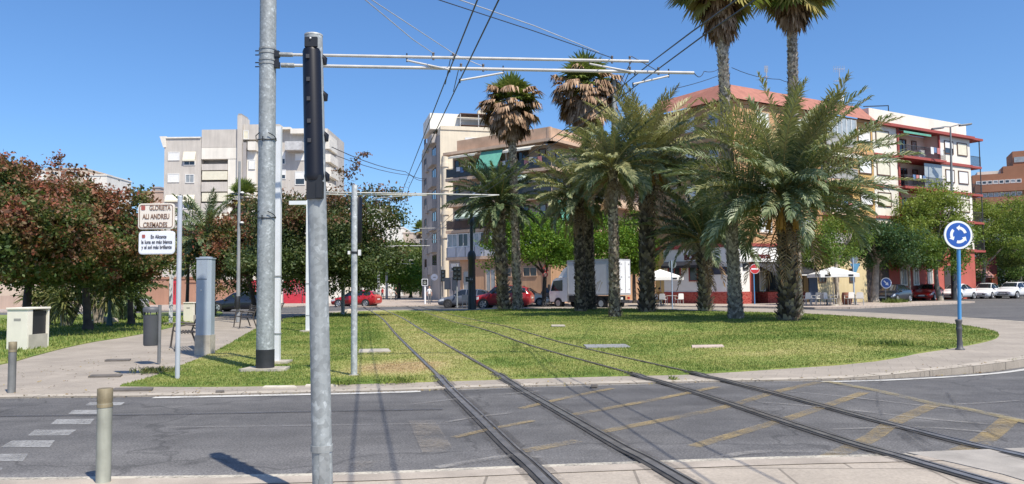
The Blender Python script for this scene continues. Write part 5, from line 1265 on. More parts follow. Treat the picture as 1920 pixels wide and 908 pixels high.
# weeds, fallen leaves
for x, y, z, r, n, lab, m_ in ((1685, 706, .0, .10, 90, 'little weed growing at the foot of the raised kerb', BLADEM), (1262, 712, .02, .05, 40, 'tiny weed in the kerb between the two rails of the far track', BLADEM), (292, 697, .04, .34, 420, 'dark low clump of leaves at the lawn tip beside the street sign', YUC),
        (1668, 648, .14, .55, 700, 'darker clump of longer grass in the lawn left of the roundabout sign', BLADEM), (745, 716, .04, .25, 260, 'tuft of longer grass at the lawn edge left of the near track', BLADEM), (640, 719, .04, .22, 200, 'tuft of longer grass at the lawn edge beside the slim signal post', BLADEM)):
    q = G(x, y, z); az = rng.uniform(0, 6.283, n); el = rng.uniform(.25, 1.5, n); dd = np.stack([np.cos(az) * np.cos(el), np.sin(az) * np.cos(el), np.sin(el)], 1)
    A = np.array(q) + rng.normal(size=(n, 3)) * np.array([r * .6, r * .45, .004]); hgt = .07 + .12 * r
    V = leaflet_quads(A, dd, unit(np.cross(dd, rng.normal(size=(n, 3)))), np.full(n, hgt) * rng.uniform(.5, 1.2, n), np.full(n, .016), rng.uniform(.1, .8, n))
    o = rawmesh('weeds', V[0], V[1], m_); tag(o, lab, 'weeds', None, 'stuff')
n = 900; u_ = rng.random(n); lx = np.where(u_ < .5, rng.uniform(-12, 12, n), rng.uniform(-9.5, -3.8, n)); 
fl_ = [p for p in FRONT if -11 < p[0] < 14 and p[1] < 20]; fx = np.array([p[0] for p in fl_]); fy = np.array([p[1] for p in fl_])
ly = np.where(u_ < .5, np.interp(lx, fx, fy) + np.abs(rng.normal(size=n)) * .25 - .12, rng.uniform(11.6, 24, n))
lz = np.where(ly < np.interp(lx, fx, fy), .012, np.array([hs(a_, b_) for a_, b_ in zip(lx, ly)]) + .012)
k_ = ~inside(lx, ly, lawn) & ~inside(lx, ly, lawn2); P_ = np.stack([lx, ly, lz], 1)[k_]
V, F = leaf_quads(P_, .045, rng, 4.0); o = rawmesh('fallen_leaves', V, F, leafmat('fallen_leaf_colours', [(.10, .06, .03), (.22, .15, .07), (.30, .24, .12), (.12, .13, .05)], None, trans=.0, rough=.9)); tag(o, 'dry fallen leaves scattered along the kerb and over the path', 'fallen leaves', None, 'stuff')
# ================================================================ buildings
GLASS = mat('window_glass', (.03, .04, .05), .06, .2, 1.0, spec=.8)
GLASSL = mat('curtained_glass', (.30, .32, .33), .12, .15, 2.0, spec=.8)
FRW = mat('white_frame', (.68, .68, .66), .5, .05); FRB = mat('brown_frame', (.12, .06, .035), .5, .1)
BLW = mat('white_blind', (.74, .74, .72), .6, .04); BLC = mat('cream_blind', (.70, .66, .52), .6, .05)
RAILD = mat('railing_dark', (.06, .06, .06), .5); RAILW = mat('railing_pale', (.45, .45, .44), .5)
AWG = mat('green_awning', (.12, .36, .27), .7, .08); AWP = mat('pale_awning', (.42, .50, .42), .7, .08)
def stucco(name, c, streak=.16, var=.07): return mat(name, c, .9, var, .5, streak=streak, bump=.15, bscale=20)
def window(par, F, u0, u1, z0, z1, kind='glass', fr=None, d=.0, fw=.06, name='window'):
    fr = fr or FRW; mb = MB()
    if kind != 'shutter':
        mb.fbox(F, u0, u0 + fw, z0, z1, d, d + .07, fr); mb.fbox(F, u1 - fw, u1, z0, z1, d, d + .07, fr)
        mb.fbox(F, u0 + fw, u1 - fw, z1 - fw, z1, d, d + .07, fr); mb.fbox(F, u0 + fw, u1 - fw, z0, z0 + fw, d, d + .075, fr)
        if u1 - u0 > .9 and kind in ('glass', 'curtain', 'door'): mb.fbox(F, (u0 + u1) / 2 - .03, (u0 + u1) / 2 + .03, z0 + fw, z1 - fw, d, d + .06, fr)
    else:
        mb.fbox(F, u0, u1, z0, z1, d, d + .05, fr)
    w = mb.build(name, par); mb = MB()
    if kind in ('blind', 'creamblind'):
        mb.fbox(F, u0 + fw, u1 - fw, z0 + fw, z1 - fw, d, d + .045, BLW if kind == 'blind' else BLC); mb.build('blind', w)
    elif kind == 'half':
        zm = z0 + (z1 - z0) * .45
        mb.fbox(F, u0 + fw, u1 - fw, zm, z1 - fw, d, d + .05, BLW); mb.build('blind', w); mb = MB()
        mb.fbox(F, u0 + fw, u1 - fw, z0 + fw, zm, d, d + .02, GLASS); mb.build('pane', w)
    elif kind != 'shutter':
        mb.fbox(F, u0 + fw, u1 - fw, z0 + fw, z1 - fw, d, d + .02, GLASSL if kind == 'curtain' else GLASS); mb.build('pane', w)
    return w
def railing(par, F, u0, u1, z, d, m, h=1.0, solid=None, sides=True, depth=1.0):
    mb = MB(); mb.fbox(F, u0, u1, z + h - .05, z + h, d - .04, d, m); mb.fbox(F, u0, u1, z + .06, z + .1, d - .03, d - .01, m)
    n = max(2, int((u1 - u0) / .13))
    for i in range(n + 1):
        u = u0 + (u1 - u0 - .025) * i / n; mb.fbox(F, u, u + .025, z + .1, z + h - .05, d - .035, d - .01, m)
    if sides:
        for u in (u0, u1 - .03): mb.fbox(F, u, u + .03, z + h - .05, z + h, d - depth, d - .05, m)
    if solid: mb.fbox(F, u0 + .03, u1 - .03, z + .12, z + h - .08, d - .06, d - .045, solid)
    return mb.build('railing', par)
def awning(par, F, u0, u1, z1, out, drop, m, d=0.0, name='awning'):
    mb = MB(); a = [F.p(u0, z1, d), F.p(u1, z1, d), F.p(u1, z1 - drop, d + out), F.p(u0, z1 - drop, d + out)]
    b = [p + Vector((0, 0, -.03)) for p in a]; mb.hexa(b + a, m)
    mb.fbox(F, u0, u1, z1 - drop - .20, z1 - drop - .005, d + out - .02, d + out + .005, m); return mb.build(name, par)

# ---- pale grey flats on the left
Y1 = 104.0; b = Vector((-37, Y1, 0)); X = lambda x: D(x, 300, Y1).x; ZZ = lambda y: D(455, y, Y1).z
t = thing('apartment_building', 'pale grey block of flats with white panels and roller blinds, behind the street sign', 'building', b)
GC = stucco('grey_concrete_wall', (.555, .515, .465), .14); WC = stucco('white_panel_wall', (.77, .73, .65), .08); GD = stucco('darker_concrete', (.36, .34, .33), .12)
F1 = Fr((X(305), Y1, 0), (1, 0, 0)); U = lambda x: X(x) - X(305)
def p1(name, x0, x1, y0, y1, d0, d1, m, par=None):
    mb = MB(); z0 = 0 if y1 is None else ZZ(y1); mb.fbox(F1, U(x0), U(x1), z0, ZZ(y0), d0, d1, m); return mb.build(name, par or t)
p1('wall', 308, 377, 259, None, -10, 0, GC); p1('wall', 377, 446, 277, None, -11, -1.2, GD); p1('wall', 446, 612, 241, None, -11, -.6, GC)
p1('parapet', 378.2, 446.5, 243, 276.5, -9, .12, GC); p1('parapet', 456.2, 524, 234, 262, -9, .1, GC); p1('parapet', 311, 376, 256, 258.6, -9, .15, WC)
p1('white_band', 378.4, 446, 277, 298, -1.1, .14, WC); p1('white_panel', 428, 445, 298.5, None, -1.1, .1, WC)
p1('pier', 446.8, 455.6, 218, None, -2.5, .5, GC); p1('pier_cap', 447.6, 454, 214.5, 217.6, -2.2, .4, GD)
p1('side_panel', 456, 463, 268, None, -.5, .3, GD); p1('white_panel', 463.5, 480, 284, None, -.5, .05, WC); p1('white_panel', 527, 545, 240, 244, -3, .3, WC); p1('parapet', 545, 578, 243, 252, -6, .25, WC); p1('parapet', 588, 613, 250, 262, -6, .25, WC)
mb = MB(); z1, z0 = ZZ(254.5), ZZ(275); mb.hexa([F1.p(U(306), z0, .1), F1.p(U(311), z0, .1), F1.p(U(311), z0, -9), F1.p(U(306), z0, -9), F1.p(U(299), z1, .1), F1.p(U(311), z1, .1), F1.p(U(311), z1, -9), F1.p(U(299), z1, -9)], WC); mb.build('flared_gutter', t)
p1('chimney', 431, 440, 230, 240, -4, -3, DARKM); p1('chimney_cap', 430, 441, 227, 229.6, -4.1, -2.9, WC)
for y0, y1, gap in ((307.5, 319, 9), (341, 359, 2), (380.5, 399, 2), (423, 441, 2), (463, 480, 2), (500, 520, 2)):
    o = p1('balcony', 379, 427.4, y0, y1, -1.1, .15, GC)
for y0, y1 in ((321, 337), (361.5, 377.5), (400.5, 421), (443, 460)):
    o = p1('balcony_blind', 380.5, 427, y0, y1, -.15, .2, BLC)
for (x0, x1, y0, y1, k) in ((315, 337, 284, 300, 'blind'), (344.5, 366.5, 300.5, 309.5, 'glass'), (315, 337, 324.5, 341, 'blind'), (348, 365, 326, 342.5, 'curtain'), (345, 366, 379, 391, 'glass'), (348, 364, 407, 420, 'blind'), (315, 337, 405, 421, 'blind'),
        (454.8 + 1.5, 466.5, 245, 262, 'creamblind'), (551, 569, 288, 301, 'blind'), (551, 570, 321.5, 347, 'half'), (526, 533, 285, 308, 'half'), (525, 534, 318, 336, 'half'), (551, 570, 365, 385, 'blind'), (590, 606, 288, 303, 'blind'), (590, 606, 322, 340, 'blind'), (467, 479, 300, 318, 'blind'), (526, 534, 360, 378, 'blind')):
    window(t, F1, U(x0), U(x1), ZZ(y1), ZZ(y0), k, FRW, (.1 if 456 < x0 < 468 else .0 if x0 < 377 else -.6 if x0 > 480 else .05), .10)
for (x0, x1, y0, y1, m, dd) in ((344, 367, 283.5, 301, BLC, 0), (345, 366, 364.5, 379.5, BLC, 0), (312, 338, 364.5, 377, BLC, 0)):
    awning(t, F1, U(x0), U(x1), ZZ(y0), .35, ZZ(y0) - ZZ(y1) - .15, m, dd)
p1('roof_box', 467.5, 482, 267.5, 283.5, -.5, .7, WC); p1('roof_box', 537, 569, 268, 284, -.5, .8, mat('pale_grey_box', (.50, .50, .50), .7))
for i, (y0, y1, x1) in enumerate(((262, 280, 617), (290, 305, 619), (315, 332, 620), (345, 360, 621))): p1('side_balcony', 607, x1, y0, y1, -5, -.2, WC)

# ---- cream tower with a shaded grey side
Yt = 97.0; cb = Vector((D(826, 400, Yt).x, Yt, 0)); t = thing('apartment_tower', 'cream tower with a shaded grey left side and roof terrace, left of the orange flats', 'building', cb)
FL = Fr(cb + Vector((-.26, .966, 0)) * 15.5, (.26, -.966, 0)); FF = Fr(cb, (.97, .24, 0))
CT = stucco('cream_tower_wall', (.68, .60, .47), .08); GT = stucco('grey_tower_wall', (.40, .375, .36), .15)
zt = D(826, 243, Yt).z
mb = MB(); mb.prism([(0, 0)] + [(p.x - cb.x, p.y - cb.y) for p in (FF.p(14, 0), FF.p(14, 0, -14), FL.p(0, 0))], cb, (1, 0, 0), (0, 1, 0), (0, 0, zt), CT); mb.build('wall', t)
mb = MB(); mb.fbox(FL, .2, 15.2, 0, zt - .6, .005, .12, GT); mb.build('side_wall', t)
mb = MB(); mb.fbox(FF, .03, 14, zt + .0, zt + .5, -12, .1, CT); mb.build('parapet', t)
mb = MB(); mb.tube([FF.p(.6, 0, .18), FF.p(.6, zt - 3.4, .18)], .38, CT, 12); mb.build('pipe_shaft', t)
for y in (310, 354, 400, 443): mb = MB(); zz = D(826, y, Yt).z; mb.tube([FF.p(.6, zz - .25, .18), FF.p(.6, zz + .25, .18)], .50, CT, 12); mb.build('shaft_ring', t)
for u0, u1, zz0, dz in ((9.6, 13.4, 0, 0),):
    for k in range(7):
        z0 = 3.4 + k * 2.85
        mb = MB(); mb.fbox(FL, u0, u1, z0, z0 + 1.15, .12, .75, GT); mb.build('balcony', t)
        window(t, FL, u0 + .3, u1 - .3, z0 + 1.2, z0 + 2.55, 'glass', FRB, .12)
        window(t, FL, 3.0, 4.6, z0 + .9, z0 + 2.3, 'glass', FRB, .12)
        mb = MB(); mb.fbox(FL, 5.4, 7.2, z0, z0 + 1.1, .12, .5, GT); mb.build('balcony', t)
zp = zt + .5
mb = MB(); mb.fbox(FF, -1.0, 7.5, zp, zp + 2.1, -9, -2.2, stucco('white_penthouse', (.76, .74, .68), .06)); mb.build('penthouse', t)
mb = MB(); mb.fbox(FF, 2.6, 9.6, zp + .2, zp + .25, -2.0, -.1, FRB)
for u in (2.6, 5, 7.4, 9.5): mb.fbox(FF, u, u + .1, zp, zp + 1.7, -.25, -.12, RAILW)
mb.fbox(FF, 2.6, 9.6, zp + 1.0, zp + 1.06, -.25, -.12, RAILW); mb.fbox(FF, 2.6, 9.6, zp + 1.7, zp + 1.78, -2.1, -.1, FRB); mb.build('pergola', t)
window(t, FF, 3.2, 5.4, zp - 3.2, zp - 1.4, 'blind', FRW, .02)
mb = MB(); mb.fbox(FF, 5.8, 6.8, zp + 2.1, zp + 3.2, -5, -4, CT); mb.build('chimney', t)

# ---- orange flats in the middle
O3 = Vector((-6.8, 78.6, 0)); F3 = Fr(O3, (.814, -.581, 0)); L3 = 13.0; C3 = F3.p(L3, 0); F3R = Fr(C3, (.62, .785, 0))
t = thing('apartment_building', 'orange block of flats with long balconies and green awnings behind the palms', 'building', C3)
OR3 = stucco('orange_wall', (.50, .31, .19), .14); ORL = stucco('pale_orange_trim', (.60, .43, .31), .12); OW = stucco('warm_cream_wall', (.56, .45, .35), .10); TILE = stucco('peeling_parapet', (.56, .38, .26), .05, .22)
LV = [4.4, 7.15, 9.85, 12.5]; ZT3 = 15.2
mb = MB(); mb.prism([(p.x - C3.x, p.y - C3.y) for p in (F3.p(0, 0, -1.2), F3.p(L3 - .8, 0, -1.2), F3R.p(.8, 0, -1.0), F3R.p(22, 0, -1.0), F3R.p(22, 0, -14), F3.p(0, 0, -14))], C3, (1, 0, 0), (0, 1, 0), (0, 0, ZT3), OW); mb.build('wall', t)
mb = MB(); mb.fbox(F3, 1.6, L3 - .3, .0, LV[0], -1.19, -.35, OR3); mb.fbox(F3R, .1, 22, 0, LV[0], -.9, -.35, OR3); mb.build('ground_floor', t)
mb = MB(); mb.fbox(F3, 0, 1.6, 0, LV[0], -1.19, -.5, GT); mb.build('entrance_bay', t)
mb = MB(); mb.fbox(F3, 1.0, L3 - .55, ZT3 + .32, ZT3 + 1.55, -1.0, -.7, TILE); mb.fbox(F3R, .62, 22, ZT3 + .32, ZT3 + 1.55, -.95, -.7, TILE); mb.build('parapet', t)
mb = MB(); mb.fbox(F3, -.2, L3, ZT3 + .02, ZT3 + .3, -1.2, .15, ORL); mb.fbox(F3R, .02, 22, ZT3 + .02, ZT3 + .3, -1.1, .15, ORL); mb.build('cornice', t)
for i, z in enumerate(LV):
    mb = MB(); mb.fbox(F3, 0, L3, z, z + .3, -1.19, 0, ORL); o = mb.build('balcony', t)
    if i > 0: railing(o, F3, .05, L3 - .1, z + .3, -.03, RAILD, 1.0, mat('smoked_panel', (.10, .12, .13), .3) if i != 1 else mat('brown_panel', (.20, .12, .09), .6))
    mb = MB(); mb.fbox(F3R, .03, 22, z, z + .3, -.99, 0, ORL); o = mb.build('balcony', t)
    if i > 0: railing(o, F3R, .1, 10, z + .3, -.03, RAILD, 1.0, mat('smoked_panel', (.10, .12, .13), .3))
    if i == 0: continue
    top = (LV + [ZT3])[i + 1]
    for (u0, u1, k, m) in ((.25, .95, 'glass', FRB), (2.3, 3.5, 'door', OR3), (5.2, 6.2, 'curtain', FRW), (8.2, 9.6, 'glass', FRB), (10.8, 11.6, 'curtain', FRB)):
        window(t, F3, u0, u1, z + .35, z + 2.35, k, m, -1.2, .09)
    for u in (4.45, 7.6): mb = MB(); mb.fbox(F3, u, u + .14, z + .3, top, -1.19, -.1, OW); mb.build('divider', t)
    for (u0, u1) in ((2, 3.4), (6, 8), (11, 13)): window(t, F3R, u0, u1, z + .4, z + 2.3, 'glass', FRB, -1.0, .08)
# glazed first floor gallery
mb = MB(); mb.fbox(F3, .05, L3 - .2, LV[0] + .31, LV[0] + 1.3, -.2, -.05, mat('grey_gallery_panel', (.50, .51, .53), .6, .06)); o = mb.build('gallery', t)
mb = MB()
for k in range(11): mb.fbox(F3, .1 + k * 1.2, .16 + k * 1.2, LV[0] + .33, LV[0] + 1.28, -.04, -.02, mat('panel_seam', (.18, .19, .2), .6))
mb.build('seams', o)
for k in range(9):
    u = .1 + k * 1.42; window(t, F3, u, u + 1.36, LV[0] + 1.32, LV[0] + 2.7, 'glass' if k % 2 else 'curtain', FRW, -.18, .09)
awning(t, F3, 4.6, 7.3, ZT3 - .1, 1.0, 1.75, AWG, -.15); awning(t, F3, .9, 4.3, ZT3 - .05, .8, .25, mat('cream_awning', (.6, .58, .5), .7), -.2)
awning(t, F3, 7.9, 11.2, ZT3 - .1, 1.0, .4, mat('cream_awning', (.6, .58, .5), .7), -.2)
awning(t, F3, 2.0, 4.2, LV[2] - .1, 1.2, 1.1, AWP, -.15); awning(t, F3, 4.3, 7.2, LV[2] - .1, 1.2, 1.0, AWP, -.15)
awning(t, F3R, 1.0, 3.2, LV[2] - .1, .5, 1.7, AWG, -.1); awning(t, F3, 8.0, 10.5, LV[3] - .1, .9, .5, AWP, -.15)
window(t, F3, 2.0, 3.4, 1.3, 3.3, 'curtain', ORL, -.34); window(t, F3, 4.9, 6.1, 1.2, 3.4, 'curtain', ORL, -.34); window(t, F3, .3, 1.4, 3.3, 4.1, 'half', FRW, -.49)
window(t, F3, 7.2, 8.8, 2.6, 3.5, 'glass', ORL, -.34); window(t, F3, 9.4, 11, 2.6, 3.5, 'glass', ORL, -.34)
mb = MB(); mb.fbox(F3, 1.7, L3 - .35, .08, 1.0, -.34, -.3, ORL); mb.build('plinth', t)

# ---- corner block on the right with the bodega
C4 = Vector((17.2, 59, .0)); F4L = Fr((12.1, 65.1, 0), (C4.x - 12.1, C4.y - 65.1, 0)); L4 = (C4 - Vector((12.1, 65.1, 0))).length; F4 = Fr(C4, (.86, .51, 0))
t = thing('apartment_building', 'orange and white corner block with a red roof over the white bodega', 'building', C4)
OR4 = stucco('orange_render', (.52, .30, .15), .12); YO4 = stucco('yellow_orange_render', (.60, .38, .14), .06); W4 = stucco('white_render', (.76, .71, .62), .06); RT4 = stucco('red_trim', (.34, .075, .065), .08)
RR4 = mat('red_roof', (.36, .15, .11), .85, .1, 2.0, streak=.1)
fl = [4.6, 7.4, 10.2, 13.0]; ZT = 15.8
a = F4.atx; uA, uB, uC, uD, uE, uG, uH = a(1545), a(1604), a(1645), a(1690), a(1770), a(1778), a(1828)
mb = MB(); mb.prism([(p.x - C4.x, p.y - C4.y) for p in (F4L.p(0, 0, -.9), F4L.p(L4 - .4, 0, -.9), F4.p(1.6, 0, -1.5), F4.p(uH - .1, 0, -1.5), F4.p(uH - .1, 0, -12), F4L.p(0, 0, -13))], C4, (1, 0, 0), (0, 1, 0), (0, 0, ZT - .02), OW); mb.build('core_wall', t)
mb = MB(); mb.fbox(F4L, 0, L4, fl[0], ZT, -.88, 0, stucco('shaded_orange_render', (.50, .29, .15), .12)); mb.build('side_wall', t)
mb = MB(); mb.fbox(F4, .02, uA, fl[0], ZT, -1.45, 0, OR4); mb.build('wall', t)
mb = MB(); mb.fbox(F4, uB, uC, fl[0], ZT, -1.45, 0, YO4); mb.build('yellow_wall', t)
mb = MB(); mb.fbox(F4, uC, uD, fl[0], ZT + .0, -1.45, .03, W4); mb.fbox(F4, uE, uH, fl[0], ZT, -1.45, .03, W4); mb.fbox(F4, uC, uH, ZT + .3, ZT + 1.55, -1.4, -.25, W4); mb.build('white_wall', t)
mb = MB()
for z in fl + [ZT]:
    mb.fbox(F4, -.02, uC - .01, z - .02, z + .22, -1.4, .10, RT4 if z in (fl[0],) else OR4)
    mb.fbox(F4, uC, uH + .15, z - .02, z + .24, -1.4, .16 if z < ZT else .5, RT4); mb.fbox(F4L, -.1, L4 + .1, z - .03, z + .21, -.8, .10, RT4 if z == fl[0] else OR4)
mb.build('floor_bands', t)
mb = MB()   # tiled roof edge over the orange part
q = [F4L.p(-.3, ZT + .22, .45), F4L.p(L4, ZT + .22, .45) + F4.n * .3, F4.p(uC, ZT + .22, .45), F4.p(uC, ZT + 1.8, -1.2), F4.p(.5, ZT + 1.8, -1.2), F4L.p(-.3, ZT + 1.8, -1.4)]
mb.add(q + [F4L.p(-.3, ZT + 1.8, -7), F4.p(uC, ZT + 1.8, -8)], [(0, 1, 4, 5), (1, 2, 3, 4), (5, 4, 3, 7, 6)], RR4)
mb.add([F4.p(uC, ZT + .22, .45), F4.p(uC, ZT + 1.8, -1.2), F4.p(uC, ZT + .22, -1.2)], [(0, 1, 2)], RR4); mb.build('roof', t)
for i, z in enumerate(fl):
    top = (fl + [ZT])[i + 1]
    # recessed balconies
    for (u0, u1, m, rm) in ((uA, uB, ORL, RAILW), (uD, uE, RT4, RAILD)):
        mb = MB(); mb.fbox(F4, u0 + .003, u1 - .003, z - .015, z + .215, -1.44, .7, m); o = mb.build('balcony', t); railing(o, F4, u0 + .05, u1 - .05, z + .22, .66, rm, 1.0, None if m == RT4 else mat('pale_panel', (.55, .54, .5), .6), depth=.6)
        mb = MB(); mb.fbox(F4, u0 + .003, u1 - .003, z + .22, top - .03, -1.49, -1.42, W4 if m == RT4 else OW); mb.build('back_wall', t)
        w = u1 - u0
        window(t, F4, u0 + .3, u0 + .9, z + .25, z + 2.3, 'glass', RT4, -1.42, .07); window(t, F4, u0 + w * .38, u0 + w * .55, z + .25, z + 2.3, 'door', FRB, -1.42, .07); window(t, F4, u0 + w * .68, u0 + w * .8, z + .25, z + 2.3, 'curtain', FRB, -1.42, .07)
    for u in (uD, uE - .2): mb = MB(); mb.fbox(F4, u, u + .2, z + .22, top - .03, .035, .16, RT4); mb.build('red_pilaster', t)
    for (x0, x1, k, fr) in ((1425, 1450, 'blind', OW), (1500, 1524, 'blind', OW), (1617, 1641, 'blind', FRB), (1650, 1675, 'creamblind', FRB), (1779.5, 1796, 'half' if i == 3 else 'blind', FRB), (1803.5, 1822, 'creamblind' if i % 2 else 'blind', FRB)):
        window(t, F4, a(x0), a(x1), z + 1.05, z + 2.35, k, fr, .0 if x0 < 1645 else .03, .09)
    for (x0, x1) in ((1262, 1273), (1290, 1311), (1335, 1355)):
        window(t, F4L, F4L.atx(x0), F4L.atx(x1), z + 1.0, z + 2.3, 'blind' if x0 == 1290 else 'curtain', OW, .0, .08)
    # end balcony round the far corner
    mb = MB(); mb.fbox(F4, uH + .02, uH + 1.9, z - .02, z + .2, -2.4, .1, RT4); o = mb.build('balcony', t); railing(o, F4, uH + .1, uH + 1.85, z + .2, .06, RAILD, 1.0, None, False)
mb = MB(); mb.tube([F4.p(uH + 1.8, fl[0], .0), F4.p(uH + 1.8, ZT, 0)], .05, RAILD, 6); mb.fbox(F4, uH + .16, uH + 2.0, ZT - .02, ZT + .2, -2.4, .3, RT4); mb.build('corner_canopy', t)
awning(t, F4, uD + .25, uE - 2.2, ZT - .05, .8, .25, AWG, -.2); awning(t, F4, uA + .1, uB + .3, fl[3] - .05, 1.0, .45, mat('cream_awning', (.6, .58, .5), .7), .0)
mb = MB(); mb.fbox(F4, uE - 3.1, uE - .25, fl[2] + .25, ZT - 3.0, .3, .36, mat('pale_glazing', (.34, .38, .40), .15)); mb.build('glazed_enclosure', t)
mb = MB(); mb.fbox(F4, uA + .1, uB - .1, fl[3] + 1.25, ZT - .1, .58, .64, mat('pale_glazing', (.34, .38, .40), .15))
for k in range(7): u = uA + .1 + k * (uB - uA - .3) / 6; mb.fbox(F4, u, u + .08, fl[3] + 1.2, ZT - .1, .645, .68, FRW)
mb.build('glazed_enclosure', t)
mb = MB(); mb.fbox(F4, uE - 3.8, uE - 2.9, fl[3] + .25, fl[3] + 1.0, -.2, .3, FRW); o = mb.build('air_conditioner', t)
# bodega ground floor
RST = None
m, nt, bs = newmat('red_stone'); tc = nt.new('ShaderNodeTexCoord').outputs['Object']; v = nt.new('ShaderNodeTexVoronoi', feature='DISTANCE_TO_EDGE'); v.inputs['Scale'].default_value = 3.2
mp = nt.new('ShaderNodeMapping'); mp.inputs['Scale'].default_value = (1, 1, 1.7); nt.link(tc, mp.inputs['Vector']); nt.link(mp.outputs[0], v.inputs['Vector'])
col = nt.ramp(v.outputs['Distance'], [(.0, (.40, .13, .10)), (.05, (.36, .06, .045)), (.3, (.30, .035, .03))]); nt.link(col, bs.inputs['Base Color']); bs.inputs['Roughness'].default_value = .8
bp = nt.new('ShaderNodeBump'); bp.inputs['Strength'].default_value = 1; bp.inputs['Distance'].default_value = .06; nt.link(v.outputs['Distance'], bp.inputs['Height']); nt.link(bp.outputs[0], bs.inputs['Normal']); RST = m
WB4 = mat('white_painted_brick', (.74, .73, .70), .7, .05, 1.0, bump=.3, bscale=6); LETR = mat('dark_red_letters', (.11, .012, .015), .5); YW = stucco('yellow_ochre_wall', (.55, .38, .16), .1)
ul = F4L.atx(1245, 520); g0 = .12
mb = MB(); mb.fbox(F4L, 0, ul, 0, fl[0] - .05, -.8, -.02, YW); mb.build('yellow_side_wall', t)
mb = MB(); mb.fbox(F4L, ul, L4 - .01, 1.05, fl[0] - .05, -.8, 0, WB4); mb.fbox(F4, .01, a(1405, 520), 1.05, 3.35, -1.4, .02, WB4); mb.fbox(F4, .02, a(1530, 520), 3.35, fl[0] - .05, -1.4, .03, WB4); mb.build('bodega_wall', t)
mb = MB(); mb.fbox(F4L, ul, L4 - .01, 0, 1.045, -.8, .07, RST); mb.fbox(F4, .0, a(1414, 520), 0, 1.045, -1.4, .07, RST); mb.fbox(F4, a(1438, 520), a(1508, 520), 0, 1.0, -1.3, .05, RST); mb.build('red_stone_base', t)
mb = MB(); mb.fbox(F4, a(1405.5, 520), a(1414, 520), 1.05, 3.34, -1.2, .0, RT4); mb.build('red_pillar', t)
mb = MB(); mb.fbox(F4, a(1414, 520), a(1508, 520), 1.05, 3.34, -1.40, -1.0, mat('dark_interior', (.05, .04, .04), .7)); mb.build('shop_recess', t)
window(t, F4, a(1420, 520), a(1432, 520), g0, 2.5, 'door', FRB, -1.0, .1, 'door'); window(t, F4, a(1441, 520), a(1452, 520), 1.05, 2.7, 'curtain', FRW, -.98, .08); window(t, F4, a(1458, 520), a(1500, 520), 1.05, 2.8, 'glass', FRB, -.98, .1)
for x0, x1, y0, y1 in ((1253, 1277, 499, 521), (1292, 1309, 499, 528)):
    u0, u1 = F4L.atx(x0, 510), F4L.atx(x1, 510); window(t, F4L, u0, u1, F4L.atz(u0, y1), F4L.atz(u0, y0), 'glass', RT4, 0, .08)
u0, u1 = F4L.atx(1246, 495), F4L.atx(1348, 495); awning(t, F4L, u0, u1, 3.55, .45, .35, mat('black_canvas', (.022, .023, .03), .7, .1), .02, 'folded_awning')
u0, u1 = F4L.atx(1333, 508), F4L.atx(1367, 508); mb = MB(); mb.fbox(F4L, u0, u1, F4L.atz(u1, 514.5), F4L.atz(u1, 500), .01, .05, mat('navy_banner', (.03, .04, .075), .6, .4, 5)); mb.build('banner', t)
u0 = F4L.atx(1283, 503); mb = MB(); mb.fbox(F4L, u0 - .2, u0 + .2, F4L.atz(u0, 507), F4L.atz(u0, 500), .005, .03, mat('yellow_notice', (.45, .45, .12), .6)); mb.build('notice', t)
uu0, uu1 = F4L.atx(1283, 483), F4L.atx(1333, 483); text('BODEGA', .62, LETR, F4L.p((uu0 + uu1) / 2, F4L.atz(uu0, 487.5), .03), F4L.u, (0, 0, 1), t, 'bodega_lettering', bold=.022, ext=.03, wfit=uu1 - uu0)
uu0, uu1 = a(1408, 483), a(1444, 483); text('BODEGA', .55, LETR, F4.p((uu0 + uu1) / 2, F4.atz(uu0, 486.5), .06), F4.u, (0, 0, 1), t, 'bodega_lettering', bold=.022, ext=.03, wfit=uu1 - uu0)
mb = MB(); mb.fbox(F4, .1, a(1482, 488), 3.36, 3.62, .04, .30, FRW); mb.build('canopy_beam', t)
u0, u1 = a(1392, 500), a(1402, 500); mb = MB(); mb.fbox(F4, u0, u1, F4.atz(u0, 506), F4.atz(u0, 494), .025, .10, DARKM); o = mb.build('hanging_sign', t)
mb = MB(); zc = F4.atz(u0, 500); mb.add([F4.p(u0 + .1, zc - .12, .105), F4.p(u1 - .12, zc + .05, .105), F4.p(u1 - .1, zc + .12, .105), F4.p(u0 + .12, zc - .04, .105)], [(0, 1, 2, 3)], FRW); mb.build('white_stroke', o)
BKC = MATS['black_canvas']; awning(t, F4, a(1409, 500), a(1512, 500), 3.34, 2.0, .85, BKC, .05)
mb = MB(); mb.fbox(F4, a(1432, 515), a(1520, 515) - 1.2, 2.26, 2.34, 2.0, 2.06, FRW); mb.build('awning_bar', t)
mb = MB(); mb.fbox(F4, a(1494, 530), a(1510, 530), g0, 2.6, 1.1, 1.2, mat('navy_screen', (.035, .05, .09), .5)); mb.build('side_screen', t)
mb = MB(); mb.fbox(F4, a(1531, 520), a(1625, 520), 0, fl[0] - .05, -1.3, .0, stucco('pale_yellow_wall', (.66, .54, .32), .08)); mb.build('yellow_shop_wall', t)
for x0, x1 in ((1534, 1548), (1563, 1572), (1592, 1602)): window(t, F4, a(x0, 525), a(x1, 525), 1.7, 2.9, 'glass', FRB, .0, .08)
mb = MB(); mb.fbox(F4, a(1625, 520), a(1667, 520), 0, fl[0] - .05, -1.3, .0, mat('dark_shopfront', (.07, .05, .045), .6)); mb.build('dark_shopfront', t)
mb = MB(); mb.fbox(F4, a(1667, 520), uH, 0, fl[0] - .05, -1.3, .02, stucco('brick_red_paint', (.42, .10, .075), .08)); mb.build('red_shopfront', t)
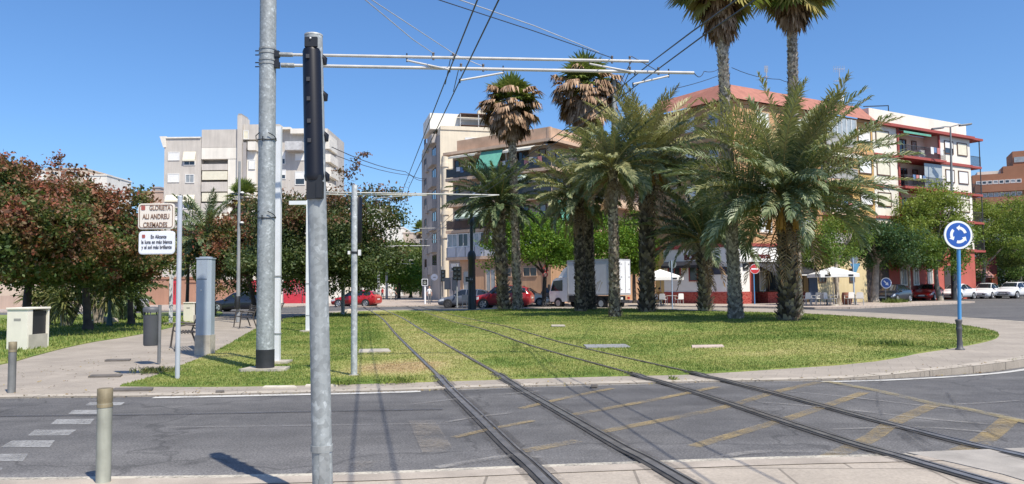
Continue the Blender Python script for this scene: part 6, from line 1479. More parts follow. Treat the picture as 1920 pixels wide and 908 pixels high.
for x0, x1 in ((1687, 1700), (1711, 1722), (1738, 1748)): window(t, F4, a(x0, 520), a(x1, 520), 1.35, 3.1, 'curtain', W4, .02, .14)
mb = MB(); mb.fbox(F4, a(1770, 520), a(1800, 520), g0, 3.2, .02, .06, mat('dark_interior', (.05, .04, .04), .7)); mb.build('shop_door', t)

# roof fittings
def dish(p, r, lab):
    t = thing('satellite_dish', lab, 'satellite dish', p, 0, 'satellite dishes'); p = Vector(p)
    mb = MB(); mb.tube([p, p + Z * r * 1.6], .04, RAILW, 6); mb.build('mast', t)
    d = Vector((.2, -1, .35)).normalized(); mb = MB(); mb.lathe(p + Z * r * 1.7, [(r * .1, 0), (r * .6, .06), (r, .2)], SWHITE, 18, d); mb.build('reflector', t)
def antenna(p, h, lab, w=.9):
    p = Vector(p); t = thing('tv_antenna', lab, 'antenna', p, 0, 'roof antennas'); mb = MB(); mb.tube([p, p + Z * h], .035, RAILW, 6); mb.build('mast', t)
    mb = MB()
    for k in range(7): q = p + Z * (h - .05) + Vector((-w / 2 + w * k / 6, 0, 0)); mb.tube([q - Z * .3, q + Z * .3], .014, RAILW, 4)
    mb.tube([p + Z * (h - .05) - Vector((w / 2, 0, 0)), p + Z * (h - .05) + Vector((w / 2, 0, 0))], .02, RAILW, 4)
    for k in range(5): q = p + Z * (h * .72) + Vector((-w / 2 + w * k / 4, 0, 0)); mb.tube([q - Vector((0, .2, 0)), q + Vector((0, .2, 0))], .014, RAILW, 4)
    mb.tube([p + Z * h * .72 - Vector((w / 2, 0, 0)), p + Z * h * .72 + Vector((w / 2, 0, 0))], .02, RAILW, 4); mb.build('aerials', t)
dish(F4.p(.9, ZT + 1.8, -1.8), .42, 'white satellite dish on the red roof corner beside the tall palm trunk'); dish(F4.p(a(1617), ZT + 1.8, -1.6), .33, 'white satellite dish on the red roof before the white parapet')
q = F4.p(a(1643), ZT + 1.6, -3); antenna(q, max(2, D(1643, 128, q.y).z - q.z), 'tall white antenna on the corner block, right of the shaggy palm', 1.0)
q = F4.p(a(1503), ZT + 1.8, -3); antenna(q, max(1.5, D(1503, 128, q.y).z - q.z), 'thin dark antenna on the red roof behind the shaggy palm', .3)
q = F3R.p(1.5, ZT3 + 1.5, -3); antenna(q, 2.0, 'small antenna on the roof of the orange flats', .7)
mb = MB(); p0, p1_ = F4.p(a(1650), ZT + 1.6, -1.0), F4.p(a(1697), ZT + 1.55, -1.0); hgt = D(1697, 198, p1_.y).z; mb.tube([Vector((p1_.x, p1_.y, ZT + 1.5)), Vector((p1_.x, p1_.y, hgt)), Vector((p0.x, p0.y, hgt - .5))], .05, DARKM, 6); tag(mb.build('roof_pole'), 'thin dark bent pole with a line over the white parapet', 'pole')

# ---- brown brick block far right
O5 = Vector((D(1826, 400, 150).x, 150, 0)); F5 = Fr(O5, (.90, -.43, 0)); t = thing('brick_building', 'brown brick block with pale window bands at the right picture edge', 'building', O5)
BR5 = stucco('brown_brick', (.33, .15, .085), .05); zb = lambda y: D(1845, y, 148).z
mb = MB(); mb.fbox(F5, 0, 8, 0, zb(326), -14, 0, BR5); mb.fbox(F5, 5.2, 40, 0, zb(313), -14, -.02, BR5); mb.build('wall', t)
for y0, y1, m in ((338, 345, 'glass'), (361, 369, 'curtain'), (385, 392, 'glass'), (408, 416, 'curtain')):
    for k in range(8):
        window(t, F5, .6 + k * .95, 1.45 + k * .95, zb(y1), zb(y0), m if k % 3 else 'curtain', FRW, .02, .12)
        window(t, F5, 9.0 + k * 1.4, 10.2 + k * 1.4, zb(y1) + .5, zb(y0) + .6, 'curtain', FRW, .0, .12)
for y0, y1 in ((346.5, 360), (370, 384), (393, 407)): mb = MB(); mb.fbox(F5, .3, 16, zb(y1), zb(y0), .05, .7, BR5); mb.build('balcony', t)
mb = MB(); mb.fbox(F5, 7, 14, zb(313), zb(285), -9, -1, BR5); mb.fbox(F5, 7.2, 13.8, zb(306), zb(296), -1, -.9, GLASSL); mb.build('upper_storey', t)
mb = MB(); mb.fbox(F5, 1.2, 6.8, zb(326), zb(317), -9, -3, W4); mb.build('penthouse', t)
# ---- low maroon shop with a pink awning
t = thing('shop_kiosk', 'low maroon shop with a faded pink awning and orange end panel, behind the white cars', 'building', (D(1835, 520, 86).x, 86, 0)); F6 = Fr((D(1800, 520, 86).x, 86, 0), (.98, -.2, 0)); u6 = lambda x: F6.atx(x, 520)
mb = MB(); mb.fbox(F6, 0, u6(1870), 0, F6.atz(0, 483), -5, 0, stucco('maroon_wall', (.14, .035, .035), .1)); mb.build('wall', t)
awning(t, F6, u6(1803), u6(1850), F6.atz(0, 505), 2.0, .8, mat('pink_awning', (.42, .22, .20), .7, .12), .02)
mb = MB(); mb.fbox(F6, u6(1857), u6(1867), 0, F6.atz(0, 515), .01, .4, mat('orange_panel', (.55, .12, .04), .6)); mb.build('end_panel', t)
window(t, F6, u6(1812), u6(1822), .4, 2.6, 'curtain', W4, .0, .1)
# ---- small far buildings
def blocks(lab, Y, parts, cat='building', name='far_building'):
    x0 = parts[0][0]; b = Vector((D(x0, 400, Y).x, Y, 0)); t = thing(name, lab, cat, b, 0)
    for i, (xa, xb, ya, dep, m, wins) in enumerate(parts):
        p, q = D(xa, ya, Y), D(xb, ya, Y); F = Fr((p.x, Y + i * .03, 0), (1, 0, 0)); mb = MB(); mb.fbox(F, 0, q.x - p.x, 0, p.z, -dep, 0, m); mb.build('wall', t)
        mb = MB(); mb.fbox(F, -.1, q.x - p.x + .1, p.z, p.z + .25, -dep, .1, m); mb.build('parapet', t)
        for (wa, wb, wy0, wy1, k) in wins: window(t, F, D(wa, wy0, Y).x - p.x, D(wb, wy0, Y).x - p.x, D(wa, wy1, Y).z, D(wa, wy0, Y).z, k, FRW, .0, .12)
    return t
BEI = stucco('beige_far_wall', (.55, .45, .36), .08); WF = stucco('white_far_wall', (.76, .73, .66), .06)
blocks('pale flats peeping over the reddish trees at the left edge', 140, [(-40, 14, 335, 10, WF, []), (12, 48, 314, 10, BEI, [(18, 24, 320, 330, 'glass')]), (40, 85, 325, 10, WF, []), (84, 158, 318, 10, BEI, [(95, 108, 322, 330, 'glass'), (112, 125, 322, 330, 'curtain'), (132, 150, 321, 331, 'glass')]), (157, 200, 330, 9, WF, [])])
blocks('small pink house seen beside the grey flats, behind the street sign', 132, [(268, 306, 361, 9, stucco('pink_house_wall', (.52, .38, .30), .08), []), (284, 300, 353, 6, GD, [])])
blocks('stepped white buildings far along the tram line above the olive trees', 175, [(640, 704, 389, 12, WF, []), (704, 719, 386, 12, WF, [(707, 713, 400, 410, 'glass')]), (719, 736, 406, 12, WF, [(722, 733, 408, 412, 'curtain')]), (736, 756, 428, 12, WF, []), (755, 775, 438, 12, BEI, [])])
blocks('low terracotta and white garage with bright red barred gates, behind the park', 84, [(262, 350, 524, 8, stucco('terracotta_wall', (.40, .22, .15), .1), []), (349, 470, 530, 8, stucco('terracotta_wall', (.40, .22, .15), .1), []), (469, 640, 528, 8, WF, [])])
t = bpy.data.objects['far_building.003']; RG = mat('red_gate', (.48, .03, .05), .5)
F8 = Fr((D(470, 550, 83.9).x, 83.9, 0), (1, 0, 0))
for x0, x1 in ((470, 492), (532, 566), (568, 602), (318, 330)):
    u0, u1 = F8.atx(x0, 550), F8.atx(x1, 550); mb = MB(); mb.fbox(F8, u0, u1, .1, 1.1, 0, .08, RG); n = max(3, int((u1 - u0) / .22))
    for i in range(n + 1): mb.fbox(F8, u0 + (u1 - u0 - .1) * i / n, u0 + (u1 - u0 - .1) * i / n + .1, 1.1, 2.4, .01, .07, RG)
    mb.fbox(F8, u0, u1, 2.4, 2.7, 0, .08, RG); mb.build('gate', t)
a0 = D(-80, 575, 70); a1 = D(60, 575, 70); mb = MB(); mb.box(a0.x, a1.x, 70, 70.5, 0, 1.3, stucco('low_pink_wall', (.48, .36, .29), .1)); tag(mb.build('low_wall'), 'low pinkish wall far behind the leaning reddish tree', 'wall')
blocks('long pale building closing the street behind the distant trees', 230, [(560, 860, 505, 10, BEI, [(600, 612, 515, 525, 'glass'), (640, 652, 515, 525, 'glass'), (690, 702, 515, 525, 'glass')])])
blocks('white flats behind the street trees at the right edge', 120, [(1880, 2300, 440, 12, WF, [(1890, 1900, 450, 462, 'blind'), (1910, 1920, 450, 462, 'blind')])])
blocks('beige house behind the park trees at the left edge', 110, [(-500, 180, 505, 10, BEI, [(20, 36, 520, 536, 'glass'), (110, 126, 520, 536, 'glass')])])

# clutter on the balconies and walls
ACM = mat('air_unit', (.62, .62, .60), .6, .05); rnd = random.Random(4)
t3 = bpy.data.objects['apartment_building.001']; t4 = bpy.data.objects['apartment_building.002']
def ac(par, F, u, z, d):
    mb = MB(); mb.fbox(F, u, u + .8, z, z + .55, d, d + .3, ACM); o = mb.build('air_conditioner', par); mb = MB(); mb.prism(circ(.22, 14), F.p(u + .3, z + .28, d + .302), F.u, (0, 0, 1), F.n * .01, BLACKP); mb.build('fan_grille', o)
for u, z in ((4.0, LV[3] + 1.9), (9.75, LV[2] + 1.8), (7.0, LV[3] + 1.9), (1.1, LV[1] + 1.9)): ac(t3, F3, u, z, -1.19)
for x, i in ((1455, 2), (1455, 1), (1530, 3)): ac(t4, F4, a(x), fl[i] + .5, .0)
for i in (1, 3): ac(t4, F4, uD + 2.6, fl[i] + .25, -1.2)
for F, par, spots in ((F3, t3, ((3.6, LV[2] + .75), (6.3, LV[3] + .7), (9.9, LV[3] + .7), (1.5, LV[3] + .65))), (F4, t4, ((uD + 4.2, fl[3] + .6), (uD + 1.2, fl[2] + .6), (uA + 1.0, fl[1] + .6)))):
    for k, (u, z) in enumerate(spots):
        mb = MB()
        for j in range(4):
            w_ = rnd.uniform(.3, .5); h_ = rnd.uniform(.4, .7); mm = [mat('washing_white', (.7, .7, .7), .9), mat('washing_blue', (.12, .2, .36), .9), mat('washing_rose', (.5, .2, .2), .9)][(j + k) % 3]
            mb.fbox(F, u + j * .52, u + j * .52 + w_, z + .45 - h_ + .25, z + .7, .02 if F is F3 else .70, .035 if F is F3 else .715, mm)
        mb.build('washing', par)
# ================================================================ vehicles
TYR = mat('tyre_rubber', (.02, .02, .021), .8); RIM = mat('alloy_rim', (.42, .43, .45), .35, .1, metal=.6); RIMD = mat('dark_rim', (.06, .06, .065), .4)
CGL = mat('car_glass', (.012, .016, .02), .04, .1, 1.0, spec=.9); LAMP = mat('headlamp_glass', (.62, .64, .66), .12, .05); TAIL = mat('tail_lamp', (.35, .01, .012), .2); PLATE = mat('number_plate', (.70, .70, .68), .5); BLKP = mat('black_plastic', (.025, .025, .027), .6)
STY = {
 'hatch': [(0, .30, .52, .58, .62, .74), (.025, .22, .60, .68, .70, .88), (.10, .19, .70, .80, .78, .97), (.22, .18, .79, .90, .82, 1), (.27, .18, .83, .96, .78, 1), (.43, .18, .90, 1.41, .62, 1), (.56, .18, .91, 1.46, .62, 1), (.76, .18, .94, 1.42, .60, 1), (.89, .19, .97, 1.30, .57, .98), (.965, .24, .96, 1.02, .66, .93), (1, .34, .80, .86, .66, .84)],
 'sedan': [(0, .30, .52, .58, .60, .74), (.025, .22, .60, .66, .70, .88), (.10, .19, .68, .77, .78, .97), (.23, .18, .78, .88, .82, 1), (.28, .18, .82, .94, .78, 1), (.42, .18, .89, 1.38, .62, 1), (.55, .18, .90, 1.44, .60, 1), (.70, .18, .92, 1.38, .58, 1), (.83, .19, .95, 1.07, .62, .99), (.95, .22, .95, 1.03, .70, .94), (1, .34, .80, .90, .68, .84)],
 'suv': [(0, .36, .64, .72, .66, .78), (.025, .28, .74, .84, .74, .90), (.10, .25, .84, .97, .80, .98), (.21, .24, .93, 1.05, .84, 1), (.26, .24, .97, 1.12, .80, 1), (.38, .24, 1.02, 1.58, .68, 1), (.52, .24, 1.03, 1.64, .68, 1), (.78, .24, 1.05, 1.62, .66, 1), (.92, .25, 1.07, 1.46, .62, .98), (.975, .30, 1.05, 1.12, .70, .94), (1, .42, .90, .96, .70, .88)],
}
def car(name, lab, loc, head, pm, style='hatch', L=4.2, W=1.78, hk=1.0, rim=RIM, cat='car', group='cars at the roundabout', glassm=None, rails=False):
    S0 = STY[style]; xs = [s[0] for s in S0]; n = 33; ss = [i / (n - 1) for i in range(n)]; ss = sorted(set(ss + xs))
    def st(x):
        r = []
        for k in range(1, 6): r.append(float(np.interp(x, xs, [s[k] for s in S0])))
        zl, zb, zt, wt, w = r; return zl * hk, zb * hk, zt * hk, wt * W / 2, w * W / 2
    def sec(x):
        zl, zb, zt, wt, w = st(x)
        return [(0, zl), (w * .86, zl), (w * .97, zl + .10), (w, zl + (zb - zl) * .6), (w * .975, zb), ((w * .975 + wt) / 2 + .03, (zb + zt - .05) / 2 + .02), (wt, zt - .045), (wt * .72, zt - .005), (0, zt)]
    def P(x, tt, sd):
        s = sec(x); i = min(int(tt), 7); f = tt - i; y = s[i][0] * (1 - f) + s[i + 1][0] * f; z = s[i][1] * (1 - f) + s[i + 1][1] * f
        return Vector((L / 2 - x * L, sd * y, z))
    t = thing(name, lab, cat, (0, 0, 0), 0, group)
    mb = MB(); vs, fs = [], []; m = 9; full = 2 * m - 2
    for x in ss:
        s = sec(x); ring = [(p[0], p[1]) for p in s] + [(-p[0], p[1]) for p in s[-2:0:-1]]
        vs += [(L / 2 - x * L, y, z) for y, z in ring]
    for i in range(len(ss) - 1):
        for k in range(full): fs.append((i * full + k, i * full + (k + 1) % full, (i + 1) * full + (k + 1) % full, (i + 1) * full + k))
    mb.add(vs, fs, pm, True); mb.add(vs[:full], [tuple(range(full))], pm); mb.add(vs[-full:], [tuple(range(full))[::-1]], pm); mb.build('body', t)
    def patch(mb, x0, x1, t0, t1, sd, off, m, ns=6, nt_=4):
        V = []
        for i in range(ns + 1):
            for j in range(nt_ + 1):
                x, tt = x0 + (x1 - x0) * i / ns, t0 + (t1 - t0) * j / nt_; p = P(x, tt, sd)
                du = P(min(x + .01, 1), tt, sd) - P(max(x - .01, 0), tt, sd); dv = P(x, min(tt + .05, 7.999), sd) - P(x, tt - .05, sd); nn = du.cross(dv)
                if nn.length < 1e-9: nn = Vector((0, sd, 0))
                nn.normalize()
                c = p - Vector((0, 0, .7 * hk))
                if nn.dot(c) < 0: nn = -nn
                V.append(p + nn * off)
        mb.add(V, [(i * (nt_ + 1) + j, (i + 1) * (nt_ + 1) + j, (i + 1) * (nt_ + 1) + j + 1, i * (nt_ + 1) + j + 1) for i in range(ns) for j in range(nt_)], m, True)
    wb, wt_ = xs[4], xs[5]; re, rb = (xs[7], xs[8]) if style == 'sedan' else (xs[8], xs[9])
    g = glassm or CGL
    mb = MB(); [patch(mb, wb + .012, wt_ - .008, 6.15, 8, sd, .006, g) for sd in (1, -1)]; mb.build('windscreen', t)
    mb = MB(); [patch(mb, re + .01, rb - .012, 6.15, 8, sd, .006, g) for sd in (1, -1)]; mb.build('rear_window', t)
    for sd in (1, -1):
        for (a, b) in ((wb + .03, .545), (.56, .755 if style != 'suv' else .80)) if style == 'sedan' else ((wb + .03, .53), (.545, .73), (.745, re + .01)):
            mb = MB(); patch(mb, a, b, 4.18, 5.9, sd, .006, g, 8); mb.build('window', t)
        mb = MB(); patch(mb, .012, .12, 3.25, 4.05, sd, .008, LAMP, 5); mb.build('headlight', t)
        mb = MB(); patch(mb, .93, .992, 3.3, 4.0, sd, .008, TAIL, 4); mb.build('tail_light', t)
        mb = MB(); mb.ball((L / 2 - (wb + .06) * L, sd * (W / 2 + .08), st(wb)[1] + .07), .11, pm, 8, (.7, 1, .75)); mb.build('mirror', t)
        mb = MB(); patch(mb, .24, .76, 1.1, 2.2, sd, .006, BLKP, 8, 3); mb.build('sill', t)
        mb = MB(); patch(mb, .30, .70, 3.55, 3.65, sd, .004, BLKP, 8, 1); mb.build('door_handle', t) if style == 'x' else None
    mb = MB(); mb.box(L / 2 - .03, L / 2 + .015, -W * .28, W * .28, st(0)[0] + .03, st(0)[0] + .14, BLKP); mb.box(L / 2 - .06, L / 2 + .004, -W * .2, W * .2, st(0)[1] - .10, st(0)[1] - .01, BLKP); mb.build('grille', t)
    mb = MB(); mb.box(L / 2, L / 2 + .022, -.26, .26, st(0)[0] + .10, st(0)[0] + .21, PLATE); mb.box(-L / 2 - .02, -L / 2 + .02, -.26, .26, st(1)[1] - .2, st(1)[1] - .09, PLATE); mb.build('number_plate', t)
    r = .315 * (1.12 if style == 'suv' else 1)
    for fx in (.195, .80):
        for sd in (1, -1):
            x = L / 2 - fx * L; y = sd * (W / 2 + .002); mb = MB(); mb.tube([(x, y - sd * .25, r + .02), (x, y + sd * .004, r + .02)], r + .055, BLKP, 20); mb.build('wheel_arch', t)
            mb = MB(); mb.tube([(x, y - sd * .2, r), (x, y - sd * .01, r), (x, y + sd * .012, r)], [r, r, r * .93], TYR, 20); o = mb.build('wheel', t)
            mb = MB(); yy = y + sd * .014; mb.tube([(x, yy, r), (x, yy + sd * .006, r)], r * .3, rim, 12)
            for k in range(5):
                A = 2 * math.pi * k / 5; d = Vector((math.cos(A), 0, math.sin(A))); e = Vector((-math.sin(A), 0, math.cos(A))); c0 = Vector((x, yy, r))
                mb.add([c0 + e * r * .12, c0 + d * r * .66 + e * r * .20, c0 + d * r * .66 - e * r * .20, c0 - e * r * .12], [(0, 1, 2, 3)], rim)
            L2 = [Vector((x + math.cos(q * math.pi / 10) * r * .66, yy, r + math.sin(q * math.pi / 10) * r * .66)) for q in range(21)]; mb.tube(L2, .022, rim, 5, False); mb.build('rim', o)
    if rails:
        for sd in (1, -1): mb = MB(); mb.tube([P(.42, 6, sd) + Z * .05, P(.85, 6, sd) + Z * .06], .025, BLKP, 6); mb.build('roof_rail', t)
    t.location = loc; t.rotation_euler = (0, 0, R(head)); return t
def at(x, Y, z=0.0): return (D(x, 560, Y).x, Y, z)
PR = paint('red_car_paint', (.42, .012, .014)); PR2 = paint('deep_red_car_paint', (.33, .02, .025)); PWH = paint('white_car_paint', (.74, .75, .76)); PNV = paint('navy_car_paint', (.012, .016, .032)); PBK = paint('black_car_paint', (.012, .012, .014)); PSL = paint('slate_car_paint', (.10, .115, .15), .35); PSV = paint('silver_car_paint', (.42, .43, .45), .35, .3)
car('parked_car', 'bright red hatchback crossing the tram line, seen behind the slim signal post', at(668, 68), 166, PR, 'hatch', 4.25, 1.78, 1.03)
car('parked_car', 'dark navy saloon with shining windows parked beyond the benches', at(452, 57), 176, PNV, 'sedan', 4.6, 1.8, 1.02)
car('parked_car', 'slate blue hatchback nosing out behind the traffic light and dark green column', at(874, 61.5), 172, PSL, 'hatch', 4.3, 1.8, 1.03, RIMD)
car('parked_car', 'deep red off-road car behind the pale fan palm trunk', at(944, 56.8), 168, PR2, 'suv', 4.35, 1.82, 1.06, rails=True)
car('parked_car', 'white hatchback facing right, behind the deep red off-road car', at(988, 66), -12, PWH, 'hatch', 4.1, 1.76, 1.08)
car('parked_car', 'dark grey car seen end on between the tree trunk and the truck cab', at(1034, 67), 258, paint('charcoal_car_paint', (.035, .04, .045)), 'suv', 4.2, 1.8, .95)
car('parked_car', 'black and navy hatchback parked behind the small blue arrow sign', at(1674, 63.5), 222, PNV, 'hatch', 4.2, 1.78, 1.03)
car('parked_car', 'red hatchback parked between the navy hatchback and the white cars', at(1741, 70), 226, PR, 'hatch', 4.0, 1.72, 1.05)
car('parked_car', 'white saloon parked behind the blue roundabout sign pole', at(1796, 73), 216, PWH, 'sedan', 4.4, 1.78, 1.04)
car('parked_car', 'white hatchback in the middle of the row, just right of the roundabout sign pole', at(1850, 75.5), 222, PWH, 'hatch', 4.2, 1.78, 1.05)
car('parked_car', 'large white off-road car last in the row at the right edge', at(1902, 75), 212, PWH, 'suv', 4.4, 1.84, .98)
car('parked_car', 'silver car glimpsed beyond the park lawn behind the smaller reddish tree', at(222, 60), 180, PSV, 'hatch', 4.1, 1.75, 1.0)
# --- box truck
ang = R(133); hv = Vector((math.cos(ang), math.sin(ang), 0)); lv = Vector((-hv.y, hv.x, 0))   # forward, left
cr = D(1143, 560, 52.0); rl = Vector((cr.x, 52.0, 0))
t = thing('box_truck', 'white box truck with closed rear doors standing behind the dark palm trunks', 'truck', rl, 0)
TW_ = paint('truck_white', (.74, .75, .77), .4); TGR = mat('truck_grey_side', (.60, .62, .66), .5, .04); TM = mat('truck_metal', (.38, .39, .41), .5)
Q = lambda f, r, z: rl + hv * f - lv * r + Vector((0, 0, z))     # f forward of the rear, r to the right of the left side
def tb(mb, f0, f1, r0, r1, z0, z1, m): mb.hexa([Q(f0, r0, z0), Q(f1, r0, z0), Q(f1, r1, z0), Q(f0, r1, z0), Q(f0, r0, z1), Q(f1, r0, z1), Q(f1, r1, z1), Q(f0, r1, z1)], m)
BW, BL, z0, z1 = 2.25, 3.85, .98, 3.42
mb = MB(); tb(mb, 0, BL, 0, BW, z0, z1, TGR); o = mb.build('cargo_box', t)
mb = MB()
for f0, f1, r0, r1, a0, a1 in ((-.02, .06, -.02, .06, z0, z1 + .02), (-.02, .06, BW - .06, BW + .02, z0, z1 + .02), (BL - .06, BL + .02, -.02, .06, z0, z1 + .02), (.065, BL - .065, -.02, .04, z1 - .07, z1 + .02), (.065, BL - .065, -.02, .04, z0 - .02, z0 + .1, ), (-.02, .06, .065, BW - .065, z1 - .08, z1 + .02), (-.02, .06, .065, BW - .065, z0 - .02, z0 + .08)): tb(mb, f0, f1, r0, r1, a0, a1, TM)
mb.build('edge_trim', o)
for r0, r1 in ((.08, BW / 2 - .01), (BW / 2 + .01, BW - .08)):
    mb = MB(); tb(mb, -.05, -.003, r0, r1, z0 + .09, z1 - .09, TW_); d = mb.build('rear_door', t); mb = MB()
    for zz in (z0 + .35, z0 + 1.2, z1 - .35): tb(mb, -.075, -.053, r0 + .05, r0 + .16, zz, zz + .06, TM); tb(mb, -.075, -.053, r1 - .16, r1 - .05, zz, zz + .06, TM)
    tb(mb, -.08, -.054, (r0 + r1) / 2 - .015, (r0 + r1) / 2 + .015, z0 + .15, z1 - .15, TM); mb.build('hinges', d)
mb = MB(); ink = mat('tan_emblem', (.40, .36, .26), .6)   # swirl and band low on the side
for k, (f, zz, ln) in enumerate(((1.30, 1.55, .55), (1.12, 1.62, .5), (.95, 1.52, .5))):
    for i in range(6):
        a_ = -.9 + i * .35; c0 = Q(f - .35 * i / 6, -.006, zz + .32 * math.sin(a_ * 1.4)); c1 = Q(f - .35 * (i + 1) / 6, -.006, zz + .32 * math.sin((a_ + .35) * 1.4)); mb.add([c0 - Z * .04, c1 - Z * .04, c1 + Z * .05, c0 + Z * .05], [(0, 1, 2, 3)], ink)
mb.add([Q(1.75, -.006, 1.42), Q(1.2, -.006, 1.42), Q(1.2, -.006, 1.50), Q(1.75, -.006, 1.50)], [(0, 1, 2, 3)], ink); mb.build('side_emblem', o)
mb = MB(); tb(mb, .2, BL + 1.9, .3, BW - .3, .55, .9, BLKP); tb(mb, .0, .15, .1, BW - .1, .45, .62, BLKP); tb(mb, 1.4, 2.6, .05, .35, .45, .85, mat('fuel_tank', (.2, .2, .21), .5)); mb.build('chassis', t)
mb = MB(); c = BL + .15
prof = [(c, .5), (c + 1.75, .5), (c + 1.80, 1.15), (c + 1.42, 2.05), (c + 1.1, 2.22), (c, 2.25)]
mb.prism([(p[0], p[1]) for p in prof], Q(0, .12, 0), hv, (0, 0, 1), -lv * (BW - .24), TW_); mb.build('cab', t, bevel=.05)
mb = MB(); mb.prism([(c + .1, 2.26), (c + 1.05, 2.24), (c + .5, 2.85), (c + .1, 3.05)], Q(0, .3, 0), hv, (0, 0, 1), -lv * (BW - .6), TW_); mb.build('wind_deflector', t, bevel=.05)
for rr in (.112, BW - .112):
    mb = MB(); mb.prism([(c + .45, 1.28), (c + 1.62, 1.28), (c + 1.34, 2.0), (c + .45, 2.06)], Q(0, rr, 0), hv, (0, 0, 1), lv * (.008 if rr < 1 else -.008), CGL); mb.build('window', t)
    mb = MB(); tb(mb, c + 1.55, c + 1.63, (rr - .3 if rr < 1 else rr + .15), (rr - .12 if rr < 1 else rr + .3), 1.35, 1.75, BLKP); mb.build('mirror', t)
mb = MB(); mb.add([Q(c + 1.815, .25, 1.18), Q(c + 1.815, BW - .25, 1.18), Q(c + 1.44, BW - .3, 2.04), Q(c + 1.44, .3, 2.04)], [(0, 1, 2, 3)], CGL); mb.build('windscreen', t)
for f in (.85, BL + 1.05):
    for rr, sd in ((.1, 1), (BW - .1, -1)):
        mb = MB(); p0, p1_ = Q(f, rr, .4), Q(f, rr + sd * .28, .4); mb.tube([p0, p1_], .4, TYR, 18); o = mb.build('wheel', t); mb = MB(); mb.tube([p0 + lv * sd * .01, p0], .22, RIM, 12); mb.build('rim', o)
for rr in (.15, BW - .35):
    mb = MB(); tb(mb, -.06, .0, rr, rr + .2, .68, .82, TAIL); mb.build('tail_light', t)
mb = MB(); tb(mb, -.06, -.02, .8, 1.35, .66, .8, PLATE); mb.build('number_plate', t)
# --- bicycle
b = Vector(at(1037, 59.5, 0)); t = thing('bicycle', 'dark bicycle leaning before the truck cab', 'bicycle', b, R(15)); BF = mat('bike_frame', (.03, .03, .03), .4)
W = lambda x, z, y=0: TW[t.name] @ Vector((x, y, z))
for x in (-.5, .52):
    mb = MB(); mb.tube([W(x + .34 * math.cos(k * math.pi / 12), .34 + .34 * math.sin(k * math.pi / 12)) for k in range(25)], .022, TYR, 6, False)
    for k in range(8): mb.tube([W(x, .34), W(x + .33 * math.cos(k * math.pi / 4), .34 + .33 * math.sin(k * math.pi / 4))], .006, RIM, 4)
    mb.build('wheel', t)
mb = MB(); 
for p in ([(-.5, .34), (-.12, .82)], [(-.12, .30), (-.17, .92)], [(-.12, .30), (-.5, .34)], [(-.12, .30), (.38, .78)], [(-.15, .80), (.38, .84)], [(.38, .9), (.52, .34)]): mb.tube([W(*q) for q in p], .022, BF, 6)
mb.build('frame', t); mb = MB(); mb.tube([W(.38, .9), W(.40, 1.02)], .018, BF, 6); mb.tube([W(.40, 1.02, -.28), W(.40, 1.02, .28)], .016, BF, 6); mb.build('handlebar', t)
mb = MB(); mb.ball(W(-.18, .95), .12, BLKP, 8, (1.1, .6, .35)); mb.build('saddle', t)

# ================================================================ terrace of the bodega
def umbrella(b, lab, hw, zt, ze):
    b = Vector(b); t = thing('parasol', lab, 'umbrella', b, 0, 'white terrace parasols'); cv = mat('white_canvas', (.76, .75, .71), .8, .03)
    mb = MB(); top = b + Z * zt; cs = [b + Vector((sx * hw, sy * hw * .9, ze)) for sx, sy in ((-1, -1), (1, -1), (1, 1), (-1, 1))]
    ms = [(cs[i] + cs[(i + 1) % 4]) / 2 + Z * .02 for i in range(4)]
    vs = [top] + [v for i in range(4) for v in (cs[i], ms[i])]; mb.add(vs, [(0, 1 + i, 1 + (i + 1) % 8) for i in range(8)], cv)
    low = [v - Z * .22 for v in vs[1:]]; mb.add(vs[1:] + low, [(i, (i + 1) % 8, 8 + (i + 1) % 8, 8 + i) for i in range(8)], cv); o = mb.build('canopy', t)
    mb = MB()
    for sx in (.55, -.65): q = b + Vector((sx * hw, -hw * .9 - .01, ze - .16)); mb.box(q.x - .16, q.x + .16, q.y - .004, q.y, q.z, q.z + .12, DARKM)
    mb.build('printed_patches', o)
    mb = MB(); mb.tube([b, top], .035, mat('parasol_pole', (.35, .33, .3), .5), 8); mb.build('pole', t); mb = MB(); mb.lathe(b, [(.3, 0), (.3, .08), (.06, .1)], CONC, 14); mb.build('foot', t)
q = at(1239, 57.2, .12); umbrella(q, 'white square parasol half hidden behind the tall dark palm trunk', 1.45, D(1237, 505, 57.2).z - .12, D(1237, 523, 57.2).z - .12 + .1)
q = at(1563, 51.5, .12); umbrella(q, 'white square parasol on the terrace before the pale yellow wall', 1.28, D(1563, 500, 51.5).z - .12, D(1563, 517, 51.5).z - .12 + .1)
CHW = mat('white_resin', (.72, .70, .66), .6, .05)
def chair():
    t = thing('terrace_chair', 'white woven terrace chair', 'chair', (0, 0, 0), 0, 'terrace chairs at the bodega')
    mb = MB(); mb.box(-.23, .23, -.22, .22, .42, .46, CHW); mb.build('seat', t, bevel=.01)
    mb = MB(); mb.prism([(-.23, .46), (.23, .46), (.21, .84), (.12, .88), (-.12, .88), (-.21, .84)], (0, .22, 0), (1, 0, 0), (0, .06, 1), (0, .03, 0), CHW); mb.build('backrest', t)
    for sx in (-.22, .22):
        mb = MB(); mb.box(sx - .02, sx + .02, -.2, .24, .64, .67, CHW); mb.box(sx - .02, sx + .02, -.2, -.16, .46, .64, CHW); mb.build('armrest', t)
        for sy in (-.2, .2): mb = MB(); mb.tube([(sx, sy, .42), (sx * 1.05, sy * 1.1, 0)], .02, RAILW, 6); mb.build('leg', t)
    return t
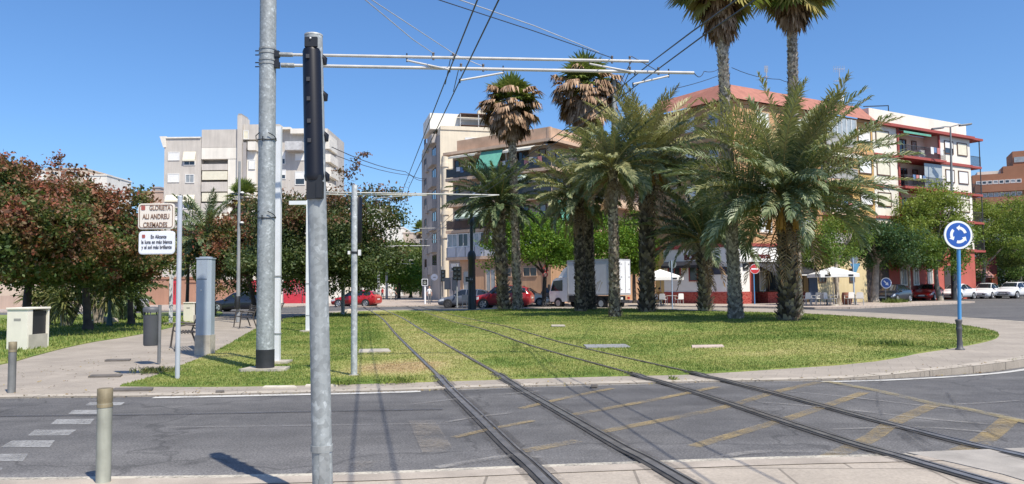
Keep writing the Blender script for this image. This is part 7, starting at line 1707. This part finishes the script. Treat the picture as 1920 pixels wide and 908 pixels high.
c0 = chair(); spots = [(1244, 56.2, 150, 'white terrace chair left of the round sign pole, under the parasol'), (1273, 56.4, 200, 'white terrace chair right of the round sign pole, before the red stone wall'), (1236, 57.6, 20, 'white terrace chair half hidden by the tall dark palm trunk'),
    (1510, 52.6, 200, 'white terrace chair next to the thick palm trunk'), (1521, 53.4, 20, 'terrace chair by the navy screen, second from the thick palm trunk'), (1545, 52.8, 160, 'terrace chair on the left under the right parasol'), (1555, 51.9, 40, 'terrace chair in front under the right parasol'), (1562, 53.6, 250, 'terrace chair at the back under the right parasol'), (1592, 53.2, 190, 'white terrace chair just left of the triangle sign pole'), (1612, 52.5, 160, 'white terrace chair just right of the triangle sign pole'), (1530, 54.2, 300, 'terrace chair before the pale yellow wall')]
for i, (x, Y, a_, lab) in enumerate(spots):
    p = at(x, Y, .12)
    if i == 0: c0.location = p; c0.rotation_euler = (0, 0, R(a_)); c0['label'] = lab
    else: dup(c0, p, R(a_), lab)
def table():
    t = thing('terrace_table', 'small square terrace table', 'table', (0, 0, 0), 0, 'terrace tables at the bodega'); mb = MB(); mb.box(-.38, .38, -.38, .38, .71, .74, mat('table_top', (.45, .40, .34), .5)); mb.build('table_top', t)
    mb = MB(); mb.tube([(0, 0, 0), (0, 0, .71)], .035, RAILD, 8); mb.lathe((0, 0, 0), [(.25, 0), (.22, .03), (.04, .05)], RAILD, 12); mb.build('leg', t); return t
t0 = table()
for i, (x, Y, lab) in enumerate(((1258, 56.3, 'terrace table between the two white chairs by the red wall'), (1550, 52.7, 'terrace table under the right parasol'), (1603, 53.4, 'terrace table behind the triangle sign pole'))):
    if i == 0: t0.location = at(x, Y, .12); t0['label'] = lab
    else: dup(t0, at(x, Y, .12), .3, lab)
q = Vector(at(1588, 54.2, .12)); t = thing('barrel_planter', 'reddish round planter with leaves on the terrace', 'planter', q)
mb = MB(); mb.lathe(q, [(.28, 0), (.36, .3), (.36, .6), (.3, .85)], mat('terracotta_pot', (.30, .12, .08), .8), 14); mb.build('pot', t)

# ================================================================ people
SKIN = mat('skin', (.48, .28, .20), .6, .05); HAIR = mat('dark_hair', (.02, .014, .01), .7)
def person(loc, rz, lab, shirt, trousers, sit=False, hairm=HAIR, stride=.12):
    t = thing('person', lab, 'person', loc, rz, 'people in the street')
    hip = .50 if sit else .92
    J = [('pel', (0, 0, hip), .125), ('bel', (0, 0, hip + .14), .115), ('che', (0, .0, hip + .36), .135), ('nec', (0, 0, hip + .52), .055), ('hd0', (0, -.01, hip + .60), .075), ('hd1', (0, -.015, hip + .70), .095), ('hd2', (0, -.01, hip + .79), .07)]
    E = [(0, 1), (1, 2), (2, 3), (3, 4), (4, 5), (5, 6)]
    for s in (-1, 1):
        k = len(J); J += [('sh', (s * .17, 0, hip + .45), .058), ('el', (s * .225, .04, hip + .18), .042), ('wr', (s * .22, -.08 if not sit else -.18, hip - .06 if not sit else hip + .12), .03), ('ha', (s * .21, -.12 if not sit else -.26, hip - .15 if not sit else hip + .12), .036)]; E += [(2, k), (k, k + 1), (k + 1, k + 2), (k + 2, k + 3)]
        k = len(J)
        if sit: J += [('th', (s * .10, -.05, hip - .02), .09), ('kn', (s * .11, -.44, hip - .02), .062), ('an', (s * .11, -.44, .09), .042), ('to', (s * .12, -.60, .045), .036)]
        else: J += [('th', (s * .10, 0, hip - .08), .088), ('kn', (s * .10, -.02 + s * stride * .5, .49), .06), ('an', (s * .10, s * stride, .09), .042), ('to', (s * .11, s * stride - .16, .04), .036)]
        E += [(0, k), (k, k + 1), (k + 1, k + 2), (k + 2, k + 3)]
    me = bpy.data.meshes.new('body'); me.from_pydata([j[1] for j in J], E, []); o = bpy.data.objects.new('body', me); COL.objects.link(o)
    sk = o.modifiers.new('skin', 'SKIN'); sk.use_smooth_shade = True
    for i, j in enumerate(J): me.skin_vertices[0].data[i].radius = (j[2], j[2] * (.8 if j[0] in ('pel', 'bel', 'che') else 1)); me.skin_vertices[0].data[i].use_root = i == 0
    o.modifiers.new('sub', 'SUBSURF').levels = 1
    dg = bpy.context.evaluated_depsgraph_get(); dg.update(); m2 = bpy.data.meshes.new_from_object(o.evaluated_get(dg)); bpy.data.objects.remove(o)
    m2.materials.clear()
    for mm in (shirt, trousers, SKIN, BLKP): m2.materials.append(mm)
    for p in m2.polygons:
        c = p.center; k = 0
        if c.z > hip + .53 or (abs(c.x) > .185 and c.z < hip + .24): k = 2
        elif c.z < .09: k = 3
        elif c.z < hip + .05: k = 1
        p.material_index = k; p.use_smooth = True
    ob = bpy.data.objects.new('body', m2); COL.objects.link(ob); ob.parent = t; TW[ob.name] = TW[t.name]
    w = lambda x, y, z: TW[t.name] @ Vector((x, y, z))
    mb = MB(); mb.ball(w(0, .02, hip + .755), .105, hairm, 10, (.95, 1.0, .85)); mb.build('hair', t)
    mb = MB(); mb.ball(w(0, -.115, hip + .70), .016, SKIN, 6); [mb.ball(w(s * .035, -.095, hip + .725), .010, HAIR, 6) for s in (-1, 1)]; [mb.ball(w(s * .095, 0, hip + .70), .02, SKIN, 6) for s in (-1, 1)]; mb.build('face', t)
    return t
SHW = mat('white_shirt', (.74, .74, .74), .8); TRG = mat('grey_trousers', (.16, .16, .17), .8); SHR = mat('red_shirt', (.45, .03, .03), .8); TRB = mat('dark_trousers', (.03, .035, .05), .8); SHB = mat('black_shirt', (.02, .02, .025), .8)
person(at(805, 73, .08), .3, 'person in a white shirt and grey trousers standing by the tram symbol sign', SHW, TRG)
person(at(733, 104, .08), .9, 'person all in white walking far off under the lime green tree', SHW, mat('pale_trousers', (.5, .5, .48), .8))
person(at(717, 106, .08), -.5, 'person in a red shirt far off, just left of the distant masts', SHR, TRB)
person(at(742, 100, .08), 1.6, 'person in dark clothes far off, beside the one in white', SHB, TRB)
person(at(1237, 56.9, .12), 2.6, 'dark haired person seated under the left parasol, behind the white chair', mat('orange_top', (.40, .20, .06), .8), TRB, sit=True)

# ================================================================ light, sky, camera
w = bpy.data.worlds.new('World'); scene.world = w; w.use_nodes = True; nt = w.node_tree
sky = nt.nodes.new('ShaderNodeTexSky'); sky.sky_type = 'NISHITA'; sky.sun_disc = False
SAZ, SEL = Vector((.60, -.80)), R(56)
sky.sun_elevation = SEL; sky.sun_rotation = math.atan2(SAZ.x, SAZ.y); sky.altitude = 0; sky.air_density = 1.0; sky.dust_density = 1.0; sky.ozone_density = 10
bg = nt.nodes['Background']; bg.inputs['Strength'].default_value = .122
hsv = nt.nodes.new('ShaderNodeHueSaturation'); hsv.inputs['Saturation'].default_value = 1.05; nt.links.new(sky.outputs[0], hsv.inputs['Color']); nt.links.new(hsv.outputs[0], bg.inputs['Color'])
sl = bpy.data.lights.new('sun', 'SUN'); sl.energy = 4.3; sl.angle = R(.53); sl.color = (1, .92, .79)
so = bpy.data.objects.new('sun', sl); COL.objects.link(so); so.location = (30, -40, 60)
d = -Vector((SAZ.x * math.cos(SEL), SAZ.y * math.cos(SEL), math.sin(SEL))); so.rotation_euler = d.to_track_quat('-Z', 'Y').to_euler()
cd = bpy.data.cameras.new('camera'); cam = bpy.data.objects.new('camera', cd); COL.objects.link(cam); cd.sensor_width = 36; cd.lens = 36 * FPX / 1920; cd.clip_end = 4000; cd.clip_start = .05
cam.matrix_world = Matrix.Translation((0, 0, H)) @ CAMM.to_4x4(); scene.camera = cam
vs = scene.view_settings; vs.view_transform = 'Standard'; vs.look = 'None'; vs.exposure = 0.55; vs.gamma = 1; vs.use_curve_mapping = False
scene.cycles.max_bounces = 6; scene.cycles.transparent_max_bounces = 4
